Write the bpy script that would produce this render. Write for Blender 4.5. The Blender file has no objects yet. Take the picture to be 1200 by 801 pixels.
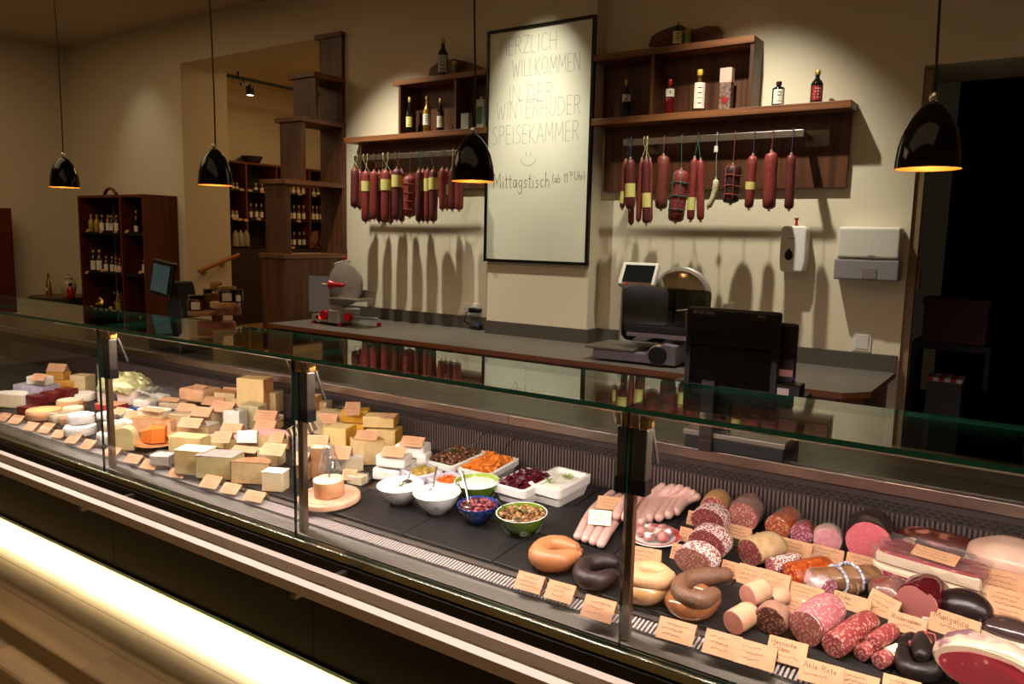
import bpy, math, random
from mathutils import Vector, Matrix, noise
random.seed(7)
SC = bpy.context.scene
COL = SC.collection
PI = math.pi
# ------------------------------------------------------------------ camera
F_PX = 918.69
YAW, TILT, ROLL, EYE = math.radians(-34.3216), math.radians(7.5911), math.radians(1.22666), 1.65
_w = Vector((math.sin(YAW)*math.cos(TILT), math.cos(YAW)*math.cos(TILT), -math.sin(TILT)))
_r0 = Vector((math.cos(YAW), -math.sin(YAW), 0)); _u0 = _r0.cross(_w)
_r = _r0*math.cos(ROLL)+_u0*math.sin(ROLL); _u = _u0*math.cos(ROLL)-_r0*math.sin(ROLL)
EYEP = Vector((0, 0, EYE))
cam_d = bpy.data.cameras.new('camera'); cam = bpy.data.objects.new('camera', cam_d); COL.objects.link(cam)
cam_d.sensor_fit = 'HORIZONTAL'; cam_d.sensor_width = 36.0; cam_d.lens = 36.0*F_PX/1200.0
cam_d.clip_start = 0.05; cam_d.clip_end = 60
m3 = Matrix((_r, _u, -_w)).transposed()
cam.matrix_world = Matrix.Translation(EYEP) @ m3.to_4x4()
SC.camera = cam
# ------------------------------------------------------------------ exposure, world
SC.view_settings.view_transform = 'Standard'; SC.view_settings.look = 'None'
SC.view_settings.gamma = 1; SC.view_settings.use_curve_mapping = False
SC.view_settings.exposure = 0.0
SC.cycles.transparent_max_bounces = 24
SC.cycles.max_bounces = 8
SC.cycles.sample_clamp_indirect = 4.0
SC.cycles.use_denoising = True
world = bpy.data.worlds.new('world'); SC.world = world; world.use_nodes = True
world.node_tree.nodes['Background'].inputs[0].default_value = (1, .7, .42, 1)
world.node_tree.nodes['Background'].inputs[1].default_value = 0.01
# ------------------------------------------------------------------ lights
def look(o, d):
    o.rotation_euler = Vector(d).to_track_quat('-Z', 'Y').to_euler()
def spot(x, y, z, tx, ty, tz, power, size, blend=.7, col=(1, .80, .52), rad=.03):
    l = bpy.data.lights.new('spot_lamp', 'SPOT'); l.energy = power; l.color = col
    l.spot_size = math.radians(size); l.spot_blend = blend; l.shadow_soft_size = rad
    o = bpy.data.objects.new('spot_lamp', l); COL.objects.link(o); o.location = (x, y, z)
    look(o, (tx-x, ty-y, tz-z)); return o
def area(x, y, z, d, sx, sy, power, col, spread=180):
    l = bpy.data.lights.new('strip_or_fill_light', 'AREA'); l.shape = 'RECTANGLE'; l.size = sx; l.size_y = sy
    l.energy = power; l.color = col; l.spread = math.radians(spread)
    o = bpy.data.objects.new('strip_or_fill_light', l); COL.objects.link(o); o.location = (x, y, z); look(o, d); return o
WARM = (1, .955, .78)
spot(-1.67, 4.15, 3.74, -1.62, 4.86, 1.5, 310, 72, 1.0, WARM)
spot(-3.20, 4.10, 3.74, -3.18, 4.97, 2.62, 105, 44, 1.0, WARM)
spot(-3.20, 4.10, 3.74, -3.18, 4.85, 1.7, 150, 54, 1.0, WARM)
spot(-4.72, 4.15, 3.74, -4.60, 4.86, 1.5, 290, 72, 1.0, WARM)
spot(-8.55, 4.20, 3.74, -8.5, 5.12, 2.3, 13, 62, 1.0, WARM)
PINK = (1, .80, .75)
for k in range(-2, 4):                                   # light strips under the counter glass
    area(-.80-1.2*k+.6, 1.745, 1.221, (0, .10, -1), 1.12, .018, 16, PINK)
area(-2.6, 1.85, .118, (0, -.05, -1), 7.2, .02, 125, (.97, 1, .93), 132)   # white strip under the counter plinth
area(-7.2, 7.6, 3.75, (0, 0, -1), 1.5, 1.5, 45, (1, .66, .30))  # warm fill added under the back room ceiling, no fixture there
area(-2.0, .6, 3.78, (0, 0, -1), 6, 2.5, 26, (1, .70, .38))  # unseen fill added to raise the ambient light on the customer side
area(-7.5, 2.2, 3.78, (0, 0, -1), 3, 2.5, 50, (1, .70, .38))  # unseen fill added to brighten the left part of the room
# ------------------------------------------------------------------ helpers
def at(px, py, X=None, Y=None, Z=None):
    """point of the real plane X=, Y= or Z= seen at a photo pixel"""
    d = _w+_r*((px-600)/F_PX)-_u*((py-400.5)/F_PX)
    t = X/d.x if X is not None else Y/d.y if Y is not None else (Z-EYE)/d.z
    return EYEP+d*t
def zdeck(y): return .700+.07*(y-1.8)
def dk(px, py, h=0.0):
    """point h above the sloped counter deck seen at a photo pixel"""
    d = _w+_r*((px-600)/F_PX)-_u*((py-400.5)/F_PX)
    t = (.700-.126+h-EYE)/(d.z-.07*d.y)
    return EYEP+d*t
def mpp(p): return (Vector(p)-EYEP).dot(_w)/F_PX
def S(c):
    c = c.lstrip('#'); o = []
    for i in (0, 2, 4):
        v = int(c[i:i+2], 16)/255; o.append(v/12.92 if v <= .04045 else ((v+.055)/1.055)**2.4)
    return (*o, 1)
_M = {}
def mat(name, col, rough=.5, metal=0, var=None, bump=None, trans=0, emit=None, coat=0, spec=.5, sss=0, col2=None, ior=1.45):
    """principled material; var=(scale, col2) noise tint, bump=(scale, strength)"""
    if name in _M: return _M[name]
    m = bpy.data.materials.new(name); m.use_nodes = True; n = m.node_tree.nodes; l = m.node_tree.links
    b = n['Principled BSDF']; b.inputs['Base Color'].default_value = S(col) if isinstance(col, str) else (*col, 1)
    b.inputs['Roughness'].default_value = rough; b.inputs['Metallic'].default_value = metal
    b.inputs['Transmission Weight'].default_value = trans; b.inputs['Coat Weight'].default_value = coat
    b.inputs['Specular IOR Level'].default_value = spec; b.inputs['IOR'].default_value = ior
    if sss:
        b.inputs['Subsurface Weight'].default_value = sss; b.inputs['Subsurface Radius'].default_value = (.02, .01, .006)
    if emit: b.inputs['Emission Color'].default_value = S(emit[0]); b.inputs['Emission Strength'].default_value = emit[1]
    if var or bump:
        tc = n.new('ShaderNodeTexCoord')
    if var:
        t = n.new('ShaderNodeTexNoise'); t.inputs['Scale'].default_value = var[0]; t.inputs['Detail'].default_value = 4
        l.new(tc.outputs['Object'], t.inputs['Vector'])
        r = n.new('ShaderNodeValToRGB'); r.color_ramp.elements[0].position = .35; r.color_ramp.elements[1].position = .65
        r.color_ramp.elements[0].color = S(col); r.color_ramp.elements[1].color = S(var[1])
        l.new(t.outputs['Fac'], r.inputs['Fac']); l.new(r.outputs['Color'], b.inputs['Base Color'])
    if bump:
        t = n.new('ShaderNodeTexNoise'); t.inputs['Scale'].default_value = bump[0]; t.inputs['Detail'].default_value = 3
        l.new(tc.outputs['Object'], t.inputs['Vector'])
        k = n.new('ShaderNodeBump'); k.inputs['Strength'].default_value = bump[1]; k.inputs['Distance'].default_value = .004
        l.new(t.outputs['Fac'], k.inputs['Height']); l.new(k.outputs['Normal'], b.inputs['Normal'])
    _M[name] = m; return m
def speckle(name, base, fat, scale=90, cut=.32, rough=.4, base2=None, coat=.2):
    """cut meat: lean ground with flecks of fat"""
    if name in _M: return _M[name]
    m = bpy.data.materials.new(name); m.use_nodes = True; n = m.node_tree.nodes; l = m.node_tree.links
    b = n['Principled BSDF']; b.inputs['Roughness'].default_value = rough; b.inputs['Coat Weight'].default_value = coat
    tc = n.new('ShaderNodeTexCoord')
    v = n.new('ShaderNodeTexVoronoi'); v.inputs['Scale'].default_value = scale; v.inputs['Randomness'].default_value = 1
    l.new(tc.outputs['Object'], v.inputs['Vector'])
    s = n.new('ShaderNodeTexNoise'); s.inputs['Scale'].default_value = scale*.8; s.inputs['Detail'].default_value = 3
    l.new(tc.outputs['Object'], s.inputs['Vector'])
    a = n.new('ShaderNodeMath'); a.operation = 'MULTIPLY_ADD'; a.inputs[1].default_value = .7; l.new(s.outputs['Fac'], a.inputs[0]); l.new(v.outputs['Distance'], a.inputs[2])
    r = n.new('ShaderNodeValToRGB'); e = r.color_ramp.elements
    e[0].position = cut+.22; e[0].color = S(fat); e[1].position = cut+.36; e[1].color = S(base)
    if base2: q = e.new(.95); q.color = S(base2)
    l.new(a.outputs[0], r.inputs['Fac']); l.new(r.outputs['Color'], b.inputs['Base Color'])
    k = n.new('ShaderNodeBump'); k.inputs['Strength'].default_value = .25; k.inputs['Distance'].default_value = .003
    l.new(s.outputs['Fac'], k.inputs['Height']); l.new(k.outputs['Normal'], b.inputs['Normal'])
    _M[name] = m; return m
def wood(name, dark, light, axis='Z', scale=1.0, rough=.45, ring=9, coat=0):
    """grain running along one object axis"""
    if name in _M: return _M[name]
    m = bpy.data.materials.new(name); m.use_nodes = True; n = m.node_tree.nodes; l = m.node_tree.links
    b = n['Principled BSDF']; b.inputs['Roughness'].default_value = rough; b.inputs['Coat Weight'].default_value = coat
    tc = n.new('ShaderNodeTexCoord'); mp = n.new('ShaderNodeMapping'); l.new(tc.outputs['Object'], mp.inputs['Vector'])
    sc = [26*scale]*3; sc['XYZ'.index(axis)] = 1.1*scale; mp.inputs['Scale'].default_value = sc
    t = n.new('ShaderNodeTexNoise'); t.inputs['Scale'].default_value = 1.0; t.inputs['Detail'].default_value = 6; t.inputs['Distortion'].default_value = .6
    l.new(mp.outputs['Vector'], t.inputs['Vector'])
    r = n.new('ShaderNodeValToRGB'); r.color_ramp.elements[0].position = .32; r.color_ramp.elements[1].position = .7
    r.color_ramp.elements[0].color = S(dark); r.color_ramp.elements[1].color = S(light)
    oi = n.new('ShaderNodeObjectInfo'); hs = n.new('ShaderNodeHueSaturation')
    ma = n.new('ShaderNodeMath'); ma.operation = 'MULTIPLY_ADD'; ma.inputs[1].default_value = .22; ma.inputs[2].default_value = .89
    l.new(oi.outputs['Random'], ma.inputs[0]); l.new(ma.outputs[0], hs.inputs['Value'])
    l.new(t.outputs['Fac'], r.inputs['Fac']); l.new(r.outputs['Color'], hs.inputs['Color']); l.new(hs.outputs['Color'], b.inputs['Base Color'])
    k = n.new('ShaderNodeBump'); k.inputs['Strength'].default_value = .12; k.inputs['Distance'].default_value = .002
    l.new(t.outputs['Fac'], k.inputs['Height']); l.new(k.outputs['Normal'], b.inputs['Normal'])
    _M[name] = m; return m
def marble(name, lean, fat, scale=(6, 30, 30), cut=.56, rough=.35):
    """marbled raw meat: streaks of fat along the object's X axis"""
    if name in _M: return _M[name]
    m = bpy.data.materials.new(name); m.use_nodes = True; n = m.node_tree.nodes; l = m.node_tree.links
    b = n['Principled BSDF']; b.inputs['Roughness'].default_value = rough; b.inputs['Coat Weight'].default_value = .3
    tc = n.new('ShaderNodeTexCoord'); mp = n.new('ShaderNodeMapping'); mp.inputs['Scale'].default_value = scale; l.new(tc.outputs['Object'], mp.inputs['Vector'])
    t = n.new('ShaderNodeTexNoise'); t.inputs['Scale'].default_value = 1; t.inputs['Detail'].default_value = 5; t.inputs['Distortion'].default_value = 1.6; l.new(mp.outputs['Vector'], t.inputs['Vector'])
    r = n.new('ShaderNodeValToRGB'); e = r.color_ramp.elements; e[0].position = cut-.10; e[0].color = S(lean); e[1].position = cut+.04; e[1].color = S(fat)
    l.new(t.outputs['Fac'], r.inputs['Fac']); l.new(r.outputs['Color'], b.inputs['Base Color'])
    k = n.new('ShaderNodeBump'); k.inputs['Strength'].default_value = .3; k.inputs['Distance'].default_value = .004; l.new(t.outputs['Fac'], k.inputs['Height']); l.new(k.outputs['Normal'], b.inputs['Normal'])
    _M[name] = m; return m
def clear(name, tint=(1, 1, 1), gloss=1.0, rough=.0, ior=1.5, bump=None, haze=0):
    """thin clear pane or film: passes light straight through, mirrors by Fresnel"""
    if name in _M: return _M[name]
    m = bpy.data.materials.new(name); m.use_nodes = True; n = m.node_tree.nodes; l = m.node_tree.links; n.clear()
    o = n.new('ShaderNodeOutputMaterial'); mx = n.new('ShaderNodeMixShader'); t = n.new('ShaderNodeBsdfTransparent'); g = n.new('ShaderNodeBsdfGlossy')
    t.inputs[0].default_value = (*tint, 1); g.inputs['Roughness'].default_value = rough; g.inputs[0].default_value = (1, 1, 1, 1)
    f = n.new('ShaderNodeFresnel'); ge = n.new('ShaderNodeNewGeometry'); mr = n.new('ShaderNodeMapRange')
    mr.inputs[3].default_value = ior; mr.inputs[4].default_value = 1/ior            # same reflectance on both faces of a pane
    l.new(ge.outputs['Backfacing'], mr.inputs[0]); l.new(mr.outputs[0], f.inputs['IOR'])
    ma = n.new('ShaderNodeMath'); ma.operation = 'MULTIPLY'; ma.inputs[1].default_value = gloss; ma.use_clamp = True
    l.new(f.outputs[0], ma.inputs[0]); l.new(ma.outputs[0], mx.inputs[0]); l.new(t.outputs[0], mx.inputs[1]); l.new(g.outputs[0], mx.inputs[2])
    last = mx
    if haze:
        d = n.new('ShaderNodeBsdfDiffuse'); d.inputs[0].default_value = (.8, .8, .8, 1); m2 = n.new('ShaderNodeMixShader'); m2.inputs[0].default_value = haze
        l.new(mx.outputs[0], m2.inputs[1]); l.new(d.outputs[0], m2.inputs[2]); last = m2
    if bump:
        tc = n.new('ShaderNodeTexCoord'); tx = n.new('ShaderNodeTexNoise'); tx.inputs['Scale'].default_value = bump[0]; tx.inputs['Detail'].default_value = 2
        l.new(tc.outputs['Object'], tx.inputs['Vector']); k = n.new('ShaderNodeBump'); k.inputs['Strength'].default_value = bump[1]; k.inputs['Distance'].default_value = .01
        l.new(tx.outputs['Fac'], k.inputs['Height']); l.new(k.outputs['Normal'], g.inputs['Normal']); l.new(k.outputs['Normal'], f.inputs['Normal'])
    l.new(last.outputs[0], o.inputs[0]); _M[name] = m; return m
class MB:
    """collects shapes and links them as ONE mesh object"""
    def __init__(s): s.v = []; s.f = []; s.m = []; s.s = []
    def add(s, vs, fs, m=0, sm=False):
        o = len(s.v); s.v += [tuple(x) for x in vs]
        for q in fs: s.f.append([i+o for i in q]); s.m.append(m); s.s.append(sm)
        return s
    def box(s, x0, y0, z0, x1, y1, z1, m=0):
        v = [(x, y, z) for z in (z0, z1) for y in (y0, y1) for x in (x0, x1)]
        return s.add(v, [(0, 2, 3, 1), (4, 5, 7, 6), (0, 1, 5, 4), (2, 6, 7, 3), (0, 4, 6, 2), (1, 3, 7, 5)], m)
    def cbox(s, c, d, rz=0, rx=0, ry=0, m=0):
        M = Matrix.Translation(Vector(c)) @ Matrix.Rotation(rz, 4, 'Z') @ Matrix.Rotation(ry, 4, 'Y') @ Matrix.Rotation(rx, 4, 'X')
        v = [M @ Vector((x*d[0]/2, y*d[1]/2, z*d[2]/2)) for z in (-1, 1) for y in (-1, 1) for x in (-1, 1)]
        return s.add(v, [(0, 2, 3, 1), (4, 5, 7, 6), (0, 1, 5, 4), (2, 6, 7, 3), (0, 4, 6, 2), (1, 3, 7, 5)], m)
    def prism(s, poly, z0, z1, m=0, M=None, msides=None, sm=False):
        n = len(poly); v = [Vector((x, y, z0)) for x, y in poly]+[Vector((x, y, z1)) for x, y in poly]
        if M: v = [M @ p for p in v]
        s.add(v, [tuple(range(n-1, -1, -1)), tuple(range(n, 2*n))], m)
        o = len(s.v)-2*n
        for i in range(n):
            j = (i+1) % n; s.f.append([o+i, o+j, o+n+j, o+n+i]); s.m.append(msides if msides is not None else m); s.s.append(sm)
        return s
    def tube(s, path, r, n=8, m=0, cap=True, flat=None, mcap=None):
        P = [Vector(p) for p in path]; R = r if isinstance(r, (list, tuple)) else [r]*len(P)
        prev = None; vs = []
        for i, p in enumerate(P):
            t = (P[min(i+1, len(P)-1)]-P[max(i-1, 0)])
            t = t.normalized() if t.length > 1e-9 else Vector((0, 0, 1))
            if prev is None:
                a = Vector((0, 0, 1)) if abs(t.z) < .9 else Vector((1, 0, 0)); u = t.cross(a).normalized()
            else: u = (prev-t*prev.dot(t)).normalized()
            prev = u; w = t.cross(u)
            for k in range(n):
                q = 2*PI*k/n; vs.append(p+(u*math.cos(q)+w*math.sin(q)*(flat or 1))*R[i])
        fs = [(i*n+k, i*n+(k+1) % n, (i+1)*n+(k+1) % n, (i+1)*n+k) for i in range(len(P)-1) for k in range(n)]
        s.add(vs, fs, m, True)
        if cap:
            o = len(s.v)-len(vs)
            s.f.append([o+k for k in range(n-1, -1, -1)]); s.m.append(m if mcap is None else mcap); s.s.append(False)
            s.f.append([o+(len(P)-1)*n+k for k in range(n)]); s.m.append(m); s.s.append(False)
        return s
    def lathe(s, prof, n=24, c=(0, 0, 0), m=0, M=None, ms=None, cap=True):
        vs = []
        for r, z in prof:
            for k in range(n):
                q = 2*PI*k/n; vs.append(Vector((r*math.cos(q), r*math.sin(q), z)))
        if M: vs = [M @ v for v in vs]
        vs = [v+Vector(c) for v in vs]; o = len(s.v)
        s.add(vs, [], m)
        for i in range(len(prof)-1):
            for k in range(n):
                s.f.append([o+i*n+k, o+i*n+(k+1) % n, o+(i+1)*n+(k+1) % n, o+(i+1)*n+k]); s.m.append(ms[i] if ms else m); s.s.append(True)
        if cap and prof[0][0] > 1e-6: s.f.append([o+k for k in range(n-1, -1, -1)]); s.m.append(ms[0] if ms else m); s.s.append(False)
        if cap and prof[-1][0] > 1e-6: s.f.append([o+(len(prof)-1)*n+k for k in range(n)]); s.m.append(ms[-1] if ms else m); s.s.append(False)
        return s
    def ball(s, c, r, n=10, k=6, m=0, rz=0):
        r = r if isinstance(r, (tuple, list)) else (r, r, r); vs = []; cz, sz = math.cos(rz), math.sin(rz)
        for i in range(k+1):
            a = PI*i/k-PI/2
            for j in range(n):
                q = 2*PI*j/n; x, y = r[0]*math.cos(a)*math.cos(q), r[1]*math.cos(a)*math.sin(q)
                vs.append((c[0]+x*cz-y*sz, c[1]+x*sz+y*cz, c[2]+r[2]*math.sin(a)))
        return s.add(vs, [(i*n+j, i*n+(j+1) % n, (i+1)*n+(j+1) % n, (i+1)*n+j) for i in range(k) for j in range(n)], m, True)
    def ribbon(s, pts, w, nrm, m=0):
        """flat pen stroke lying on a surface with normal nrm"""
        nrm = Vector(nrm)
        for a, b in zip(pts[:-1], pts[1:]):
            a, b = Vector(a), Vector(b); t = b-a
            if t.length < 1e-7: continue
            t.normalize(); e = t.cross(nrm)*(w/2); s.add([a-e-t*w*.3, b-e+t*w*.3, b+e+t*w*.3, a+e-t*w*.3], [(0, 1, 2, 3)], m)
        return s
    def warp(s, amp, scale, seed=0, frm=0):
        for i in range(frm, len(s.v)):
            v = Vector(s.v[i]); q = v*scale+Vector((seed*3.1, seed*1.7, seed*.7))
            s.v[i] = tuple(v+Vector((noise.noise(q), noise.noise(q+Vector((9, 3, 1))), noise.noise(q+Vector((2, 7, 5)))))*amp)
        return s
    def build(s, name, mats, parent=None, bev=0, loc=None, rz=0, smooth_all=False, seg=2, sub=0):
        me = bpy.data.meshes.new(name); me.from_pydata(s.v, [], s.f)
        for x in (mats if isinstance(mats, (list, tuple)) else [mats]): me.materials.append(x)
        me.polygons.foreach_set('material_index', s.m); me.polygons.foreach_set('use_smooth', [True]*len(s.f) if smooth_all else s.s)
        me.update()
        if any(s.s) and not smooth_all: me.set_sharp_from_angle(angle=math.radians(50))
        o = bpy.data.objects.new(name, me); COL.objects.link(o)
        if parent: o.parent = parent
        if loc is not None: o.location = loc
        o.rotation_euler.z = rz
        if bev:
            b = o.modifiers.new('bevel', 'BEVEL'); b.width = bev; b.segments = seg; b.limit_method = 'ANGLE'
        if sub:
            b = o.modifiers.new('sub', 'SUBSURF'); b.levels = sub; b.render_levels = sub
        return o
def tag(o, label, cat, group=None):
    o['label'] = label; o['category'] = cat
    if group: o['group'] = group
    return o
def thing(name, label, cat, loc=(0, 0, 0), rz=0, group=None):
    o = bpy.data.objects.new(name, None); COL.objects.link(o); o.empty_display_size = .05
    o.location = loc; o.rotation_euler.z = rz; return tag(o, label, cat, group)
def struct(o): o['kind'] = 'structure'; return o
def stuff(o): o['kind'] = 'stuff'; return o
def copy_part(src, parent, loc=None):
    c = src.copy(); COL.objects.link(c); c.parent = parent
    if loc is not None: c.location = loc
    return c
def rrect(x0, y0, x1, y1, r, n=4):
    """rounded rectangle outline"""
    o = []
    for cx, cy, a in ((x1-r, y1-r, 0), (x0+r, y1-r, 90), (x0+r, y0+r, 180), (x1-r, y0+r, 270)):
        for k in range(n+1):
            q = math.radians(a+90*k/n); o.append((cx+r*math.cos(q), cy+r*math.sin(q)))
    return o
# pen strokes for handwriting: letters on a 0..1 grid, x advance first
GL = {
 'A': (.8, [[(0, 0), (.38, 1), (.75, 0)], [(.14, .36), (.62, .36)]]), 'C': (.75, [[(.68, .85), (.5, 1), (.2, .95), (.03, .6), (.08, .2), (.3, 0), (.55, .04), (.68, .2)]]),
 'D': (.8, [[(.05, 0), (.05, 1), (.45, .95), (.7, .6), (.62, .2), (.35, 0), (.05, 0)]]), 'E': (.65, [[(.55, 1), (.05, 1), (.05, 0), (.55, 0)], [(.05, .52), (.48, .52)]]),
 'H': (.8, [[(.05, 0), (.05, 1)], [(.68, 0), (.68, 1)], [(.05, .5), (.68, .5)]]), 'I': (.25, [[(.1, 0), (.1, 1)]]),
 'K': (.72, [[(.05, 0), (.05, 1)], [(.6, 1), (.05, .45), (.64, 0)]]), 'L': (.6, [[(.05, 1), (.05, 0), (.52, 0)]]),
 'M': (.95, [[(.04, 0), (.1, 1), (.44, .3), (.78, 1), (.85, 0)]]), 'N': (.8, [[(.05, 0), (.05, 1), (.68, 0), (.68, 1)]]),
 'O': (.85, [[(.4, 1), (.1, .82), (.03, .45), (.15, .1), (.42, 0), (.68, .15), (.74, .55), (.62, .88), (.4, 1)]]),
 'P': (.68, [[(.05, 0), (.05, 1), (.45, .97), (.6, .76), (.42, .52), (.05, .48)]]), 'R': (.74, [[(.05, 0), (.05, 1), (.45, .97), (.58, .76), (.4, .52), (.05, .48)], [(.3, .48), (.64, 0)]]),
 'S': (.66, [[(.56, .86), (.38, 1), (.12, .9), (.08, .68), (.3, .52), (.54, .36), (.52, .12), (.28, 0), (.04, .12)]]),
 'T': (.72, [[(.34, 0), (.34, 1)], [(0, 1), (.68, 1)]]), 'U': (.8, [[(.05, 1), (.06, .3), (.22, .02), (.5, .02), (.66, .3), (.68, 1)]]),
 'W': (1.05, [[(.02, 1), (.25, 0), (.48, .75), (.72, 0), (.96, 1)]]), 'X': (.7, [[(0, 0), (.6, 1)], [(0, 1), (.6, 0)]]), 'Z': (.72, [[(.04, 1), (.62, 1), (.04, 0), (.64, 0)]]),
 'a': (.52, [[(.42, .5), (.2, .55), (.04, .28), (.14, .02), (.34, .1), (.42, .5), (.42, .08), (.5, 0)]]), 'b': (.5, [[(.06, 1), (.06, 0), (.28, 0), (.42, .25), (.3, .5), (.06, .4)]]),
 'c': (.46, [[(.4, .45), (.2, .52), (.04, .26), (.18, .02), (.4, .1)]]), 'd': (.54, [[(.42, .45), (.2, .52), (.04, .26), (.16, .02), (.42, .12), (.42, 1), (.42, 0)]]),
 'e': (.48, [[(.06, .28), (.4, .32), (.26, .54), (.06, .34), (.12, .04), (.4, .08)]]), 'g': (.52, [[(.42, .48), (.18, .52), (.05, .26), (.2, .04), (.42, .2), (.42, .5), (.4, -.3), (.18, -.42), (.02, -.25)]]),
 'h': (.5, [[(.06, 1), (.06, 0)], [(.06, .36), (.26, .52), (.4, .36), (.42, 0)]]), 'i': (.22, [[(.08, .5), (.1, 0)], [(.09, .72), (.11, .76)]]),
 'k': (.48, [[(.06, 1), (.06, 0)], [(.38, .52), (.08, .24), (.42, 0)]]), 'l': (.24, [[(.08, 1), (.1, .04), (.2, 0)]]), 'm': (.74, [[(.05, .5), (.05, 0)], [(.05, .34), (.2, .52), (.34, .36), (.34, 0)], [(.34, .36), (.5, .52), (.64, .36), (.66, 0)]]),
 'n': (.5, [[(.05, .5), (.05, 0)], [(.05, .34), (.24, .52), (.4, .36), (.42, 0)]]), 'o': (.48, [[(.22, .52), (.05, .3), (.14, .02), (.34, .04), (.42, .3), (.22, .52)]]),
 'r': (.38, [[(.06, .5), (.06, 0)], [(.06, .32), (.18, .5), (.36, .46)]]), 's': (.42, [[(.36, .46), (.18, .53), (.08, .4), (.32, .2), (.22, 0), (.03, .06)]]), 't': (.36, [[(.16, .9), (.16, .06), (.32, .02)], [(0, .6), (.34, .6)]]),
 'u': (.5, [[(.06, .5), (.08, .08), (.26, 0), (.4, .14), (.42, .5), (.42, 0)]]), 'w': (.66, [[(.03, .5), (.16, 0), (.3, .42), (.44, 0), (.6, .5)]]), 'z': (.44, [[(.04, .5), (.38, .5), (.04, 0), (.4, 0)]]),
 '(': (.28, [[(.22, 1.05), (.06, .5), (.2, -.12)]]), ')': (.28, [[(.05, 1.05), (.2, .5), (.06, -.12)]]), '1': (.3, [[(.02, .75), (.18, 1), (.18, 0)]]), '3': (.5, [[(.05, .9), (.3, 1), (.4, .76), (.18, .54), (.42, .3), (.25, 0), (.03, .1)]]), '0': (.5, [[(.22, 1), (.04, .6), (.14, .04), (.34, .1), (.4, .6), (.22, 1)]]), ' ': (.4, []), '-': (.4, [[(.05, .4), (.32, .4)]]),
}
def write(mb, text, O, ux, uy, nrm, h, w, jit=.03, wide=1.0):
    """handwriting from point O along ux with letters of height h"""
    x = 0; O = Vector(O); ux = Vector(ux); uy = Vector(uy)
    for ch in text:
        adv, st = GL[ch]; dy = random.uniform(-jit, jit)
        for line in st:
            mb.ribbon([O+ux*((x+p[0]*wide)*h)+uy*((p[1]+dy)*h) for p in line], w, nrm)
        x += (adv+.1)*wide
    return x*h
def textlen(text, wide=1.0): return sum((GL[c][0]+.1)*wide for c in text)
def squiggle(mb, O, ux, uy, nrm, length, h, w):
    """a line of unreadable quick pen writing"""
    pts = []; x = 0; O = Vector(O); ux = Vector(ux); uy = Vector(uy)
    while x < length:
        pts.append(O+ux*x+uy*(h*random.uniform(.0, 1))); x += h*random.uniform(.25, .5)
    mb.ribbon(pts, w, nrm)
# ------------------------------------------------------------------ materials
PLASTER = mat('plaster_cream', '#d9cdb4', .9, bump=(60, .08))
CEIL = mat('plaster_ceiling', '#cdbfa3', .95)
WALNUT = wood('walnut_upright', '#3a1e0f', '#653a20', 'Z', 1.0)
WALNUTX_LIT = wood('walnut_lit_lengthwise', '#5a3219', '#8a5632', 'X', 1.0)  # lighter walnut copy: light catching the shelf front edges put into the colour
WALNUTY = wood('walnut_crosswise', '#2b150c', '#54301d', 'Y', 1.0)
REDWOOD = wood('mahogany_board', '#431407', '#66230d', 'Z', .8)
OAK = wood('oak_plank', '#765a2e', '#93713e', 'X', .8, rough=.6)
BOARDW = wood('beech_board', '#b98a6c', '#cfa486', 'X', 1.2, rough=.55)
STEEL = mat('brushed_steel', '#b9b0a8', .32, 1, bump=(300, .05))
STEELD = mat('dull_steel', '#857b74', .42, 1)
CHROME = mat('chrome', '#d5d0ca', .12, 1)
BRASS = mat('brass_plate', '#b98b4a', .3, 1)
BLACK = mat('black_plastic', '#0c0a0a', .3)
BLACKM = mat('black_matt', '#0d0a09', .6)
DARKPANEL = mat('dark_plinth_panel', '#070402', .4, spec=.2)
SLATE = mat('slate_black', '#121011', .5, var=(14, '#191617'), bump=(45, .35))
RUBBER = mat('rubber_black', '#0b0b0c', .55)
WHITEP = mat('white_plastic', '#d8d2c8', .35)
RED = mat('red_plastic', '#a5141a', .3)
KRAFT = mat('kraft_card', '#c6946f', .85, var=(40, '#ba8a66'))
INK = mat('ink_dark', '#4a3327', .8)
GREYTOP = mat('worktop_grey', '#6b645c', .38, var=(120, '#5f5850'))
PORC = mat('porcelain_white', '#e9e4de', .16, coat=.4)
# ------------------------------------------------------------------ room shell
def slab(name, boxes, m, **k):
    b = MB()
    for x in boxes: b.box(*x)
    return struct(b.build(name, m, **k))
floor_o = slab('floor', [(-10.4, -3.2, -.12, 3.3, 10.2, -.012)], mat('screed_dark', '#2a1d12', .7))
rnd = random.Random(3)
y = .02; row = 0; planks = []
while y < 1.95:
    x = -7.0+rnd.uniform(0, 1.2)
    while x < -.6:
        L = rnd.choice((1.0, 1.2, 1.4)); q = planks and rnd.choice(planks[:6])
        b = MB().box(-L/2+.0006, -.0745, -.012, L/2-.0006, .0745, 0)
        o = b.build('plank', OAK, floor_o, bev=.0006, loc=(x+L/2, y+.075, 0), seg=1); planks.append(o); x += L
    y += .15; row += 1
XP, XO = -7.85, -5.35
slab('wall_back', [(-10.4, 5.12, 0, XP, 5.69, 3.84), (XP, 5.12, 3.41, XO, 5.69, 3.84), (XO, 5.12, 0, -.70, 5.32, 3.84),
                   (-.70, 5.12, 2.665, 1.0, 5.71, 3.84), (1.0, 5.12, 0, 3.3, 5.32, 3.84), (-.76, 5.32, 0, -.70, 5.50, 2.665)], PLASTER)
slab('wall_left', [(-10.4, -3.1, 0, -10.25, 10.1, 3.84)], PLASTER)
slab('wall_right', [(3.2, -3.1, 0, 3.35, 5.3, 3.84)], PLASTER)
slab('wall_front', [(-10.4, -3.2, 0, 3.35, -3.05, 3.84)], PLASTER)
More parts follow.
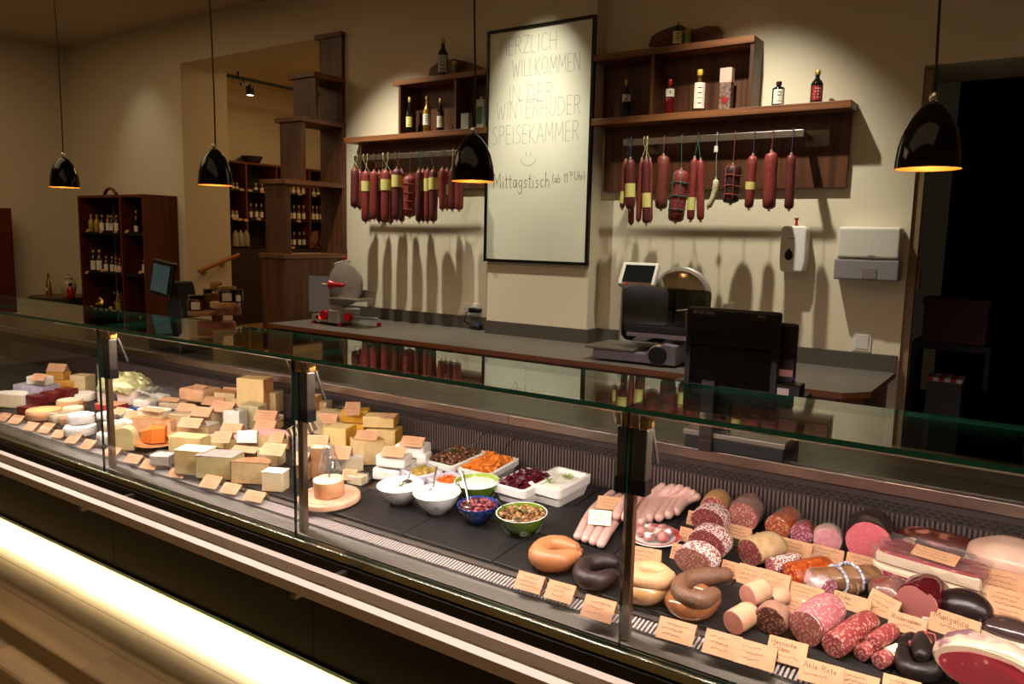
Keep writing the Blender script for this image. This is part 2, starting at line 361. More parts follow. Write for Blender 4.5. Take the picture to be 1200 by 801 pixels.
slab('ceiling', [(-10.4, -3.2, 3.84, 3.35, 10.2, 3.96)], CEIL)
slab('wall_inner', [(-10.3, 10.0, 0, -5.0, 10.15, 3.84), (XO, 5.69, 0, XO+.12, 10.0, 3.84), (XO, 5.32, 0, XO+.02, 5.69, 3.84)], PLASTER)
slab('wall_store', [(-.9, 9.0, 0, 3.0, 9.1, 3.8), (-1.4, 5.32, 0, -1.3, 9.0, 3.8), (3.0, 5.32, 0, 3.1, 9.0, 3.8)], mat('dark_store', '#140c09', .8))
slab('trim_1', [(-3.64, 4.97, 0, -2.742, 5.12, 3.84)], PLASTER)                      # pilaster behind the writing board
slab('trim_2', [(-10.25, 4.98, 2.665, -10.24, 4.99, 2.7)], PLASTER)
# back room step-up floor and handrail
slab('floor_inner', [(-10.25, 5.75, 0, XO, 10.0, .30), (-7.85, 5.12, -.012, XO, 5.75, .15)], wood('oak_floor_inner', '#7d5a30', '#9a7544', 'X', .8))
hr = thing('handrail', 'round wooden handrail on steel brackets on the cream pier side', 'handrail', (XP, 5.2, 1.2))
p0, p1 = at(233, 318, X=XP+.06), at(271, 302, X=XP+.06)
b = MB(); b.tube([p0-hr.location.copy(), p1+(p1-p0)*.25-hr.location.copy()], .022, 10); b.build('rail', mat('handrail_wood', '#9a5c30', .45), hr)
for t in (.22, .78):
    q = p0.lerp(p1, t)-hr.location; b = MB(); b.tube([q, q+Vector((0, 0, -.05)), q+Vector((-.055, 0, -.055))], .007, 8); b.tube([(.001, q.y, q.z-.055), (.008, q.y, q.z-.055)], .028, 12)
    b.build('bracket', STEELD, hr)
# doorway on the right
d = struct(MB().box(-.70, 5.14, 0, -.655, 5.20, 2.64).build('door_1', mat('door_frame_beige', '#8b7355', .6)))
MB().box(-.699, 5.20, 0, -.685, 5.44, 2.5).build('frame_edge', mat('door_edge_blue', '#5b7f8c', .35, .3), d)
MB().cbox((-.665, 5.24, 1.46), (.05, .07, .13)).build('strike_plate', mat('door_frame_beige2', '#8f7860', .5), d, bev=.006)
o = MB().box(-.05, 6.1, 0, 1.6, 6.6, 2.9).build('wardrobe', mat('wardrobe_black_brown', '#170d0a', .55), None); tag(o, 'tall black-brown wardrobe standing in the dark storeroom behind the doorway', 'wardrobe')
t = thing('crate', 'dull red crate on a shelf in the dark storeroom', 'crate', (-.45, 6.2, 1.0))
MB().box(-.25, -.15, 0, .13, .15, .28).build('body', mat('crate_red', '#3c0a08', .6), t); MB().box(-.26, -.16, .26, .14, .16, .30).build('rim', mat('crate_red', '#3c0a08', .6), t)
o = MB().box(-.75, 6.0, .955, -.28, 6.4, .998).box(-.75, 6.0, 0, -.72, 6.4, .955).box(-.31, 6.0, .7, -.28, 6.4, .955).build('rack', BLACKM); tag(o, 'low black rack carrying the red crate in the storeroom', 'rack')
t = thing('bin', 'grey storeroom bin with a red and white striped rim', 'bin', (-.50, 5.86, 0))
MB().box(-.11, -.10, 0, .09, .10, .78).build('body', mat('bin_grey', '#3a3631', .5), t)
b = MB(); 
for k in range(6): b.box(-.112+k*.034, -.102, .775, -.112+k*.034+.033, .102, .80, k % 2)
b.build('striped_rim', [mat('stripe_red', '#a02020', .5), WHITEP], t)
# ------------------------------------------------------------------ back counter
bc = thing('back_counter', 'long wood-edged grey worktop counter along the sausage wall', 'counter', (-3.0, 4.6, 0))
def loc(p): return Vector(p)-Vector((-3.0, 4.6, 0))
XE = -.70
b = MB(); b.prism([(-2.34, -.40), (2.18, -.40), (2.29, -.26), (2.29, .515), (-2.34, .515)], .868, .90, m=0, msides=1); b.build('worktop', [GREYTOP, mat('worktop_edge', '#7d4a26', .45)], bc)
b = MB(); b.prism([(-2.34, -.35), (2.14, -.35), (2.25, -.22), (2.25, .515), (-2.34, .515)], .08, .867); b.build('cabinet_body', WALNUT, bc)
for k in range(7):
    b = MB(); b.box(-2.3+k*.635, -.372, .12, -2.3+k*.635+.615, -.351, .85); b.build('door', WALNUT, bc, bev=.002)
b = MB(); b.box(-2.34, .49, .901, -.645, .519, 1.0); b.box(.284, .49, .901, 2.29, .519, 1.0); b.box(-.64, .345, .901, .283, .3685, 1.0); b.box(.2595, .3686, .901, .283, .519, 1.0)
b.build('splashback', mat('splash_grey', '#4d463d', .45), bc)
# ------------------------------------------------------------------ display counter
XL, XR = -7.0, 1.62
case = thing('display_counter', 'long glazed refrigerated counter full of cheese, salads and meat', 'display counter', (-2.0, 1.69, 0))
def cl(b, name, mats, bev=0, **k):
    for i, v in enumerate(b.v): b.v[i] = (v[0]+2.0, v[1]-1.69, v[2])
    return b.build(name, mats, case, bev=bev, **k)
GLASS = clear('pane_clear', (.93, .97, .95), 1.0); GLASST = clear('pane_top', (.86, .93, .90), 1.0)
GEDGE = mat('pane_edge_green', '#12705f', .2, coat=.6, emit=None)
joints = [-.80-1.2*k for k in range(-2, 6)]; joints.sort()
YF = 1.67; YB = 2.06
for a, c in zip(joints[:-1], joints[1:]):
    b = MB(); b.box(a+.002, YF, .6465, c-.002, YF+.008, 1.245, 0); b.m = [0, 0, 0, 0, 1, 1]; b.m[0] = 1; cl(b, 'front_pane', [GLASS, mat('pane_edge_dark', '#05201b', .15)])
    n = MB(); x0, x1 = a+.002, c-.002
    v = [(x0, YF-.012, 1.246), (x1, YF-.012, 1.246), (x0, YB, 1.246), (x1, YB, 1.246), (x0, YF-.012, 1.258), (x1, YF-.012, 1.258), (x0, YB, 1.258), (x1, YB, 1.258)]
    n.add(v, [(0, 2, 3, 1), (4, 5, 7, 6)], 0); n.add(v, [(0, 1, 5, 4), (2, 6, 7, 3), (0, 4, 6, 2), (1, 3, 7, 5)], 1)
    cl(n, 'top_pane', [GLASST, GEDGE])
    b = MB(); b.box(a+.03, 1.732, 1.224, c-.03, 1.758, 1.240, 0); b.box(a+.03, 1.738, 1.2225, c-.03, 1.752, 1.224, 1)
    cl(b, 'light_profile', [STEELD, mat('led_pink', '#ffc8b0', .5, emit=('#ffbfa2', 2.5))])
    b = MB(); b.tube([(a+.02, 1.682, 1.2405), (c-.02, 1.682, 1.2405)], .004, 6); cl(b, 'seal_strip', CHROME)
for x in joints[1:-1]:                                                # glass holders
    b = MB(); b.box(x-.016, 1.70, .652, x+.010, 1.722, 1.075); cl(b, 'post', mat('post_steel', '#8a7566', .3, 1), bev=.003)
    b = MB(); b.box(x-.040, 1.695, 1.035, x-.003, 1.73, 1.20); b.box(x+.003, 1.695, 1.035, x+.040, 1.73, 1.20); cl(b, 'clamp', mat('clamp_steel', '#3c352c', .35, .6), bev=.003)
    b = MB(); b.box(x-.041, 1.694, 1.0351, x-.002, 1.731, 1.075); b.box(x+.004, 1.694, 1.0351, x+.041, 1.731, 1.075); cl(b, 'clamp_foot', BLACK)
    b = MB(); b.box(x-.042, 1.692, 1.2005, x+.042, 1.732, 1.234); cl(b, 'clamp_head', BRASS, bev=.003)
    b = MB(); b.tube([(x-.045, 1.70, 1.205), (x-.045, 1.685, 1.238), (x-.02, 1.682, 1.243), (x+.02, 1.682, 1.243), (x+.045, 1.685, 1.238), (x+.045, 1.70, 1.205)], .004, 6)
    b.tube([(x-.024, 1.69, 1.20), (x-.024, 1.684, 1.243)], .003, 6); b.tube([(x+.024, 1.69, 1.20), (x+.024, 1.684, 1.243)], .003, 6); cl(b, 'clip', CHROME)
    b = MB(); b.tube([(x+.03, 1.74, 1.20), (x+.034, 1.775, 1.10)], .006, 8); cl(b, 'gas_strut', mat('strut_dark', '#3a332e', .4, .5))
# front: glass shoe, bumper, plinth panels
b = MB(); b.box(XL, 1.655, .616, XR, 1.69, .646); cl(b, 'glass_shoe', mat('shoe_steel', '#9aa08c', .25, 1), bev=.006)
b = MB(); b.prism([(1.648, .6155), (1.70, .6155), (1.80, .52), (1.80, .40), (1.76, .40), (1.662, .52)], 0, XR-XL, M=Matrix(((0, 0, 1, XL), (1, 0, 0, 0), (0, 1, 0, 0), (0, 0, 0, 1)))); cl(b, 'bumper', RUBBER, bev=.004)
for k, (a, c) in enumerate(((-6.99, -5.13), (-5.128, -3.39), (-3.388, -2.06), (-2.058, -.22), (-.218, 1.6))):
    b = MB(); b.box(a, 1.795, .125, c, 1.812, .495); cl(b, 'plinth_panel', DARKPANEL, bev=.002)
b = MB(); b.box(XL, 1.786, .112, XR, 1.816, .126); cl(b, 'plinth_edge', mat('plinth_alu', '#6f8fa0', .3, 1))
b = MB(); b.box(XL, 1.842, .1195, XR, 1.858, .125); cl(b, 'led_strip', mat('led_white', '#ffffff', .5, emit=('#fbffe6', 6)))
b = MB(); b.box(XL, 2.05, 0, XR, 2.80, .60); b.box(XL, 1.813, .1255, XR, 2.05, .14); cl(b, 'carcass', BLACKM)
# bag rack: two square bars on brackets
for n, (a, c) in enumerate(((1.534, 1.562), (1.445, 1.478))):
    for x0, x1 in ((XL, -2.345), (-2.343, XR)):
        b = MB(); b.box(x0, a, .605, x1, c, .638); cl(b, 'rack_bar', mat('rack_steel', '#d5c8c0', .4, .12), bev=.002)
for x in joints[1:-1]:
    b = MB(); b.box(x+.25, 1.44, .59, x+.27, 1.80, .604); b.box(x+.25, 1.70, .54, x+.27, 1.80, .604); cl(b, 'rack_bracket', STEELD)
# inside: steel lip, air grille, trays
b = MB(); b.add([(XL, 1.691, .6465), (XR, 1.691, .6465), (XL, 1.726, .659), (XR, 1.726, .659), (XL, 1.733, .664), (XR, 1.733, .664), (XL, 1.80, .672), (XR, 1.80, .672)],
    [(0, 1, 3, 2), (2, 3, 5, 4), (4, 5, 7, 6)], 0); cl(b, 'inner_lip', mat('lip_steel', '#4a443c', .4, .5))
g = MB(); x = -4.9
while x < 1.6:
    g.cbox((x, 1.758, .6755), (.0058, .044, .004), rx=.18); x += .0115
stuff(cl(g, 'air_grille', mat('grille_white', '#a89c98', .4, .1)))
g = MB(); g.add([(XL, 1.734, .664), (XR, 1.734, .664), (XL, 1.80, .676), (XR, 1.80, .676)], [(0, 1, 3, 2)]); cl(g, 'grille_plate', mat('grille_mauve', '#3f3538', .5, .2))
g = MB(); x = -4.9; r5 = random.Random(5)
while x < 1.6:
    for j in range(3): g.cbox((x+(j % 2)*.009, 1.783+j*.0068, .682+j*.001), (.011, .0034, .003), rx=.18)
    x += .018
stuff(cl(g, 'grille_mesh', mat('mesh_light', '#7d726e', .4, .4)))
b = MB(); b.add([(XL, 1.78, zdeck(1.78)-.012), (XR, 1.78, zdeck(1.78)-.012), (XL, 2.52, zdeck(2.52)-.012), (XR, 2.52, zdeck(2.52)-.012)], [(0, 1, 3, 2)]); cl(b, 'deck_plate', STEELD)
W1 = .357; first = {}
for rowi, (ya, yb, off) in enumerate(((1.802, 2.035, -1.642), (2.039, 2.272, -1.36), (2.276, 2.50, -1.642))):
    x = off-W1*12
    while x < 1.5:
        if not (-1.99 < x+W1/2 < -1.68 and rowi > 0):
            v = []; x0, x1 = x+.0015, x+W1-.0015
            if rowi not in first:
                for z in (-.012, 0):
                    for yy in (ya, yb):
                        for xx in (0, W1-.003): v.append((xx, yy-ya, zdeck(yy)-zdeck(ya)+z))
                b = MB(); b.add(v, [(0, 2, 3, 1), (4, 5, 7, 6), (0, 1, 5, 4), (2, 6, 7, 3), (0, 4, 6, 2), (1, 3, 7, 5)])
                first[rowi] = b.build('slate_tray', SLATE, case, bev=.0025, loc=(x0+2.0, ya-1.69, zdeck(ya)))
            else: copy_part(first[rowi], case, (x0+2.0, ya-1.69, zdeck(ya)))
        x += W1
# rear wall of the well
YR = 2.515
RIB = mat('rear_panel_steel', '#453835', .45, .4)
b = MB(); b.box(XL, YR+.012, .70, XR, YR+.02, .935); cl(b, 'rear_panel', RIB)
g = MB(); x = -6.0
while x < 1.6: g.box(x, YR+.004, .735, x+.007, YR+.012, .855); x += .0135
stuff(cl(g, 'rear_rib', mat('rear_rib_steel', '#6e5d59', .4, .4)))
g = MB(); x = -5.2; 
while x < 1.6:
    for j in range(3): g.box(x+(j % 2)*.014, YR+.0085, .862+j*.010, x+(j % 2)*.014+.018, YR+.0118, .867+j*.010)
    x += .028
stuff(cl(g, 'air_slot', BLACKM))
b = MB(); b.box(XL, YR-.015, .916, -1.72, YR+.30, .953); b.box(-1.718, YR-.015, .916, XR, YR+.30, .953); 
cl(b, 'rear_worktop', [mat('rear_ledge_steel', '#a8968c', .28, 1)], bev=.002)
b = MB(); b.box(XL, YR+.012, .9535, XR, YR+.30, .957); cl(b, 'worktop_sheet', mat('worktop_stone', '#4a4338', .22))
b = MB(); b.box(XL, YR+.27, .08, XR, YR+.30, .915); cl(b, 'rear_front', BLACKM)
# ------------------------------------------------------------------ wall shelves
def board_shelf(side):
    if side == 'left':
        x0, x1, xb = at(403, 157, Y=4.93).x, -3.642, at(424, 170, Y=5.09).x
        lx0 = at(460, 96, Y=4.93).x; px = (at(468, 140, Y=4.94).x, at(533, 140, Y=4.94).x); lab = 'walnut wall shelf of two tiers left of the writing board'
    else:
        x0, x1, xb = -2.738, at(998, 114, Y=4.93).x, at(997, 150, Y=5.09).x
        lx0 = at(884, 44, Y=4.93).x; px = (at(764, 100, Y=4.94).x, lx0-.012); lab = 'walnut wall shelf of two tiers right of the writing board'
    zt = 2.478; zu = 2.905
    t = thing('wall_shelf', lab, 'shelf', ((x0+x1)/2, 5.12, zt)); cx = (x0+x1)/2
    def L(b, name, m): 
        for i, v in enumerate(b.v): b.v[i] = (v[0]-cx, v[1]-5.12, v[2]-zt)
        return b.build(name, m, t, bev=.002)
    L(MB().box(x0, 4.93, zt-.045, x1, 5.118, zt), 'shelf_board', WALNUTX_LIT)
    if side == 'left': L(MB().box(lx0, 4.93, zu-.042, x1, 5.118, zu), 'top_board', WALNUTX_LIT); L(MB().box(xb, 5.085, 2.03, x1, 5.118, zt-.046), 'back_board', WALNUT); L(MB().box(px[0], 5.095, zt+.001, x1, 5.118, zu-.043), 'upper_back', WALNUT)
    else: L(MB().box(x0, 4.93, zu-.042, lx0, 5.118, zu), 'top_board', WALNUTX_LIT); L(MB().box(x0+.03, 5.085, 1.99, xb, 5.118, zt-.046), 'back_board', WALNUT); L(MB().box(x0, 5.095, zt+.001, lx0-.024, 5.118, zu-.043), 'upper_back', WALNUT)
    for p in px: L(MB().box(p-.012, 4.94, zt+.001, p+.012, 5.118, zu-.043), 'side_panel', WALNUT)
    return zt, zu
ZT, ZU = board_shelf('left'); board_shelf('right')
# stainless hanging rails
YRAIL = 4.84
rails = []
for nm, (a, c), lab, m in (('l', (415, 548), 'dull steel hook rail under the left wall shelf', STEELD), ('r', (730.5, 942), 'bright steel hook rail under the right wall shelf', STEEL)):
    xa, xc = at(a, 183 if nm == 'l' else 168, Y=YRAIL).x, (at(548, 179, Y=YRAIL).x+.10 if nm == 'l' else at(c, 156, Y=YRAIL).x)
    z = at(480, 182, Y=YRAIL).z if nm == 'l' else at(836, 161.5, Y=YRAIL).z
    t = thing('hanging_rail', lab, 'rail', ((xa+xc)/2, 5.085, z)); hl = (xc-xa)/2
    MB().box(-hl, YRAIL-5.085-.004, -.021, hl, YRAIL-5.085+.004, .021).build('bar', m, t, bev=.002)
    for s in (-hl+.12, hl+.02 if nm == 'r' else hl-.1):
        MB().box(s-.07, -.006, -.055, s+.07, -.001, .045).build('mount_plate', STEELD, t); b = MB(); o_ = -.05 if s > 0 else 0; b.box(s+o_-.02, YRAIL-5.085+.0045, -.012, s+o_+.02, -.0062, .012); b.build('arm', STEELD, t)
    rails.append((t, z, m))
# ------------------------------------------------------------------ hanging sausages
SKINS = {k: speckle('sausage_skin_'+k, a, b, 150, .24, .5, coat=.15) for k, (a, b) in {'red': ('#7d2a27', '#bd7c70'), 'dark': ('#5c2020', '#9c5c54'), 'brown': ('#6a2d20', '#a2684f'), 'deep': ('#2d1110', '#5a2a26')}.items()}
MOULD = mat('white_mould', '#cfc7a8', .8, var=(50, '#a89c72'), bump=(70, .6))
LABY = mat('label_yellow', '#d8cd7a', .6); TWINE = mat('twine', '#c9b98d', .8); STR = {'white': TWINE, 'red': mat('string_red', '#8a3a34', .7), 'green': mat('string_green', '#2c5c52', .7), 'blue': mat('string_blue', '#28335a', .7), 'grey': mat('string_grey', '#8f979c', .7)}
SG = {'l': 'sausages hanging left of the writing board', 'r': 'sausages hanging right of the writing board'}
def hang(side, x, y0, y1, w, skin, string, label, band=None, tilt=0, dy=0.0, net=None, hx=None, cat='sausage', name='hanging_sausage', bow=0):
    z = rails[0][1] if side == 'l' else rails[1][1]
    Y = YRAIL-.022-dy; a = at(x-tilt/2, y0, Y=Y); c = at(x+tilt/2, y1, Y=Y); r = w/2*mpp(a)*1.12
    hk = at(hx if hx else x-tilt/2, 180, Y=Y); top = Vector((hk.x, YRAIL-.012, z+.01))
    t = thing(name, label, cat, top, 0, SG[side]); A, B = a-top, c-top; d = (B-A); n = d.length
    P, R = [], []
    for k, (f, q) in enumerate(((0, .28), (.012, .5), (.035, .8), (.08, .97), (.2, 1.02), (.4, .98), (.6, 1.03), (.8, 1.0), (.94, .99), (.975, .8), (.992, .5), (1, .25))):
        P.append(A+d*f+Vector((bow*math.sin(f*PI*.9), 0, 0))); R.append(r*q)
    b = MB(); b.tube(P, R, 12); b.warp(r*.12, 28, len(P)+x); b.build('casing', skin, t)
    b = MB(); b.tube([Vector((0, -.004, 0)), Vector((0, -.006, -.03)), A+Vector((0, 0, .004))], .0019, 5); b.tube([Vector((0, .004, .014)), Vector((0, -.004, .02)), Vector((0, -.008, 0))], .003, 5); b.build('string', STR[string], t)
    b = MB(); b.tube([A+Vector((0, 0, -.002)), A+Vector((0, 0, .012))], [.006, .008], 6); b.tube([B, B-Vector((0, 0, .012))], [.007, .009], 6); b.build('knot', TWINE, t)
    if band:
        f0, f1 = (band[0]-y0)/(y1-y0), (band[1]-y0)/(y1-y0); b = MB(); b.tube([A+d*(f0+(f1-f0)*k/4) for k in range(5)], [r*1.09]*5, 12, cap=False); b.build('paper_band', LABY, t)
    if net:
        b = MB()
        for k in net: 
            m_ = A+d*k; b.tube([m_+Vector((r*1.07*math.cos(q), r*1.07*math.sin(q), .004*math.sin(3*q))) for q in [2*PI*j/14 for j in range(15)]], .0032, 5)
        for q in (-PI/2-.5, -PI/2+.5, PI/2): b.tube([A+d*f+Vector((r*1.06*g*math.cos(q), r*1.06*g*math.sin(q), 0)) for f, g in ((0, .2), (.03, .7), (.1, 1), (.5, 1), (.9, 1), (1, .3))], .003, 5)
        b.build('net', STR[string], t)
    return t
ord_ = ['first', 'second', 'third', 'fourth', 'fifth', 'sixth', 'seventh', 'eighth', 'ninth', 'tenth', 'eleventh', 'twelfth', 'thirteenth', 'fourteenth', 'fifteenth', 'sixteenth', 'seventeenth', 'eighteenth', 'nineteenth', 'twentieth']
LS = [(415.7, 197, 243, 9, 'white', None, 0), (421.7, 200, 245, 6, 'white', None, -.04), (428.5, 200, 260, 9, 'white', (212, 224), 0), (433.5, 203, 258, 6.5, 'white', (212, 224), -.045), (438.5, 200, 257, 9, 'red', None, .012), (444.5, 201, 260, 7, 'red', (211, 224), -.045),
      (448.5, 200, 259, 6, 'white', None, -.05), (452, 199, 261, 10, 'white', (210, 223), .012), (457.8, 201, 262, 7, 'white', (210, 224), -.045), (464.8, 197, 258, 10, 'red', (205, 219), .005), (470.8, 199, 260, 7, 'red', (207, 221), -.045), (480, 206, 254, 13, 'red', None, 0),
      (491, 199, 260, 7.5, 'green', None, 0), (496, 199, 259, 6.5, 'green', (211, 224), -.045), (501.2, 198, 260, 7.5, 'green', (209, 224), -.03), (507.8, 198, 260, 9, 'green', (208, 222), 0), (518.5, 197, 246, 7.5, 'blue', None, 0), (524, 198, 245, 6, 'blue', (216, 228), -.045), (530, 197, 246, 8, 'white', None, 0), (538, 199, 246, 9, 'white', None, 0)]
for i, (x, y0, y1, w, s, band, dy) in enumerate(LS):
    desc = 'short thick netted sausage' if i == 11 else ('long red sausage with a yellow paper band' if band else 'long plain red sausage' if y1 > 250 else 'short plain red sausage')
    hang('l', x, y0, y1, w, SKINS['red' if i % 3 else 'dark'], s, f'{desc}, {ord_[i]} from the left on the dull rail', band, dy=dy, net=(.2, .42, .62, .82) if i == 11 else None, hx={0: 418, 1: 418, 2: 430, 3: 430, 4: 442, 5: 442, 6: 453, 7: 453, 8: 453, 9: 467, 10: 467, 12: 493, 13: 493, 14: 505, 15: 505, 16: 521, 17: 521}.get(i))
H = lambda *a, **k: hang('r', *a, **k)
H(731, 188, 244, 6, SKINS['red'], 'blue', 'thin red sausage with yellow band, outermost left on the bright steel rail', (224, 238), tilt=-4, hx=738)
H(739.5, 200, 263, 6.5, SKINS['red'], 'blue', 'thin red sausage reaching lowest behind the broad yellow-banded one', None, dy=-.045, hx=738)
H(738.5, 186, 245, 10, SKINS['dark'], 'blue', 'thicker red sausage with broad yellow band, second at the left of the bright rail', (215, 231), dy=.01, hx=738)
H(750, 187, 260, 6, SKINS['red'], 'white', 'thin red sausage without band just left of a yellow-banded one on the bright rail', None, tilt=-4, hx=757)
H(762, 187, 260, 5, SKINS['red'], 'white', 'thin red sausage half hidden behind a yellow-banded one on the bright rail', None, dy=-.045, hx=757)
H(757.5, 185, 262, 9, SKINS['dark'], 'white', 'long red sausage with low yellow label on the bright rail', (226, 243), dy=.012, hx=757)
H(776, 182, 245, 13, SKINS['brown'], 'red', 'single thick brownish sausage beside the green-netted one', None, tilt=-3)
H(795, 199, 260, 17, SKINS['red'], 'green', 'fat sausage tied in a green string net', None, tilt=-7, net=(.25, .5, .76), hx=798)
H(811.5, 185, 258, 8, SKINS['red'], 'green', 'slim red sausage with yellow label, left one of the green-stringed pair', (231, 246), tilt=-5, hx=817)
H(821, 187, 258, 8, SKINS['red'], 'green', 'slim red sausage, right one of the green-stringed pair', None, hx=817)
t = H(834, 210, 243, 6, MOULD, 'grey', 'small curved white-moulded sausage on long grey string', None, tilt=-10, hx=839, bow=.018)
b = MB().box(-.012, -.014, -.10, .012, -.012, -.062); b.build('paper_tag', WHITEP, t)
H(857.5, 193, 238, 17, SKINS['deep'], 'red', 'dark ham sausage in a red string net', None, tilt=-3, net=(.28, .55, .78), hx=860)
H(880, 182, 244, 10, SKINS['red'], 'blue', 'red sausage with a small torn yellow label on blue string', (213, 222), tilt=-5)
H(902.5, 178, 245, 14, SKINS['red'], 'red', 'thickest plain red sausage near the right end of the bright rail', None, tilt=-3)
H(926, 181, 245, 10, SKINS['dark'], 'blue', 'plain red sausage at the right end of the bright rail', None, tilt=-3)
# ------------------------------------------------------------------ bottles
CORK = mat('cork_gold', '#c2a35c', .4, .6); LABW = mat('label_white', '#ddd5c4', .6)
GL_D = mat('bottle_dark', '#0f0f0b', .08, coat=.5); GL_A = mat('bottle_amber', '#4a2a0c', .08, coat=.5); GL_R = mat('bottle_red', '#5a1010', .08, coat=.5); GOLD = mat('bottle_gold', '#c8a548', .22, .9); GL_G = mat('bottle_green', '#1c2412', .08, coat=.5); GL_Y = mat('bottle_yellow', '#a5893c', .15, coat=.4)
LABR = mat('label_red', '#8e1c1c', .5)
def bottle(px, pyb, pyt, wpx, glass, lab, label, Y=4.99, X=None, cap=None, labm=LABW, square=False, band=(.18, .55), group=None, zb=None, n=14, marks=True):
    p = at(px, pyb, X=X, Y=None if X is not None else Y)
    q = at(px, pyt, X=X, Y=None if X is not None else Y); h = q.z-p.z; r = wpx*mpp(p)/2
    if zb is not None: p.z = zb
    t = thing('bottle', label, 'bottle', p, 0, group)
    pr = [(r*.92, 0), (r, .02*h), (r, .58*h), (r*.85, .65*h), (r*.42, .74*h), (r*.36, .80*h), (r*.36, .9*h)]
    if square: pr = [(r*.95, 0), (r, .02*h), (r, .72*h), (r*.8, .77*h), (r*.4, .79*h), (r*.4, .86*h)]
    MB().lathe(pr, 4 if False else n).build('glass', glass, t)
    MB().lathe([(r*.44, .86*h), (r*.46, .87*h), (r*.46, .99*h), (r*.4, h)], n).build('cap', cap or CORK, t)
    if lab:
        b = MB(); arc = [(-1.05+2.1*k/8) for k in range(9)]; vs = [Vector((r*1.015*math.sin(a), -r*1.015*math.cos(a), z*h)) for z in band for a in arc]
        M = Matrix.Rotation(math.radians(28), 4, 'Z'); vs = [M @ v for v in vs]
        b.add(vs, [(k, k+1, 9+k+1, 9+k) for k in range(8)], 0, True)
        o = b.build('paper_label', labm, t)
        if marks:
            b = MB()
            for j in range(4):
                zz = (band[0]+(band[1]-band[0])*(.2+.2*j))*h; L_ = random.uniform(.3, .7); vs = [M @ Vector((r*1.03*math.sin(a), -r*1.03*math.cos(a), zz+e)) for e in (-.003, .003) for a in (-L_, 0, L_)]
                b.add(vs, [(0, 1, 4, 3), (1, 2, 5, 4)])
            b.build('print', INK if labm != LABR else LABW, o)
    return t
def carton(px, pyb, pyt, wpx, m, label, Y=4.99, name='carton', cat='box', d=.7, rz=0, m2=None):
    p = at(px, pyb, Y=Y); h = at(px, pyt, Y=Y).z-p.z; w = wpx*mpp(p)*1.05
    t = thing(name, label, cat, p, rz); MB().box(-w/2, -w*d/2, 0, w/2, w*d/2, h).build('body', m, t, bev=.002)
    return t, w, h
bottle(733.5, 127, 82, 11, GL_D, True, 'dark bottle with a white hang tag in the right shelf box', zb=ZT, band=(.42, .6))
bottle(784.3, 126, 85, 11, GL_R, True, 'red bottle with white and red labels in the right shelf box', zb=ZT, cap=RED, band=(.5, .72))
bottle(818.6, 124, 74, 14, GL_A, True, 'tall amber oil bottle with long white label', zb=ZT, cap=mat('cap_yellow', '#d0b02c', .4), band=(.08, .68))
t, w, h = carton(850.5, 121, 72, 13, mat('carton_dark', '#3a3033', .5, var=(60, '#8b6a5c')), 'tall carton with pink top and floral dark print'); t.location.z = ZT
MB().box(-w/2-.001, -w*.36, h*.66, w/2+.001, w*.36, h+.001).build('lid', mat('carton_pink', '#d3a596', .6), t); b = MB(); b.lathe([(.0, 0), (.022, 0), (.022, .002), (0, .002)], 16, M=Matrix.Translation((.0, -w*.355, .06)) @ Matrix.Rotation(PI/2, 4, 'X')); b.build('seal', LABR, t)
bottle(911.7, 117, 88, 14, GL_D, True, 'small square dark bottle with red-edged white label', zb=ZT, square=True, cap=mat('cap_darkred', '#3c1512', .4), band=(.08, .66))
bottle(956.5, 114, 75, 14, GL_D, True, 'dark bottle with red label and gold neck at the shelf end', zb=ZT, labm=LABR, band=(.08, .52))
bottle(793.4, 52, 23, 12, GL_G, True, 'green bottle with yellow label on top of the right shelf', zb=ZU, labm=LABY, band=(.1, .6))
bottle(519, 86, 42, 12, GL_D, True, 'tall dark oil bottle on top of the left shelf', zb=ZU, band=(.08, .55), labm=mat('label_pale', '#aab3a6', .6))
bottle(480, 149, 106, 8.5, GL_D, True, 'dark wine bottle with yellowish label in the left shelf box', zb=ZT, band=(.18, .46), labm=LABY)
bottle(500.3, 148, 105, 9.5, GOLD, True, 'gold bottle with oval emblem in the left shelf box', zb=ZT, band=(.2, .5), cap=GOLD)
bottle(516, 147, 108, 8.5, GL_D, True, 'dark wine bottle with white label in the left shelf box', zb=ZT, band=(.12, .46))
t, w, h = carton(547, 146, 127, 11, mat('box_grey_white', '#a9a49b', .6), 'small grey-white box standing in the left shelf box'); t.location.z = ZT
t, w, h = carton(564, 145, 111, 10, mat('carton_white_green', '#b9bca6', .5), 'white drink carton with green print beside the writing board', name='drink_carton', cat='carton'); t.location.z = ZT
MB().lathe([(.012, h), (.012, h+.02), (.0, h+.022)], 12).build('screw_cap', WHITEP, t); MB().box(-w*.4, -w*.36, h*.15, w*.4, -w*.352, h*.75).build('print', mat('print_green', '#4d6b3a', .5), t)
def tin(px, pyb, pyt, wpx, m, label):
    p = at(px, pyb, Y=5.02); h = at(px, pyt, Y=5.02).z-p.z; p.z = ZU; t = thing('tin', label, 'tin', p); r = wpx*mpp(p)/2
    MB().lathe([(r, 0), (r, h*.8)], 14).build('body', m, t); MB().lathe([(r*1.04, h*.8), (r*1.04, h*.98), (0, h)], 14).build('lid', CORK, t)
tin(805, 51, 31, 9, mat('tin_green', '#7a8a2c', .4), 'yellow-green tin leaning by the bark board on the right shelf'); tin(532.5, 85, 68, 6, mat('tin_olive', '#6f6f3a', .4), 'olive tin beside the tall bottle on the left shelf')
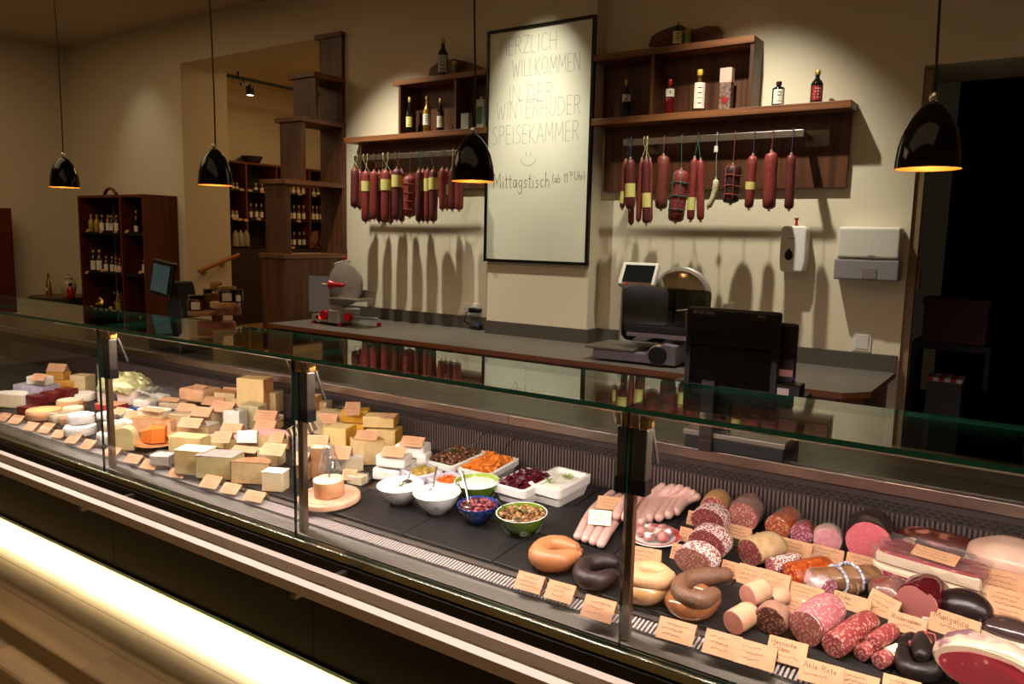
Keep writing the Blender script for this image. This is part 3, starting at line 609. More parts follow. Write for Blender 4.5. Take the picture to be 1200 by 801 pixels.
def bark_board(pts, Yb, label):
    P = [at(px, py, Y=Yb) for px, py in pts]; cx = sum(p.x for p in P)/len(P)
    t = thing('serving_board', label, 'board', (cx, Yb, ZU)); poly = [(p.x-cx, max(p.z-ZU, 0)) for p in P]
    M = Matrix(((1, 0, 0, 0), (0, .14, -1, .02), (0, .99, 0, 0), (0, 0, 0, 1)))
    MB().prism(poly, 0, .02, M=M).build('plank_face', wood('bark_wood', '#4a2413', '#7a4526', 'X', 1.1), t, bev=.003)
bark_board([(759, 54), (762, 42), (770, 36), (785, 30), (797, 28), (805, 33), (815, 33), (828, 29), (840, 30), (845, 35), (845, 46)], 5.07, 'rough bark-edged wooden board leaning on top of the right shelf')
bark_board([(501, 88), (503, 79), (512, 71), (530, 68), (548, 72), (563, 78), (566, 83)], 5.07, 'rounded wooden board leaning on top of the left shelf')
# ------------------------------------------------------------------ writing board
bx0, bx1 = at(571, 37, Y=4.94).x, at(698, 18, Y=4.94).x; bz1 = at(571, 37, Y=4.94).z; bz0 = at(568, 306, Y=4.94).z
wb = thing('writing_board', 'large white writing board in a thin black frame on the pilaster', 'board', ((bx0+bx1)/2, 4.968, bz0)); hw = (bx1-bx0)/2; hh = bz1-bz0
MB().box(-hw+.01, -.020, .01, hw-.01, -.004, hh-.01).build('panel', mat('board_white', '#e6e4cf', .35, coat=.15), wb)
b = MB(); b.box(-hw, -.03, 0, hw, 0, .022); b.box(-hw, -.03, hh-.022, hw, 0, hh); b.box(-hw, -.03, .022, -hw+.022, 0, hh-.022); b.box(hw-.022, -.03, .022, hw, 0, hh-.022); b.build('frame', BLACK, wb)
b = MB(); b2 = MB(); O = wb.location; ux, uz, nn = (1, 0, 0), (0, 0, 1), (0, -1, 0)
def bw(mb, text, x0, y0, x1, hpx, w):
    p = at(x0, y0, Y=4.948)-O; q = at(x1, y0, Y=4.948)-O; h = hpx*mpp(p+O); write(mb, text, (p.x, -.0205, p.z), ux, uz, nn, h, w, .02, (q.x-p.x)/h/textlen(text))
bw(b, 'HERZLICH', 586, 66, 654, 19, .0032); bw(b, 'WILLKOMMEN', 600, 91, 681, 19, .0032); bw(b, 'IN DER', 596, 122, 650, 20, .0032); bw(b, 'WINTERHUDER', 582, 141, 682, 20, .0032); bw(b, 'SPEISEKAMMER', 577, 170, 680, 21, .0032)
bw(b2, 'Mittagstisch', 578, 221, 645, 17, .0042); bw(b2, '(ab 11', 647, 214, 666, 10, .0032); bw(b2, '30', 667, 206, 672, 5, .0026); bw(b2, 'Uhr)', 673, 211, 686, 10, .0032)
c = at(619, 186, Y=4.948)-O; b.ribbon([(c.x+.065*math.cos(a), -.0205, c.z+.05*math.sin(a)) for a in [PI+PI*k/10 for k in range(11)]], .0035, nn)
for s in (-.02, .02): b.ribbon([(c.x+s, -.0205, c.z+.05), (c.x+s, -.0205, c.z+.02)], .0035, nn)
stuff(b.build('lettering', mat('ink_grey', '#8f8f84', .7), wb)); stuff(b2.build('lunch_line', mat('ink_black', '#1a1a18', .6), wb))
# ------------------------------------------------------------------ pendants
for k, (px, lab) in enumerate(((76, 'black pendant lamp nearest the left wall'), (252.5, 'black pendant lamp in front of the passage pier'), (554, 'black pendant lamp before the writing board'), (1087, 'black pendant lamp in front of the dark doorway'))):
    pyb = (219.5, 217, 212.5, 198)[k]; p = at(px, pyb, Y=3.05)
    t = thing('pendant_lamp', lab, 'lamp', p, 0, 'black pendant lamps over the display counter'); R_ = .104
    pr = [(R_, 0), (R_*.99, .03), (R_*.94, .075), (R_*.82, .125), (R_*.62, .17), (R_*.36, .205), (R_*.14, .222), (0, .224)]
    MB().lathe(pr, 36, cap=False).build('shade', mat('lamp_black_gloss', '#060404', .08, spec=.35), t); MB().lathe([(R_-.0015, .0), (R_*.975, .03), (R_*.925, .075), (R_*.80, .123), (R_*.6, .167), (R_*.34, .2), (0, .216)], 36, cap=False).build('lining', mat('lamp_lining_gold', '#d6913f', .45, .2), t)
    MB().lathe([(.012, .222), (.014, .226), (.014, .25), (.008, .256), (0, .257)], 14).build('cord_grip', CHROME, t)
    up = at((63, 246, 557.5, 1105)[k], -3, Y=3.05)-p; b = MB(); n = 10; pts = []
    for i in range(n+1):
        f = i/n; pts.append(Vector((up.x*f*.9+.012*math.sin(f*5+k), up.y*f, .255+(3.84-p.z-.255)*f)))
    b.tube(pts, .0045, 8); b.build('cord', BLACKM, t)
    MB().ball((0, 0, .09), (.028, .028, .034), 14, 8).build('bulb', mat('bulb_glow', '#ffd9a0', .5, emit=('#ffb45e', 4)), t)
    l = bpy.data.lights.new('bulb_lamp', 'POINT'); l.energy = 1.6; l.color = (1, .66, .3); l.shadow_soft_size = .03
    o = bpy.data.objects.new('bulb_lamp', l); COL.objects.link(o); o.parent = t; o.location = (0, 0, .045)
# ------------------------------------------------------------------ things on the wall and doorway side
def wl(px, py): return at(px, py, Y=5.12)
p = wl(932, 318); t = thing('soap_dispenser', 'white soap dispenser with a dark drop window under a red pump', 'dispenser', p); w = 29*mpp(p)/2; h = wl(932, 265).z-p.z
b = MB(); b.prism([(-w*.86, 0), (w*.86, 0), (w, h*.2), (w, h*.93), (w*.85, h), (-w*.85, h), (-w, h*.93), (-w, h*.2)], 0, .10, M=Matrix(((1, 0, 0, 0), (0, 0, -1, -.001), (0, 1, 0, 0), (0, 0, 0, 1)))); b.build('housing', PORC, t, bev=.012, seg=3)
b = MB(); b.prism([(.0, .06), (.022, .035), (.026, .015), (.018, -.006), (0, -.014), (-.018, -.006), (-.026, .015), (-.022, .035)], 0, .004, M=Matrix(((1, 0, 0, -.02), (0, 0, -1, -.1005), (0, 1, 0, h*.3), (0, 0, 0, 1)))); b.build('level_window', BLACK, t)
b = MB(); b.box(-.03, -.102, h*.72, .01, -.1005, h*.735); b.build('logo_mark', RED, t); MB().tube([(0, -.05, h), (0, -.05, h+.03), (0, -.05, h+.05)], [.012, .007, .016], 10).build('pump', mat('pump_red', '#b0353a', .2), t)
p = wl(1024, 328); q0, q1 = wl(987, 290).x-p.x, wl(1059, 290).x-p.x; zt = wl(990, 266).z-p.z; zm = wl(990, 302).z-p.z
t = thing('towel_dispenser', 'wide white paper towel dispenser with frosted lower half', 'dispenser', p)
MB().box(q0, -.14, zm, q1, -.001, zt).build('cover', WHITEP, t, bev=.016, seg=3); MB().box(q0-.012, -.135, 0, q1+.005, -.001, zm-.001).build('window', mat('frosted_plastic', '#aaa3a6', .35, trans=.35), t, bev=.012, seg=3)
b = MB(); b.box(-.045, -.139, zm*.1, .035, -.1352, zm*.55); b.build('towel_slot', mat('slot_grey', '#7c726c', .6), t); MB().box(-.02, -.1412, zm+.012, .02, -.1402, zm+.022).build('logo_mark', mat('logo_grey', '#8a857c', .4), t)
def wall_plate(px, py, wpx, hpx, label, name, cat, n=1):
    p = wl(px, py); w = wpx*mpp(p)/2; h = hpx*mpp(p)/2; t = thing(name, label, cat, (p.x, 5.12, p.z))
    MB().box(-w, -.008, -h, w, -.0005, h).build('cover_plate', WHITEP, t, bev=.003)
    for k in range(n):
        cx = -w+(2*k+1)*w/n
        if name == 'light_switch': MB().cbox((cx, -.0105, 0), (w*1.45, .006, h*1.5), rx=.05).build('rocker', WHITEP, t, bev=.002)
        else:
            MB().lathe([(.024, 0), (.024, .003), (.019, .003), (.019, .001), (0, .001)], 20, M=Matrix.Translation((cx, -.008, 0)) @ Matrix.Rotation(PI/2, 4, 'X')).build('insert', WHITEP, t)
            b = MB(); b.box(cx-.011, -.0103, -.003, cx-.006, -.009, .003); b.box(cx+.006, -.0103, -.003, cx+.011, -.009, .003); b.build('hole', BLACK, t)
wall_plate(1010.5, 400, 20, 23, 'square white light switch right of the dark screen', 'light_switch', 'switch'); wall_plate(552, 362, 29, 14, 'double wall socket above the counter beside the pilaster', 'wall_socket', 'socket', 2)
p = at(560, 386, Z=.9); t = thing('power_adapter', 'small black power adapter with blue cord under the wall socket', 'adapter', p)
MB().box(-.05, -.04, 0, .04, .05, .035).build('body', BLACK, t, bev=.006); s = wl(556, 363)-p; b = MB(); b.tube([(s.x, 5.10-p.y, s.z), (s.x-.03, 5.05-p.y, s.z-.02), (s.x-.05, 5.05-p.y, .06), (-.06, .05, .01), (-.02, .03, .02)], .006, 8); b.build('cable', BLACK, t); MB().cbox((s.x, 5.09-p.y, s.z), (.05, .05, .04)).cbox((s.x+.06, 5.085-p.y, s.z), (.06, .04, .035)).build('plug', BLACK, t, bev=.006); MB().box(.0, -.03, .0352, .03, .03, .05).build('blue_clip', mat('clip_blue', '#1d4f8a', .4), t)
# ------------------------------------------------------------------ meat slicers
def disc(b, c, r, th, ax='Y', n=28, m=0):
    M = Matrix.Translation(c) @ (Matrix.Rotation(PI/2, 4, 'X') if ax == 'Y' else Matrix.Rotation(PI/2, 4, 'Y') if ax == 'X' else Matrix.Identity(4)); return b.lathe([(r*.97, -th/2), (r, -th/2+.002), (r, th/2-.002), (r*.97, th/2)], n, M=M, m=m)
ALU = mat('cast_aluminium', '#a9a49e', .35, .5)
p = at(398, 379, Z=.9); t = thing('meat_slicer', 'aluminium meat slicer with red handle and knobs at the left end of the back counter', 'slicer', p, math.radians(4))
sc = mpp(p)
def px2(x, y): return ((x-398)*sc/.83, (379-y)*sc)
b = MB(); b.prism(rrect(-.22, -.12, .02, .16, .03), .022, .075); b.build('base', ALU, t, bev=.006); b = MB(); b.prism(rrect(.0, -.16, .14, .12, .03), .022, .13); b.build('motor_housing', ALU, t, bev=.008)
b = MB(); b.cbox((-.20, -.135, .25), (.012, .0, .0)); b = MB(); b.prism(rrect(-.21, .1, .02, .40, .02), 0, .006, M=Matrix(((1, 0, 0, 0), (0, 0, -1, -.135), (0, 1, 0, 0), (0, 0, 0, 1)))); b.prism(rrect(.0, .1, .17, .17, .02), 0, .006, M=Matrix(((1, 0, 0, 0), (0, 0, -1, -.134), (0, 1, 0, 0), (0, 0, 0, 1)))); b.build('guard_plate', mat('guard_alu', '#8e8b92', .4, .3), t)
b = MB(); disc(b, (.12, -.03, .34), .165, .012); b.build('blade', CHROME, t); b = MB(); disc(b, (.12, -.055, .34), .175, .03); b.build('blade_cover', ALU, t)
b = MB(); b.prism(rrect(.05, -.2, .40, -.02, .02), .215, .235); b.build('carriage', STEEL, t, bev=.003); b = MB(); b.box(.1, -.02, .235, .40, -.01, .30); b.build('fence', STEEL, t, bev=.003)
b = MB(); b.cbox((.02, .02, .50), (.14, .07, .05), ry=-.25); b.build('sharpener', ALU, t, bev=.012); b = MB(); disc(b, (.06, .0, .545), .016, .03, 'Z'); b.build('sharpener_knob', RED, t)
b = MB(); b.tube([(-.02, -.18, .34), (.08, -.18, .34)], .008, 8); b.build('handle_rod', CHROME, t); b = MB(); b.tube([(.06, -.18, .34), (.075, -.18, .34), (.078, -.18, .34), (.1, -.18, .34), (.12, -.18, .34), (.2, -.18, .34), (.215, -.18, .34)], [.03, .042, .04, .028, .019, .021, .014], 14); b.build('handle', RED, t)
for x, y in ((-.19, -.1), (-.19, .14), (.13, -.14), (.36, .08)): b = MB(); b.lathe([(.018, 0), (.022, .012), (.014, .03)], 12, (x, y, 0)); b.build('foot', RED, t)
b = MB(); disc(b, (-.02, -.15, .085), .04, .05, 'Y'); disc(b, (.25, -.17, .085), .035, .04, 'Y'); b.build('dial', RED, t)
b = MB(); b.tube([(.25, -.15, .085), (.36, .06, .06)], .012, 8); b.build('arm', ALU, t); b = MB(); disc(b, (-.105, -.121, .055), .012, .006); b.build('power_light', mat('red_lamp', '#ff3020', .4, emit=('#ff2a18', 3)), t); MB().box(-.155, -.1215, .042, -.125, -.1202, .068).build('switch_plate', BLACK, t)
# big slicer with display
p = at(745, 420, Z=.9); t = thing('weighing_slicer', 'grey weighing meat slicer with dark guard and tilted display beside the pilaster', 'slicer', p, math.radians(3))
b = MB(); b.prism([(-.20, .0), (.34, .0), (.34, .12), (.26, .13), (.14, .06), (-.2, .06)], -.22, .10, M=Matrix(((1, 0, 0, 0), (0, 0, 1, 0), (0, 1, 0, .012), (0, 0, 0, 1)))); b.build('base', mat('slicer_grey', '#77707a', .4, .2), t, bev=.008)
b = MB(); b.box(-.25, -.23, .074, .08, .12, .09); b.build('scale_tray', mat('tray_steel', '#7d786d', .4, .8), t, bev=.004); b = MB(); b.prism([(-.08, -.02), (.12, -.02), (.06, .12), (-.0, .12)], 0, .09, M=Matrix(((1, 0, 0, -.02), (0, 1, 0, .14), (0, 0, 1, .012), (0, 0, 0, 1)))); b.build('tray_stop', ALU, t, bev=.004)
b = MB(); disc(b, (.23, -.225, .068), .055, .03); b.build('thickness_knob', BLACK, t, bev=.004); b = MB(); disc(b, (.23, -.212, .068), .066, .012); b.build('knob_ring', STEEL, t)
b = MB(); b.cbox((-.10, .20, .26), (.16, .16, .44), ry=.02); b.build('column', ALU, t, bev=.02, seg=3); b = MB(); b.cbox((-.055, .13, .525), (.25, .05, .17), rx=-.55); b.build('display_head', WHITEP, t, bev=.012, seg=3); b = MB(); b.cbox((-.045, .098, .538), (.20, .006, .12), rx=-.55); b.build('display', mat('display_dark', '#15181a', .1), t)
b = MB(); b.cbox((-.115, .062, .468), (.02, .006, .012), rx=-.55); b.build('button', RED, t)
b = MB(); disc(b, (.22, .18, .40), .19, .05); b.build('blade_housing', ALU, t, bev=.006); b = MB(); disc(b, (.22, .145, .40), .17, .008); b.build('blade', CHROME, t)
b = MB(); b.prism(rrect(-.06, .22, .24, .56, .05, 6), 0, .012, M=Matrix(((1, 0, 0, .0), (0, 0, -1, -.10), (0, 1, 0, -.09), (0, 0, 0, 1)))); b.build('guard', mat('guard_smoke', '#14150d', .12, coat=.4), t)
b = MB(); b.prism(rrect(.25, .24, .48, .46, .02, 4), 0, .01, M=Matrix(((1, 0, 0, 0), (0, 0, -1, -.04), (0, 1, 0, -.0), (0, 0, 0, 1)))); b.build('hand_guard', clear('smoke_pane', (.42, .42, .36), 1.2), t); b = MB(); b.tube([(.28, -.06, .33), (.42, -.06, .35)], .008, 8); b.tube([(.33, -.03, .2), (.33, -.03, .33)], .012, 8); b.build('holder_rod', CHROME, t)
b = MB(); b.box(-.02, -.16, .19, .62, .12, .235); b.build('carriage', mat('carriage_black', '#0e0c0c', .3), t, bev=.006); b = MB(); b.box(.0, -.165, .165, .62, .1, .1895); b.build('carriage_rail', mat('rail_mauve', '#8a7f84', .35, .7), t); b = MB(); b.cbox((.55, -.02, .30), (.02, .2, .20), ry=.35); b.build('product_plate', STEEL, t, bev=.004)
b = MB(); b.prism([(.02, .13), (.12, .14), (.16, .16), (.06, .165)], -.14, .06, M=Matrix(((1, 0, 0, 0), (0, 0, 1, 0), (0, 1, 0, 0), (0, 0, 0, 1)))); b.box(.4, -.12, .13, .5, .08, .165); b.build('carriage_foot', STEELD, t)
# ------------------------------------------------------------------ register scale behind the counter
ZW = .957
p = at(866, 527, Z=ZW); t = thing('register_scale', 'black shop scale with steel weighing plate and two screens on a mast', 'scale', p, 0)
s_ = mpp(p); 
b = MB(); b.box(-.165, -.075, 0, .165, .12, .045); b.build('base', BLACKM, t, bev=.004); b = MB(); b.box(-.17, -.08, .046, .17, .125, .064); b.build('weighing_plate', STEEL, t, bev=.003)
b = MB(); b.box(-.11, -.092, 0, -.065, -.0755, .04); b.box(-.11, -.092, .04, -.065, -.081, .24); b.build('mast', mat('mast_dark', '#241a18', .4), t, bev=.003)
c0 = at(857, 412, Y=p.y-.06)-p; ww = 46*mpp(c0+p)/.83; hh_ = 50*mpp(c0+p)
o = MB().cbox((c0.x, -.06, c0.z), (ww*2, .03, hh_*2), rz=0).build('customer_screen', BLACK, t, bev=.008); 
b = MB(); b.box(c0.x-ww+.02, -.0755, c0.z-hh_+.025, c0.x+ww-.02, -.0752, c0.z+hh_-.03); b.build('glass', mat('screen_glass_off', '#060506', .05), o)
b = MB(); write(b, 'METTLER TOLEDO'.replace('G', 'C'), (c0.x-ww+.025, -.0756, c0.z+hh_-.02), ux, uz, nn, .008, .0015, 0, .8); write(b, 'IMPACT'.replace('G', 'C'), (c0.x+ww-.07, -.0756, c0.z+hh_-.02), ux, uz, nn, .007, .0014, 0, .8); b.build('lettering', mat('print_grey', '#8a8580', .5), o)
c1 = at(918, 421, Y=p.y+.0)-p; 
o = MB().cbox((c1.x-.12, .0, c1.z), (.32, .035, 86*mpp(c1+p))).build('operator_screen', mat('housing_maroon_black', '#1c0c0c', .35), t, bev=.01)
e = at(921, 437, Y=p.y-.019)-p; b = MB(); b.cbox((e.x, -.0185, e.z), (.042, .001, .022)); b.build('pink_sticker', mat('sticker_pink', '#d99a98', .6), o); b = MB(); b.cbox((e.x+.022, -.0188, e.z-.016), (.014, .001, .012)); b.build('purple_sticker', mat('sticker_purple', '#3d2a6b', .6), o)
e = at(917, 459, Y=p.y-.07)-p; MB().cbox((e.x-.03, -.03, e.z-.005), (.16, .07, .06)).build('printer_unit', BLACK, t, bev=.005); b = MB(); b.cbox((e.x, -.0655, e.z), (.036, .002, .022)); b.build('badge', STEEL, t)
b = MB(); b.box(c0.x-.06, -.044, .04, c0.x+.0, -.02, c0.z); b.box(c0.x-.2, -.04, c0.z-hh_-.04, c0.x+.24, .03, c0.z-hh_+.02); b.build('bracket', BLACK, t)
# ------------------------------------------------------------------ stepped shelf divider
sd = thing('stepped_shelf', 'stepped walnut room divider shelf rising beside the passage', 'shelf', (-5.52, 4.80, 0))
def sl(b, name, m): 
    for i, v in enumerate(b.v): b.v[i] = (v[0]+5.52, v[1]-4.80, v[2])
    return b.build(name, m, sd, bev=.002)
SX0, SX1 = -5.695, -5.352
steps = [(1.471, 4.405), (2.098, 4.43), (2.632, 4.60), (3.022, 4.755), (3.42, 5.06)]
for i, (z, yf) in enumerate(steps):
    sl(MB().box(SX0, yf, z-.04, SX1, 5.118, z), 'step_board', wood('walnut_step', '#4a2816', '#7a4a2c', 'Y', 1.0))
    if i: 
        zb = 1.4715 if i == 4 else steps[i-1][0]+.0005
        if i == 4:
            for a, c in zip([s[0] for s in steps[:-1]], [s[0] for s in steps[1:]]): sl(MB().box(SX0+.05, 5.075, a+.0005, SX1-.004, 5.117, c-.0405), 'upright', WALNUT)
        else: sl(MB().box(SX0+.045, yf+.02, zb, SX1-.012, yf+.06, z-.0405), 'upright', WALNUT)
sl(MB().box(SX0+.02, 4.42, 0, SX1-.004, 5.117, 1.43), 'cabinet_body', WALNUT)
# ------------------------------------------------------------------ tall bottle cabinet
cx0, cx1, cyf, cyb, ct = -9.332, -7.985, 4.72, 5.115, 2.02
cb = thing('bottle_cabinet', 'tall mahogany cabinet of open bays with bottles and price tags', 'cabinet', ((cx0+cx1)/2, cyf, 0)); ccx = (cx0+cx1)/2
def kl(b, name, m): 
    for i, v in enumerate(b.v): b.v[i] = (v[0]-ccx, v[1]-cyf, v[2])
    return b.build(name, m, cb, bev=.002)
dv = at(141, 260, Y=cyf).x; zs = [at(115, 271.5, Y=cyf).z, at(115, 318, Y=cyf).z, at(115, 363, Y=cyf).z]
kl(MB().box(cx0, cyf, 0, cx0+.03, cyb, ct-.03), 'side_panel', REDWOOD); kl(MB().box(cx1-.03, cyf, 0, cx1, cyb, ct-.03), 'side_panel', REDWOOD); kl(MB().box(dv-.015, cyf, .05, dv+.015, cyb-.02, ct-.03), 'divider', REDWOOD)
kl(MB().box(cx0, cyf, ct-.03, cx1, cyb, ct), 'top_board', REDWOOD); kl(MB().box(cx0+.03, cyb-.015, 0, cx1-.03, cyb, ct-.031), 'back_panel', REDWOOD)
for z in zs:
    kl(MB().box(cx0+.03, cyf+.01, z-.03, dv-.015, cyb-.016, z), 'shelf_board', BLACKM); kl(MB().box(dv+.015, cyf+.01, z-.03, cx1-.03, cyb-.016, z), 'shelf_board', BLACKM)
b = MB(); x = at(131, 240, Y=5.08).x; kl(MB().box(x-.02, cyb-.022, .1, x+.02, cyb-.016, ct-.06), 'pale_strip', mat('pale_strip', '#b9ab90', .6))
cbY = 4.80
row = 'bottles in the tall mahogany cabinet'
for px, wd, g, lab, lm in ((107.4, 6.5, GL_Y, 'yellow bottle with cork, first in the top row of the mahogany cabinet', LABW), (114.2, 6.5, GL_Y, 'yellow bottle with cork, second in the top row of the mahogany cabinet', LABW), (120.5, 6.5, GL_D, 'dark bottle with white label, third in the top row of the mahogany cabinet', LABW), (127.3, 5.5, GL_D, 'dark bottle behind a pink tag in the top row of the mahogany cabinet', LABW), (131.4, 5.5, GL_D, 'dark bottle just right of the pink tag in the mahogany cabinet', LABW), (137.3, 6, GL_D, 'dark bottle against the divider, top row of the mahogany cabinet', LABW)):
    bottle(px, 269, 249, wd, g, g != GL_Y, lab, Y=cbY, group=row, zb=zs[0], band=(.1, .55), cap=mat('cork_brown', '#a8875c', .7), marks=False)
p = at(126, 258, Y=4.74); t = thing('tag', 'round pink tag hanging among the dark bottles of the mahogany cabinet', 'tag', p); b = MB(); disc(b, (0, 0, 0), .024, .004); b.build('disc', mat('tag_pink', '#d8675c', .6), t); b = MB(); b.tube([(0, .004, .02), (.0, .03, .05)], .002, 5); b.build('string', TWINE, t)
t, w, h = carton(102.7, 317, 299, 6, mat('clear_box', '#6f6a66', .2), 'small grey box beside white-labelled bottles in the cabinet', Y=cbY); t.location.z = zs[1]
for px, y0, wd, g, lab in ((110.5, 293, 7, GL_D, 'dark bottle with paper hang tag in the middle row of the mahogany cabinet'), (117.7, 292, 8, GL_A, 'squat bottle with wide white label in the middle row of the mahogany cabinet'), (125.4, 299, 6, GL_A, 'short bottle with white label, middle row beside the wide-labelled one'), (132.2, 299, 5.5, GL_D, 'short dark bottle with narrow label in the middle row of the mahogany cabinet'), (136.6, 300, 4.5, GL_A, 'thin amber bottle in the middle row of the mahogany cabinet'), (140.8, 301, 5, GL_A, 'last bottle of the middle row by the divider of the mahogany cabinet')):
    bottle(px, 317, y0, wd, g, True, lab, Y=cbY, group=row, zb=zs[1], band=(.05, .5), marks=False)
for px, lab in ((154.8, 'left dark bottle in the narrow right bay of the mahogany cabinet'), (160.3, 'right dark bottle in the narrow right bay of the mahogany cabinet')): bottle(px, 269, 243, 5.5, GL_D, True, lab, Y=cbY+.06, group=row, zb=zs[0], band=(.05, .32), marks=False)
bottle(169.0, 316, 299, 4, GL_A, True, 'small white-labelled bottle in the narrow bay near the till screen', Y=cbY, zb=zs[1], band=(.1, .7), marks=False)
p = at(118, 358, Y=4.82); p.z = zs[2]; t = thing('gold_parcel', 'crumpled gold-foil parcel on the bottom shelf of the mahogany cabinet', 'parcel', p); b = MB().ball((0, 0, .055), (.065, .05, .055), 12, 8); b.warp(.03, 22, 3); b.build('foil', mat('foil_gold', '#c9a64e', .25, 1), t); b = MB(); b.ball((0, 0, .115), (.03, .02, .025), 8, 5); b.warp(.01, 40, 2); b.build('twist', GOLD, t)
p = at(139, 363, Y=4.80); p.z = zs[2]; t = thing('dried_bouquet', 'dried speckled flower bunch in a glass on the bottom shelf', 'bouquet', p)
MB().lathe([(.03, 0), (.035, .08), (.028, .1)], 14).build('glass', GL_Y, t); b = MB(); rb = random.Random(4)
for k in range(46): 
    a = rb.uniform(0, 6.28); rr = rb.uniform(0, .042); z = rb.uniform(.09, .22); b.ball((rr*math.cos(a), rr*math.sin(a), z), .0085, 6, 4)
stuff(b.build('blossoms', mat('dried_blossom', '#8f7a50', .8, var=(70, '#c9b486')), t))
for px, py, lab in ((104, 270.5, 'under the yellow bottles'), (120, 271.5, 'under the dark bottles of the top row'), (137, 271.5, 'under the last top row bottle'), (150, 271.5, 'in the narrow right bay, top row'), (103, 319.5, 'under the grey box of the middle row'), (121.5, 317, 'under the squat white-labelled bottle'), (139, 317.5, 'by the divider in the middle row'), (166, 319, 'in the narrow right bay, middle row'), (108, 360, 'before the gold-foil parcel'), (131, 361, 'before the dried flower bunch')):
    p = at(px, py, Y=cyf+.008); t = thing('price_tag', 'small tan price tag '+lab+' in the mahogany cabinet', 'tag', p, 0, 'price tags in the mahogany cabinet'); MB().cbox((0, -.012, .004), (.06, .003, .036), rx=-.6).build('card', KRAFT, t); b = MB(); b.ribbon([(-.02, -.0145, .004), (.0, -.0140, .008), (.02, -.0145, .003)], .003, (0, -1, .6)); b.build('pen_mark', INK, t)
p = at(129, 226, Y=4.9); p.z = ct; t = thing('wooden_arch', 'arched wooden handle piece lying on top of the mahogany cabinet', 'ornament', p)
b = MB(); b.tube([(-.12+.0, 0, .02), (-.07, 0, .07), (0, 0, .09), (.07, 0, .07), (.13, 0, .02)], .022, 8, flat=.7); b.build('arch', wood('arch_wood', '#5a3018', '#7d4826', 'X'), t); MB().box(-.17, -.04, 0, .19, .04, .012).build('base', WALNUTX_LIT, t)
# ------------------------------------------------------------------ barrel table
p = at(64, 347, Y=4.65); zb = p.z; t = thing('barrel_table', 'wooden barrel with a dark round top at the left wall', 'barrel', (p.x, 4.75, 0)); R_ = .36
b = MB(); b.lathe([(R_, zb-.055), (R_*1.01, zb-.05), (R_*1.01, zb-.003), (R_*.99, zb)], 40); b.build('top_rim', mat('rim_steel_dark', '#4d4639', .45, .4), t); MB().lathe([(R_*.985, zb-.02), (R_*.985, zb+.001)], 40).build('top_plate', wood('barrel_top', '#4a3420', '#6b4d30', 'X'), t)
for k in range(22):
    a0, a1 = 2*PI*k/22+.004, 2*PI*(k+1)/22-.004; b = MB(); vs = []
    for z, r in ((0, .27), (.2, .31), (.45, .335), (.7, .32), (zb-.056, .29)):
        for a in (a0, a1): vs.append((r*math.cos(a), r*math.sin(a), z)); vs.append(((r-.02)*math.cos(a), (r-.02)*math.sin(a), z))
    fs = []
    for i in range(4): o = i*4; fs += [(o, o+2, o+6, o+4), (o+1, o+5, o+7, o+3), (o, o+4, o+5, o+1), (o+2, o+3, o+7, o+6)]
    b.add(vs, fs); b.build('stave', wood('barrel_wood', '#5a3c20', '#7d5834', 'Z'), t)
for z, r in ((.12, .301), (.70, .325)): MB().lathe([(r, z-.02), (r+.004, z-.02), (r+.004, z+.02), (r, z+.02)], 32).build('hoop', STEELD, t)
BX, BY, BZ = p.x, 4.75, zb+.001
def onb(px): return at(px, 342, Y=4.70).x
t = thing('bottle', 'gold bottle with oval emblem on the barrel table', 'bottle', (onb(59.5), 4.68, BZ)); MB().lathe([(.028, 0), (.034, .01), (.036, .08), (.028, .15), (.014, .19), (.012, .22)], 16).build('glass', GOLD, t); MB().lathe([(.016, .22), (.017, .23), (.014, .265), (0, .268)], 12).build('cap', GOLD, t); b = MB(); b.lathe([(0, 0), (.02, 0), (.02, .003), (0, .003)], 16, M=Matrix.Translation((.016, -.033, .075)) @ Matrix.Rotation(.45, 4, 'Z') @ Matrix.Rotation(PI/2, 4, 'X')); b.build('emblem', LABW, t)
t = thing('ceramic_jar', 'bulbous cream ceramic jar with lid on the barrel table', 'jar', (onb(77), 4.74, BZ)); MB().lathe([(.05, 0), (.06, .01), (.085, .10), (.088, .14), (.07, .19), (.045, .21), (.045, .22)], 24).build('body', mat('ceramic_cream', '#b0a78c', .3, coat=.3), t); MB().lathe([(.052, .22), (.05, .235), (.02, .25), (.014, .255), (.018, .268), (.0, .275)], 20).build('lid', mat('ceramic_cream', '#b0a78c', .3), t)
t = thing('bottle', 'small red bottle with black stopper on the barrel table', 'bottle', (onb(89), 4.64, BZ)); MB().lathe([(.036, 0), (.042, .01), (.042, .10), (.02, .13), (.016, .15)], 18).build('glass', mat('bottle_bright_red', '#a01018', .15, coat=.5), t); MB().lathe([(.02, .15), (.02, .175), (0, .178)], 12).build('cap', BLACK, t)
o = MB().box(-10.24, 3.55, 0, -9.93, 4.27, 1.86).build('side_cupboard', REDWOOD, bev=.003); tag(o, 'dark mahogany cupboard end standing against the left wall', 'cupboard')
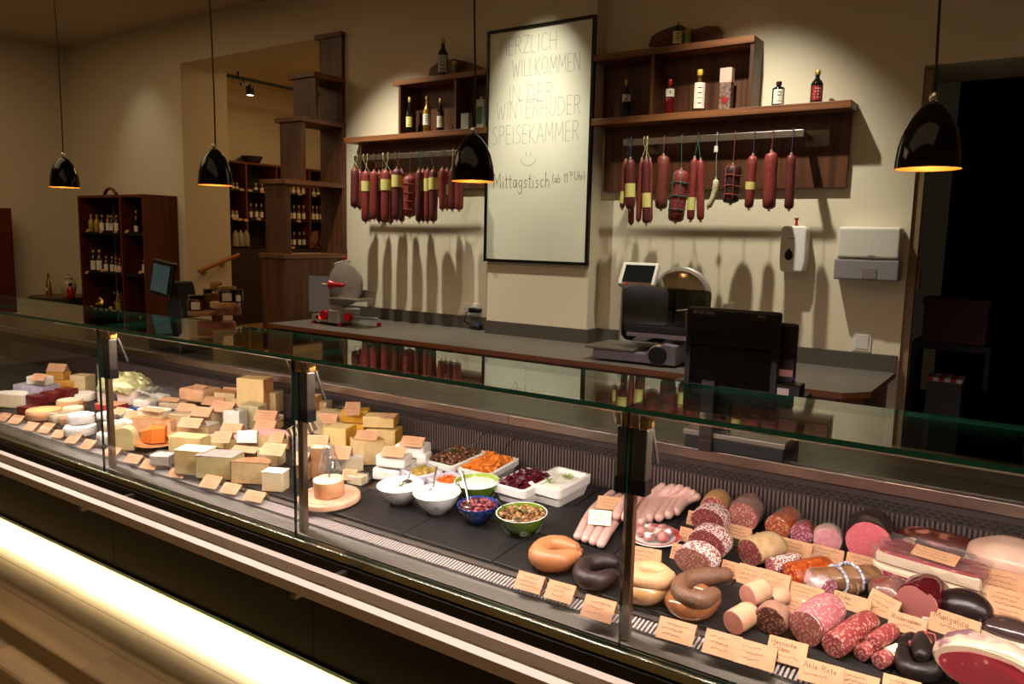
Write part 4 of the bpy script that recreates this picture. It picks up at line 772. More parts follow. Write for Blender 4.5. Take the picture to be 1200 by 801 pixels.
# ------------------------------------------------------------------ back room: shelves, track, jars
XS = -9.88
ya, yz = at(262, 187, X=XS).y, at(404, 204, X=XS).y; ztop = at(330, 194, X=XS).z; zc = at(300, 291, X=XS).z
bs = thing('back_shelf', 'long dark wall shelf of jars in the room behind the passage', 'shelf', (XS, (ya+yz)/2, 0)); ym = (ya+yz)/2
def bl(b, name, m): 
    for i, v in enumerate(b.v): b.v[i] = (v[0]-XS, v[1]-ym, v[2])
    return b.build(name, m, bs, bev=.002)
RE = mat('shelf_edge_red', '#6b3520', .5)
bl(MB().box(-10.245, ya, ztop-.03, XS, yz, ztop), 'top_board', RE); bl(MB().box(-10.248, ya, .3, -10.236, yz, ztop-.03), 'back_panel', mat('shelf_back', '#26110b', .6))
for px in (264, 289.3, 325, 363.6, 386): yy = at(px, 230, X=XS).y; bl(MB().box(-10.234, yy-.014, zc, XS, yy+.014, ztop-.031), 'upright', RE)
zr = [at(300, 223.5, X=XS).z, at(300, 256.5, X=XS).z]; zr2 = at(347, 288, X=XS).z
for z in zr+[zc+.03]: bl(MB().box(-10.234, ya, z-.025, XS-.006, yz, z), 'shelf_board', BLACKM)
bl(MB().box(-10.24, ya, .301, XS+.16, yz, zc), 'base_cabinet', mat('base_dark', '#26120b', .5))
def jar(px, pyb, pyt, wpx, m, label, z, group, lidm=CORK, tall=False):
    p = at(px, pyb, X=XS-.06); h = max(.06, (pyb-pyt)*mpp(p)); r = wpx*mpp(p)/2*.8; t = thing('jar', label, 'jar', (p.x, p.y, z), 0, group)
    MB().lathe([(r*.95, 0), (r, .01), (r, h*.7), (r*.8, h*.8)] if not tall else [(r*.95, 0), (r, .01), (r, h*.5), (r*.4, h*.65), (r*.4, h*.85)], 12).build('glass', m, t); MB().lathe([(r*.85, h*.8), (r*.85, h), (0, h)] if not tall else [(r*.5, h*.8), (r*.5, h), (0, h)], 10).build('lid', lidm, t)
    b = MB(); b.lathe([(r*1.03, h*.12), (r*1.03, h*.48)], 12, cap=False); b.build('paper_label', LABW, t)
JD = mat('jar_dark', '#2a120c', .15, coat=.3); JY = mat('jar_yellow', '#b0922c', .15, coat=.3)
G1 = 'jars and bottles on the back room shelf'
for k, px in enumerate((299.5, 306.6)): jar(px, 223, 214, 6, JD, 'dark pale-labelled jar near the pier, %s of two in the top row' % ord_[k], zr[0], G1)
for k, px in enumerate((294, 300.5, 306.4)): jar(px, 256, 238, 5.5, JD, 'dark bottle near the pier, %s of three in the second row' % ord_[k], zr[1], G1, tall=True)
for k, px in enumerate((338.8, 343.8, 349.4, 355.2)): jar(px, 228, 217.5, 5.6, JY, 'bright yellow jar, %s of four through the stepped shelf' % ord_[k], zr[0], G1)
for k, px in enumerate((339.8, 344.6, 350.2, 355.8)): jar(px, 259, 241, 5.4, JD, 'dark bottle, %s of four in the second row through the stepped shelf' % ord_[k], zr[1], G1, tall=True)
for k, px in enumerate((339.8, 344.8, 351, 356.2)): jar(px, 289, 272, 5.4, JD, 'dark bottle, %s of four in the bottom row through the stepped shelf' % ord_[k], zc+.03, G1, tall=True)
for k, px in enumerate((367.3, 372.5, 377.8)): jar(px, 229.5, 221, 5.6, JD, 'dark jar, %s of three in the rightmost bay, top row' % ord_[k], zr[0], G1)
for k, px in enumerate((366.8, 371.3, 376.4)): jar(px, 260, 242, 5.2, JD, 'dark bottle, %s of three in the rightmost bay, second row' % ord_[k], zr[1], G1, tall=True)
for k, px in enumerate((273, 277.5)): jar(px, 221, 213, 5, JD, 'pale-labelled jar half hidden by the pier, %s in the top row' % ord_[k], zr[0], G1)
for k, px in enumerate((272.5, 277)): jar(px, 255, 246, 5.5, mat('jar_pale', '#8a8062', .3), 'pale jar half hidden by the pier, %s in the second row' % ord_[k], zr[1], G1)
for k, (px, py) in enumerate(((283, 222), (293, 223), (307, 224.5), (351, 227.5), (368, 229), (379, 230), (275, 256), (281, 257), (288, 258), (303, 256.5), (350, 259), (343, 290), (373, 290))):
    p = at(px, py, X=XS); t = thing('price_tag', f'small pale price tag, {ord_[k]} counting along the rows of the back room shelf', 'tag', p, PI/2, 'price tags on the back room shelf'); MB().cbox((0, -.006, 0), (.075, .003, .04), rx=-.4).build('card', KRAFT, t)
p = at(295, 187.5, X=XS-.2); t = thing('bowl', 'grey bowl standing on top of the back room shelf', 'bowl', (p.x, p.y, ztop)); MB().lathe([(.10, 0), (.11, .005), (.16, .10), (.155, .10), (.10, .012), (0, .01)], 26, cap=False).build('shell', mat('bowl_grey', '#3f3b36', .5), t); MB().lathe([(.158, .10), (.163, .104), (.158, .108)], 26, cap=False).build('rim', mat('bowl_grey', '#3f3b36', .5), t)
for k, px in enumerate((276, 282, 288.5)):
    p = at(px, 290, X=XS-.02); h = 19*mpp(p); t = thing('wrapped_packet', f'clear-wrapped pale packet, {ord_[k]} from the passage pier on the back counter', 'packet', (p.x, p.y, zc+.03), 0, 'wrapped packets on the back room counter'); b = MB().lathe([(.055, 0), (.06, .02), (.05, h*.7), (.03, h*.86), (.012, h*.9), (.028, h)], 10); b.warp(.012, 20, k); b.build('wrap', mat('packet_pale', '#8f866a', .3, bump=(60, .5)), t); MB().tube([(-.02, 0, h*.89), (.02, 0, h*.9)], .013, 6).build('tie', TWINE, t)
for k, px in enumerate((364.5, 377)):
    p = at(px, 282, X=XS+.1); t = thing('bread_loaf', ('dark long loaf leaning left' if k == 0 else 'dark long loaf leaning right')+' on the back room counter', 'bread', (p.x, p.y, zc)); b = MB().ball((0, 0, .15), (.07, .085, .16), 12, 8); b.warp(.02, 14, k); 
    o = b.build('crust', mat('crust_brown', '#5a3020', .7, var=(20, '#7a4a30')), t); t.rotation_euler.x = -.35; b = MB(); 
    for j in range(3): b.cbox((.066, -.01, .10+.05*j), (.012, .06, .008), rx=.4)
    b.build('score_mark', mat('crust_score', '#8a6040', .8), t)
p = at(383, 290, X=XS+.13); o = MB().box(p.x-.06, p.y-.09, zc, p.x+.03, p.y+.09, zc+.11).build('blue_box', mat('box_blue', '#14203a', .5), bev=.01); tag(o, 'dark blue box beside the loaves on the back room counter', 'box')
q0, q1 = at(262, 86.5, X=-8.9), at(402, 117.5, X=-8.9); zt_ = (q0.z+q1.z)/2
t = thing('track_light', 'black ceiling track with two spot heads in the back room', 'track light', (-8.9, (q0.y+q1.y)/2, zt_)); L_ = (q1.y-q0.y)/2
MB().box(-.018, -L_, -.018, .018, L_, .018).build('track', BLACKM, t); MB().box(-.01, -L_*.8, .018, .01, -L_*.8+.02, 3.839-zt_).box(-.01, L_*.8, .018, .01, L_*.8+.02, 3.839-zt_).build('hanger', BLACKM, t)
for px, py in ((293, 106), (385.5, 128)):
    p = at(px, py, X=-8.9)-t.location; h = MB().lathe([(.045, -.06), (.05, -.055), (.05, .06), (.03, .07), (0, .07)], 16, (0, p.y, p.z)).build('spot_head', BLACK, t)
    MB().lathe([(0, -.052), (.04, -.052), (.044, -.0605), (0, -.0605)], 16, (0, p.y, p.z)).build('lens', mat('lens_glow', '#fff4d8', .4, emit=('#fff0cc', 5)), h); MB().box(-.02, p.y-.14, p.z+.045, .02, p.y+.02, p.z+.075).box(-.012, p.y-.10, p.z+.07, .012, p.y-.07, -.019).build('driver', BLACK, t)
# ------------------------------------------------------------------ till on the back counter side and the jar stand on the glass
p = at(205, 376, Z=1.24, X=None); p = at(205, 372, Y=2.66); t = thing('till', 'black till with a small bluish touch screen on a slanted stand', 'till', (p.x, 2.66, ZW)); TL = Vector((p.x, 2.66, ZW))
def tl(px, py, dy=0): return at(px, py, Y=2.66+dy)-TL
a = tl(191, 326, -.10); w = 30*mpp(a+TL)/.83/2; h = 37*mpp(a+TL)/2
o = MB().cbox((a.x, -.10, a.z), (w*2+.02, .03, h*2+.02), rx=-.12, ry=.12).build('screen', BLACK, t, bev=.006); MB().cbox((a.x+.0, -.118, a.z), (w*2-.02, .004, h*2-.025), rx=-.12, ry=.12).build('display', mat('display_blue', '#42585c', .2, emit=('#5f7f84', .12)), o)
b = MB(); b.cbox((a.x-.035, -.1215, a.z-.045), (.06, .002, .012), rx=-.12, ry=.12); b.build('screen_text', mat('screen_dark', '#1a2226', .3), o)
c = tl(213, 350); b = MB(); b.prism([(a.x-.02, a.z-.02), (c.x+.03, c.z+.10), (c.x+.10, c.z-.10), (c.x-.08, c.z-.12)], -.06, .06, M=Matrix(((1, 0, 0, 0), (0, 0, 1, 0), (0, 1, 0, 0), (0, 0, 0, 1)))); b.build('stand', BLACKM, t, bev=.01)
b = MB(); b.box(c.x-.20, -.10, 0, c.x+.12, .12, max(.05, c.z-.12)); b.build('base', BLACK, t, bev=.012)
p = at(254, 384, Z=1.2585); t = thing('tiered_stand', 'turned wooden jar stand with two round tiers on the counter glass', 'stand', p); sz = mpp(p); WD = wood('stand_wood', '#6e3d22', '#94562f', 'X', 1.2); WDL = wood('stand_wood_light', '#a87a52', '#c4986c', 'X', 1.2)
def ts(px, py): q = at(px, py, Y=p.y)-p; return q
b = MB(); r = 21*sz; b.lathe([(r, 0), (r*1.02, .004), (r*1.02, .022), (r*.98, .026)], 32); b.build('base_disc', WD, t)
q = ts(243, 378); b = MB(); b.lathe([(16*sz, .05), (16.5*sz, .054), (16.5*sz, .068), (16*sz, .07)], 28, (q.x, -.02, 0)); b.build('lower_tier', WDL, t); LT = (q.x, -.02)
zq = ts(268, 356).z; q = ts(269, 354); b = MB(); b.lathe([(16*sz, zq-.012), (16.5*sz, zq-.008), (16.5*sz, zq+.008), (16*sz, zq+.01)], 28, (q.x, -.02, 0)); b.build('upper_tier', WDL, t); UT = (q.x, -.02, zq+.01); b = MB(); b.lathe([(14*sz, zq-.038), (14*sz, zq-.0125)], 24, (q.x+.02, -.02, 0)); b.build('lower_disc', WD, t)
zf = ts(254, 338).z; b = MB(); b.lathe([(.022, .026), (.024, .05), (.016, .07), (.018, .12), (.014, zq-.04), (.016, zq+.01), (.014, zf-.03)], 16, (-.022, .02, 0)); b.build('stem', WD, t); b = MB(); b.lathe([(.013, zf-.03), (.02, zf-.02), (.014, zf-.012), (.026, zf+.006), (.022, zf+.024), (0, zf+.032)], 16, (-.022, .02, 0)); b.build('finial', WDL, t); 
def pot(loc, r, h, m, lid, label, lab=True):
    t = thing('jam_jar', label, 'jar', loc); MB().lathe([(r*.94, 0), (r, .008), (r, h*.72), (r*.86, h*.8)], 20).build('glass', m, t); MB().lathe([(r*.92, h*.8), (r*.93, h*.98), (r*.88, h), (0, h)], 20).build('lid', lid, t)
    if lab:
        b = MB(); arc = [-.5+k*.2 for k in range(6)]; b.add([(r*1.02*math.sin(a+.9), -r*1.02*math.cos(a+.9), z) for z in (h*.1, h*.6) for a in arc], [(k, k+1, k+7, k+6) for k in range(5)], 0, True); b.build('paper_label', LABW, t)
JR = mat('jar_red', '#4a0d0b', .06, coat=.6); LBK = mat('lid_black', '#15100e', .25)
P0 = Vector(p)
pot(P0+Vector((LT[0]-.005, -.045, .070)), .034, .062, JR, LBK, 'red jam jar with black lid on the lower tier of the wooden stand'); pot(P0+Vector((LT[0]-.012, .03, .070)), .034, .085, mat('jar_honey', '#6a4a14', .06, coat=.5), LBK, 'taller honey-coloured jar behind the red one on the wooden stand', False)
pot(P0+Vector((UT[0]+.004, -.012, UT[2])), .036, .062, mat('jar_dark_red', '#2a0a08', .06, coat=.6), mat('lid_gold', '#b5964a', .3, .8), 'dark jar with gold lid on the upper tier of the wooden stand'); pot(P0+Vector((UT[0]+.050, .006, UT[2])), .018, .05, JD, LBK, 'small dark jar at the edge of the upper tier')
# ------------------------------------------------------------------ goods on the counter deck
YMAX = 2.500
def place(cx, cy, h, lift=0, half=0):
    p = dk(cx, cy, lift+h/2)
    if half and p.y+half > YMAX:                                     # keep clear of the rear wall: nearer and higher on the pile
        p = at(cx, cy, Y=YMAX-half); return Vector((p.x, p.y, max(p.z-h/2, zdeck(p.y)+lift)))
    return Vector((p.x, p.y, zdeck(p.y)+lift))
def rad(a): return math.radians(a)
def chm(name, a, b_=None, rough=.5, sss=.15, bump=(70, .15)): return mat('cheese_'+name, a, rough, var=(26, b_ or a), bump=bump, sss=0)
C_YEL = chm('yellow', '#dcbe86', '#d3b276'); C_PALE = chm('pale', '#e6d5b4', '#dec8a0'); C_WHITE = chm('white', '#eee6d8', '#e2d8c4', .7, bump=(90, .4)); C_GOLD = chm('golden', '#d09a44', '#c08a38'); C_BEIGE = chm('beige', '#d2b98c', '#c4a878')
C_ORANGE = chm('orange', '#d07a2c', '#c46c24'); C_GREEN = chm('greenish', '#cabb88', '#beae78'); C_PEACH = chm('peach', '#dfae84', '#d09a6e', .5); C_LILAC = chm('lilac_mould', '#c9c0cc', '#b2a8b6', .75, bump=(80, .5))
R_GREY = chm('grey_rind', '#9a8a82', '#85766e', .8, bump=(60, .7)); R_BROWN = chm('brown_rind', '#9a6e48', '#7d5636', .7, bump=(60, .5)); R_TAN = chm('tan_rind', '#c08a52', '#a87444', .6); R_PINK = chm('pink_rind', '#dba8a0', '#cf9690', .6); R_DARK = chm('dark_rind', '#3c332c', '#55483c', .7); R_YEL = chm('yellow_wax', '#e0a83a', '#d89a2a', .35)
MAROON = mat('maroon_wax', '#5e1618', .3, coat=.4)
FILM = clear('cling_film', (.97, .97, .97), 1.6, .08, 1.5, (28, 1.0), .04)
def film(mb_src, parent, k=1.03, amp=.004, seed=1, lift=.001):
    """loose clear film around a body"""
    b = MB(); b.v = [(v[0]*k, v[1]*k, v[2]*k+lift) for v in mb_src.v]; b.f = [list(f) for f in mb_src.f]; b.m = [0]*len(b.f); b.s = [True]*len(b.f)
    return b.build('cling_film', FILM, parent)
def grid_box(w, d, h, n=5):
    b = MB()
    def face(o, u, v):
        o, u, v = Vector(o), Vector(u), Vector(v); k = len(b.v)
        b.add([o+u*i/n+v*j/n for j in range(n+1) for i in range(n+1)], [(j*(n+1)+i, j*(n+1)+i+1, (j+1)*(n+1)+i+1, (j+1)*(n+1)+i) for j in range(n) for i in range(n)], 0, True)
    x, y = w/2, d/2
    face((-x, -y, 0), (w, 0, 0), (0, 0, h)); face((x, -y, 0), (0, d, 0), (0, 0, h)); face((x, y, 0), (-w, 0, 0), (0, 0, h)); face((-x, y, 0), (0, -d, 0), (0, 0, h)); face((-x, -y, h), (w, 0, 0), (0, d, 0))
    return b
def block(cx, cy, w, d, h, yaw, m, label, lift=0, rind=None, where='top', wrap=False, rnd_=.003, name='cheese_block', cat='cheese', group=None, liftm=None, tilt=0):
    p = place(cx, cy, 0); s = mpp(p); w, d, h = w*s, d*s, h*s; lift = lift*s if liftm is None else liftm
    p = place(cx, cy, h, lift, (w*abs(math.sin(rad(yaw)))+d*abs(math.cos(rad(yaw))))/2); t = thing(name, label, cat, p, rad(yaw), group)
    if tilt: t.rotation_euler.x = rad(tilt)
    b = MB(); b.box(-w/2, -d/2, 0, w/2, d/2, h); b.build('paste', m, t, bev=min(rnd_, h*.3), seg=3)
    e = .0025
    if rind:
        b = MB()
        if 'top' in where: b.box(-w/2-e*.3, -d/2-e*.2, h-e*.5, w/2+e*.3, d/2+e, h+e)
        if 'back' in where: b.box(-w/2-e*.2, d/2-e*.5, .0005, w/2+e*.2, d/2+e, h)
        if 'right' in where: b.box(w/2-e*.5, -d/2, .0005, w/2+e, d/2, h)
        if 'left' in where: b.box(-w/2-e, -d/2, .0005, -w/2+e*.5, d/2, h)
        b.build('rind', rind, t, bev=.0015)
    if wrap: g = grid_box(w+.006, d+.006, h+.005); g.warp(.005, 45, cx); g.build('cling_film', FILM, t)
    t['top'] = lift+h
    return t
def sector(r, a0, a1, n=14): return [(0, 0)]+[(r*math.cos(rad(a0+(a1-a0)*k/n)), r*math.sin(rad(a0+(a1-a0)*k/n))) for k in range(n+1)]
def wedge(cx, cy, r, h, ang, yaw, m, rind, label, lift=0, toprind=True, wrap=False, cat='cheese', group=None):
    """sector of a wheel, cut faces to the front"""
    p = place(cx, cy, 0); s = mpp(p); r, h = r*s, h*s; lift = lift*s
    p = place(cx, cy, h, lift, r*.6); t = thing('cheese_wedge', label, cat, p, rad(yaw), group)
    a0 = 90-ang/2; P = sector(r, a0, a0+ang); off = r*(.0 if ang >= 179 else .5)
    if ang >= 179: off = r*.42
    P = [(x, y-off) for x, y in P]
    b = MB(); b.prism(P, 0, h); b.build('paste', m, t, bev=.0025)
    e = .003; b = MB(); arc = P[1:]; k = (r+e)/r; out = [(x*k, (y+off)*k-off) for x, y in arc]
    if rind:
        b.prism(out+arc[::-1], .0005, h+(e if toprind else 0))
        if toprind: b.prism([(x, y) for x, y in P], h+.0002, h+e)
        b.build('rind', rind, t)
    if wrap:
        g = MB(); g.prism([(x*1.05, y*1.05) for x, y in P], .001, h+.007, sm=True); g.warp(.004, 45, cx); g.build('cling_film', FILM, t)
    t['top'] = lift+h; return t
def wheel(cx, cy, r, h, m, label, lift=0, top=None, wrap=False, group=None, name='round_cheese', warp=0):
    p = place(cx, cy, 0); s = mpp(p); r, h = r*s, h*s; lift = lift*s; p = place(cx, cy, h, lift); t = thing(name, label, 'cheese', p, 0, group)
    b = MB().lathe([(r*.94, 0), (r, h*.2), (r, h*.8), (r*.95, h), (0, h)], 28)
    if warp: b.warp(warp, 40, cx)
    b.build('rind', m, t)
    if top: b = MB().lathe([(r*.9, h+.0003), (r*.88, h+.002), (0, h+.002)], 28); (b.warp(.0, 1) if not warp else b); b.build('top_face', top, t)
    if wrap: b = MB().lathe([(r*1.03, .001), (r*1.05, h*.5), (r*1.0, h*1.06), (0, h*1.08)], 20); b.warp(.005, 40, cx+1); b.build('cling_film', FILM, t)
    t['top'] = lift+h; return t
def card(cx, cy, w, h, yaw, lean, label, lift=0, text=None, m=KRAFT, flat=False, nm='price_card', liftm=None, lines=3, back=True, roll=0):
    p = place(cx, cy, 0); s = mpp(p); w, h = w*s, h*s; lift = lift*s if liftm is None else liftm; L = rad(lean)
    hv = h*math.cos(L); p = place(cx, cy, hv, lift, .035); t = thing(nm, label, 'price card', p, rad(yaw), 'kraft price cards in the counter'); t.rotation_euler.y = rad(roll)
    th = .0009; dy = h*math.sin(L); U = Vector((0, math.sin(L), math.cos(L))); N = Vector((0, -math.cos(L), math.sin(L)))
    o = Vector((0, -dy/2, 0))
    def panel(o, U, N): 
        b = MB(); v = [o+Vector((x, 0, 0))+U*u+N*k for k in (-th, 0) for u in (0, h) for x in (-w/2, w/2)]
        return b.add(v, [(0, 2, 3, 1), (4, 5, 7, 6), (0, 1, 5, 4), (2, 6, 7, 3), (0, 4, 6, 2), (1, 3, 7, 5)])
    panel(o, U, N).build('front', m, t)
    if back:
        L2 = max(L*.6, rad(14)); rg = o+U*h; U2 = Vector((0, math.sin(L2), -math.cos(L2))); k = hv/(math.cos(L2)*h); N2 = Vector((0, math.cos(L2), math.sin(L2)))
        panel(rg+Vector((0, .0012, 0)), U2*min(k, 1.6), N2).build('back', m, t)
    b = MB(); ux = Vector((1, 0, 0)); N_ = N*.0004
    tx = text or [None]*lines; lh = h/(len(tx)+1.2)
    for i, q in enumerate(tx):
        O = o+N_+U*(h-lh*(i+1.25)); O.x = -w*.42
        if q: hh = min(lh*.85, w*.8/textlen(q)); write(b, q, O+Vector((w*.05*i, 0, 0)), ux, U, N, hh, .0012, .04)
        else: squiggle(b, O+Vector((random.uniform(0, .15)*w, 0, 0)), ux, U, N, w*random.uniform(.45, .75), lh*.5, .0009)
    b.build('handwriting', INK, t); return t
def log(fx, fy, r, L, yaw, face, skin, label, lift=0, sx=1.0, bulge=.03, wrap=False, clip=False, name='salami', cat='sausage', n=20, pitch=0, skin_warp=.0):
    """cured sausage lying down, cut face towards the customer"""
    p = dk(fx, fy, 0); s = mpp(p); r *= s; lift *= s; p = dk(fx, fy, r+lift); L = min(L, max(.04, (YMAX-p.y)/max(.3, math.cos(rad(yaw))))); t = thing(name, label, cat, (p.x, p.y, zdeck(p.y)+lift), rad(yaw)); t.rotation_euler.x = rad(4+pitch)
    M = Matrix.Translation((0, 0, r)) @ Matrix.Diagonal((sx, 1, 1, 1)) @ Matrix.Rotation(-PI/2, 4, 'X')
    pr = [(r*.985, 0), (r, .004), (r*(1+bulge), L*.4), (r*(1+bulge*.5), L*.75), (r*.9, L*.92), (r*.6, L*.985), (r*.2, L)]
    b = MB(); b.lathe(pr, n, M=M); b.warp(skin_warp or r*.09, 22, fx); b.build('casing', skin, t)
    M2 = Matrix.Translation((0, -.0008, r)) @ Matrix.Diagonal((sx, 1, 1, 1)) @ Matrix.Rotation(PI/2, 4, 'X')
    b = MB(); b.lathe([(r*.975, -.002), (r*.94, .001), (r*.6, .002), (0, .0025)], n, M=M2); b.build('cut_face', face, t)
    if wrap: b = MB(); b.lathe([(0, -.006), (r*.9, -.006), (r*1.04, .0), (r*1.05, L*.5), (r*1.0, L*.9), (r*.3, L*1.05)], n, M=M); b.warp(.004, 50, fx); b.build('cling_film', FILM, t)
    if clip: b = MB(); b.tube([(0, L*.97, r), (0, L*1.06, r+.012), (.012, L*1.1, r+.02)], [r*.2, r*.12, r*.3], 8); b.build('tied_end', mat('casing_end', '#cfc6b8', .4), t)
    return t
def rope(path, r, m, label, lift=0, name='ring_sausage', taper=.8, n=14, group=None, warp=.05, ends=True, rough=None, wrap=False, liftm=None):
    """bent sausage following deck pixels"""
    p0 = dk(*path[len(path)//2]); s = mpp(p0); r *= s; lift = lift*s if liftm is None else liftm
    P = [dk(x, y, r+lift) for x, y in path]; P = [at(*q, Y=YMAX-r) if p.y > YMAX-r else p for p, q in zip(P, path)]; Q = []
    for i in range(len(P)-1):                                        # Catmull-Rom
        a, b_, c, d = P[max(i-1, 0)], P[i], P[i+1], P[min(i+2, len(P)-1)]
        for k in range(5):
            u = k/5; Q.append(.5*((2*b_)+(c-a)*u+(2*a-5*b_+4*c-d)*u*u+(3*b_-a-3*c+d)*u**3))
    Q.append(P[-1]); B = Q[len(Q)//2].copy(); B.z = zdeck(B.y)+lift
    t = thing(name, label, 'sausage', B, 0, group); N = len(Q)
    R = [r*min(1, taper+(1-taper)*min(i, N-1-i)/4) for i in range(N)]
    e0, e1 = (Q[0]-Q[1]).normalized()*R[0], (Q[-1]-Q[-2]).normalized()*R[-1]; fs = ((.35, .93), (.62, .76), (.82, .5), (.92, .2))
    Q = [Q[0]+e0*f for f, g in fs[::-1]]+Q+[Q[-1]+e1*f for f, g in fs]; R = [R[0]*g for f, g in fs[::-1]]+R+[R[-1]*g for f, g in fs]
    b = MB(); b.tube([q-B for q in Q], R, n); b.warp(r*warp, 30, path[0][0]); b.build('casing', m, t)
    if ends:
        b = MB(); b.tube([Q[-1]-B, Q[-1]+e1*.25-B], [r*.22, r*.3], 6); b.tube([Q[0]-B, Q[0]+e0*.25-B], [r*.22, r*.3], 6); b.build('tied_end', m, t)
    if wrap: b = MB(); b.tube([q-B for q in Q], [x*1.08 for x in R], n); b.warp(r*.15, 40, 3); b.build('cling_film', FILM, t)
    return t
# ---- salads: bowls and trays
def bowl(cx, cy, rpx, h, out, rim, inn, label, fill, foot=None, deco=None, name='bowl'):
    p = place(cx, cy, 0); s = mpp(p); r = rpx*s; h = h*s*.78; p = place(cx, cy, h); t = thing(name, label, 'bowl', p); t.rotation_euler = (rad(4), 0, 0)
    MB().lathe([(0, .002), (r*.42, .0), (r*.45, .006), (r*.62, h*.22), (r*.83, h*.55), (r*.95, h*.84), (r, h*.97)], 36, cap=False).build('shell', out, t)
    MB().lathe([(r, h*.97), (r*1.012, h*.99), (r, h), (r*.97, h*.99)], 36, cap=False).build('rim', rim, t); MB().lathe([(r*.97, h*.99), (r*.9, h*.8), (r*.78, h*.55), (r*.5, h*.3)], 36, cap=False).build('inside', inn, t)
    if deco: deco(t, r, h)
    fill(t, r, h, p); return t
def heap(t, r, h, p, m, label, name='salad', n=0, piece=None, top=.1, bumpy=.006, seed=1, extra=None, zf=.84, rf=.90):
    c = thing(name, label, 'salad', p+Vector((0, 0, h*zf-.004))); c.rotation_euler = (rad(4), 0, 0); R = r*rf
    b = MB(); rings = 8; b.add([], []); vs = [(0, 0, h*top)]
    for i in range(1, rings+1):
        for k in range(28): a = 2*PI*k/28; f = i/rings; vs.append((R*f*math.cos(a), R*f*math.sin(a), h*top*(1-f*f)))
    fs = [(0, 1+k, 1+(k+1) % 28) for k in range(28)]+[(1+(i-1)*28+k, 1+i*28+k, 1+i*28+(k+1) % 28, 1+(i-1)*28+(k+1) % 28) for i in range(1, rings) for k in range(28)]
    b.add(vs, fs, 0, True)
    for i in range(len(b.v)): v = Vector(b.v[i]); q = max(0, 1-math.hypot(v.x, v.y)/R); v.z += bumpy*noise.noise(v*70+Vector((seed, 0, 0)))*min(1, q*5); b.v[i] = tuple(v)
    b.build('base', m, c)
    if piece: piece(c, R, h*top, seed)
    return c
def beans(m, rx, ry, n, name, layers=2, curved=False, mats=None):
    def f(c, R, tp, seed):
        rb = random.Random(seed); k = 0; ms = mats or [m]; src = {}
        placed = []
        tries = 0
        while k < n and tries < n*30:
            tries += 1; a = rb.uniform(0, 6.283); q = math.sqrt(rb.uniform(0, 1))*.95; x, y = R*q*math.cos(a), R*q*math.sin(a); lvl = rb.randrange(layers); z = tp*(1-q*q)+lvl*rx*.55
            if any((x-u)**2+(y-v)**2 < (rx*1.35)**2 and lvl == w for u, v, w in placed): continue
            placed.append((x, y, lvl)); key = rb.randrange(len(ms))
            if key not in src:
                b = MB(); b.ball((0, 0, 0), (rx, ry, ry*.9), 8, 5); src[key] = b.build(name, ms[key], c, loc=(x, y, z)); o = src[key]
            else: o = copy_part(src[key], c, (x, y, z))
            o.rotation_euler = (rb.uniform(-.4, .4), rb.uniform(-.4, .4), rb.uniform(0, 6.28)); k += 1
    return f
def herb(c, x, y, z, L=.02, n=7, seed=0, m=None, name='herb_sprig'):
    b = MB(); rb = random.Random(seed)
    for k in range(n):
        a = rb.uniform(0, 6.28); e = Vector((math.cos(a)*L, math.sin(a)*L, rb.uniform(.2, .8)*L)); o = Vector((x, y, z)); b.tube([o, o+e*.6, o+e], [.0012, .0012, .0006], 4)
        for j in range(3): q = o+e*(.5+.22*j); w = Vector((-e.y, e.x, 0)).normalized()*L*.16; u = e.normalized()*L*.2; b.add([q, q+u*.5+w, q+u, q+u*.5-w], [(0, 1, 2, 3)])
    return b.build(name, m or mat('herb_green', '#3f5f24', .6), c)
def spoon(path3, label, m=None, name='spoon'):
    B = path3[-1]; t = thing(name, label, 'spoon', B); P = [q-B for q in path3]; m = m or STEEL
    b = MB(); b.tube(P, [.0062 if i == 0 else .0042 for i in range(len(P))], 8, flat=.45); b.build('handle', m, t); d = (P[-1]-P[-2]).normalized()
    b = MB(); b.ball(P[-1]+d*.012, (.016, .022, .006), 12, 6); b.build('spoon_head', m, t); return t
YOG = mat('yoghurt_white', '#ece6da', .35, bump=(50, .4), coat=.2); QUARK = mat('herb_quark', '#e8e2d6', .5, bump=(90, 1.0))
GREENG = mat('glaze_green', '#5c7d1c', .12, coat=.5); BLUEG = mat('glaze_blue', '#1c3a86', .12, coat=.5)
def rings_(t, r, h, m, n=7, z=.45, rr=.010):
    b = MB()
    for k in range(n):
        a = 2*PI*k/n-.9; q = r*(.5+.42*z/.6); c = Vector((q*1.03*math.cos(a), q*1.03*math.sin(a), h*z)); N = Vector((math.cos(a), math.sin(a), -.55)).normalized(); u = Vector((-math.sin(a), math.cos(a), 0)); w = N.cross(u)
        for R_ in (rr, rr*.45): b.ribbon([c+N*.002+u*R_*math.cos(2*PI*j/10)+w*R_*math.sin(2*PI*j/10) for j in range(11)], .002, N)
    b.build('ring_pattern', m, t)
def f_yog(t, r, h, p): c = heap(t, r, h, p, YOG, 'smooth white yoghurt dip with a herb sprig', 'yoghurt_dip', bumpy=.004, top=.12); herb(c, .0, -.005, h*.12, .018, 8, 3)
bowl(470, 577, 26.5, 27, PORC, PORC, PORC, 'white salad bowl of smooth yoghurt dip, leftmost of the round bowls', f_yog, deco=lambda t, r, h: rings_(t, r, h, mat('deco_grey', '#8d887f', .4), 8, .5, .007))
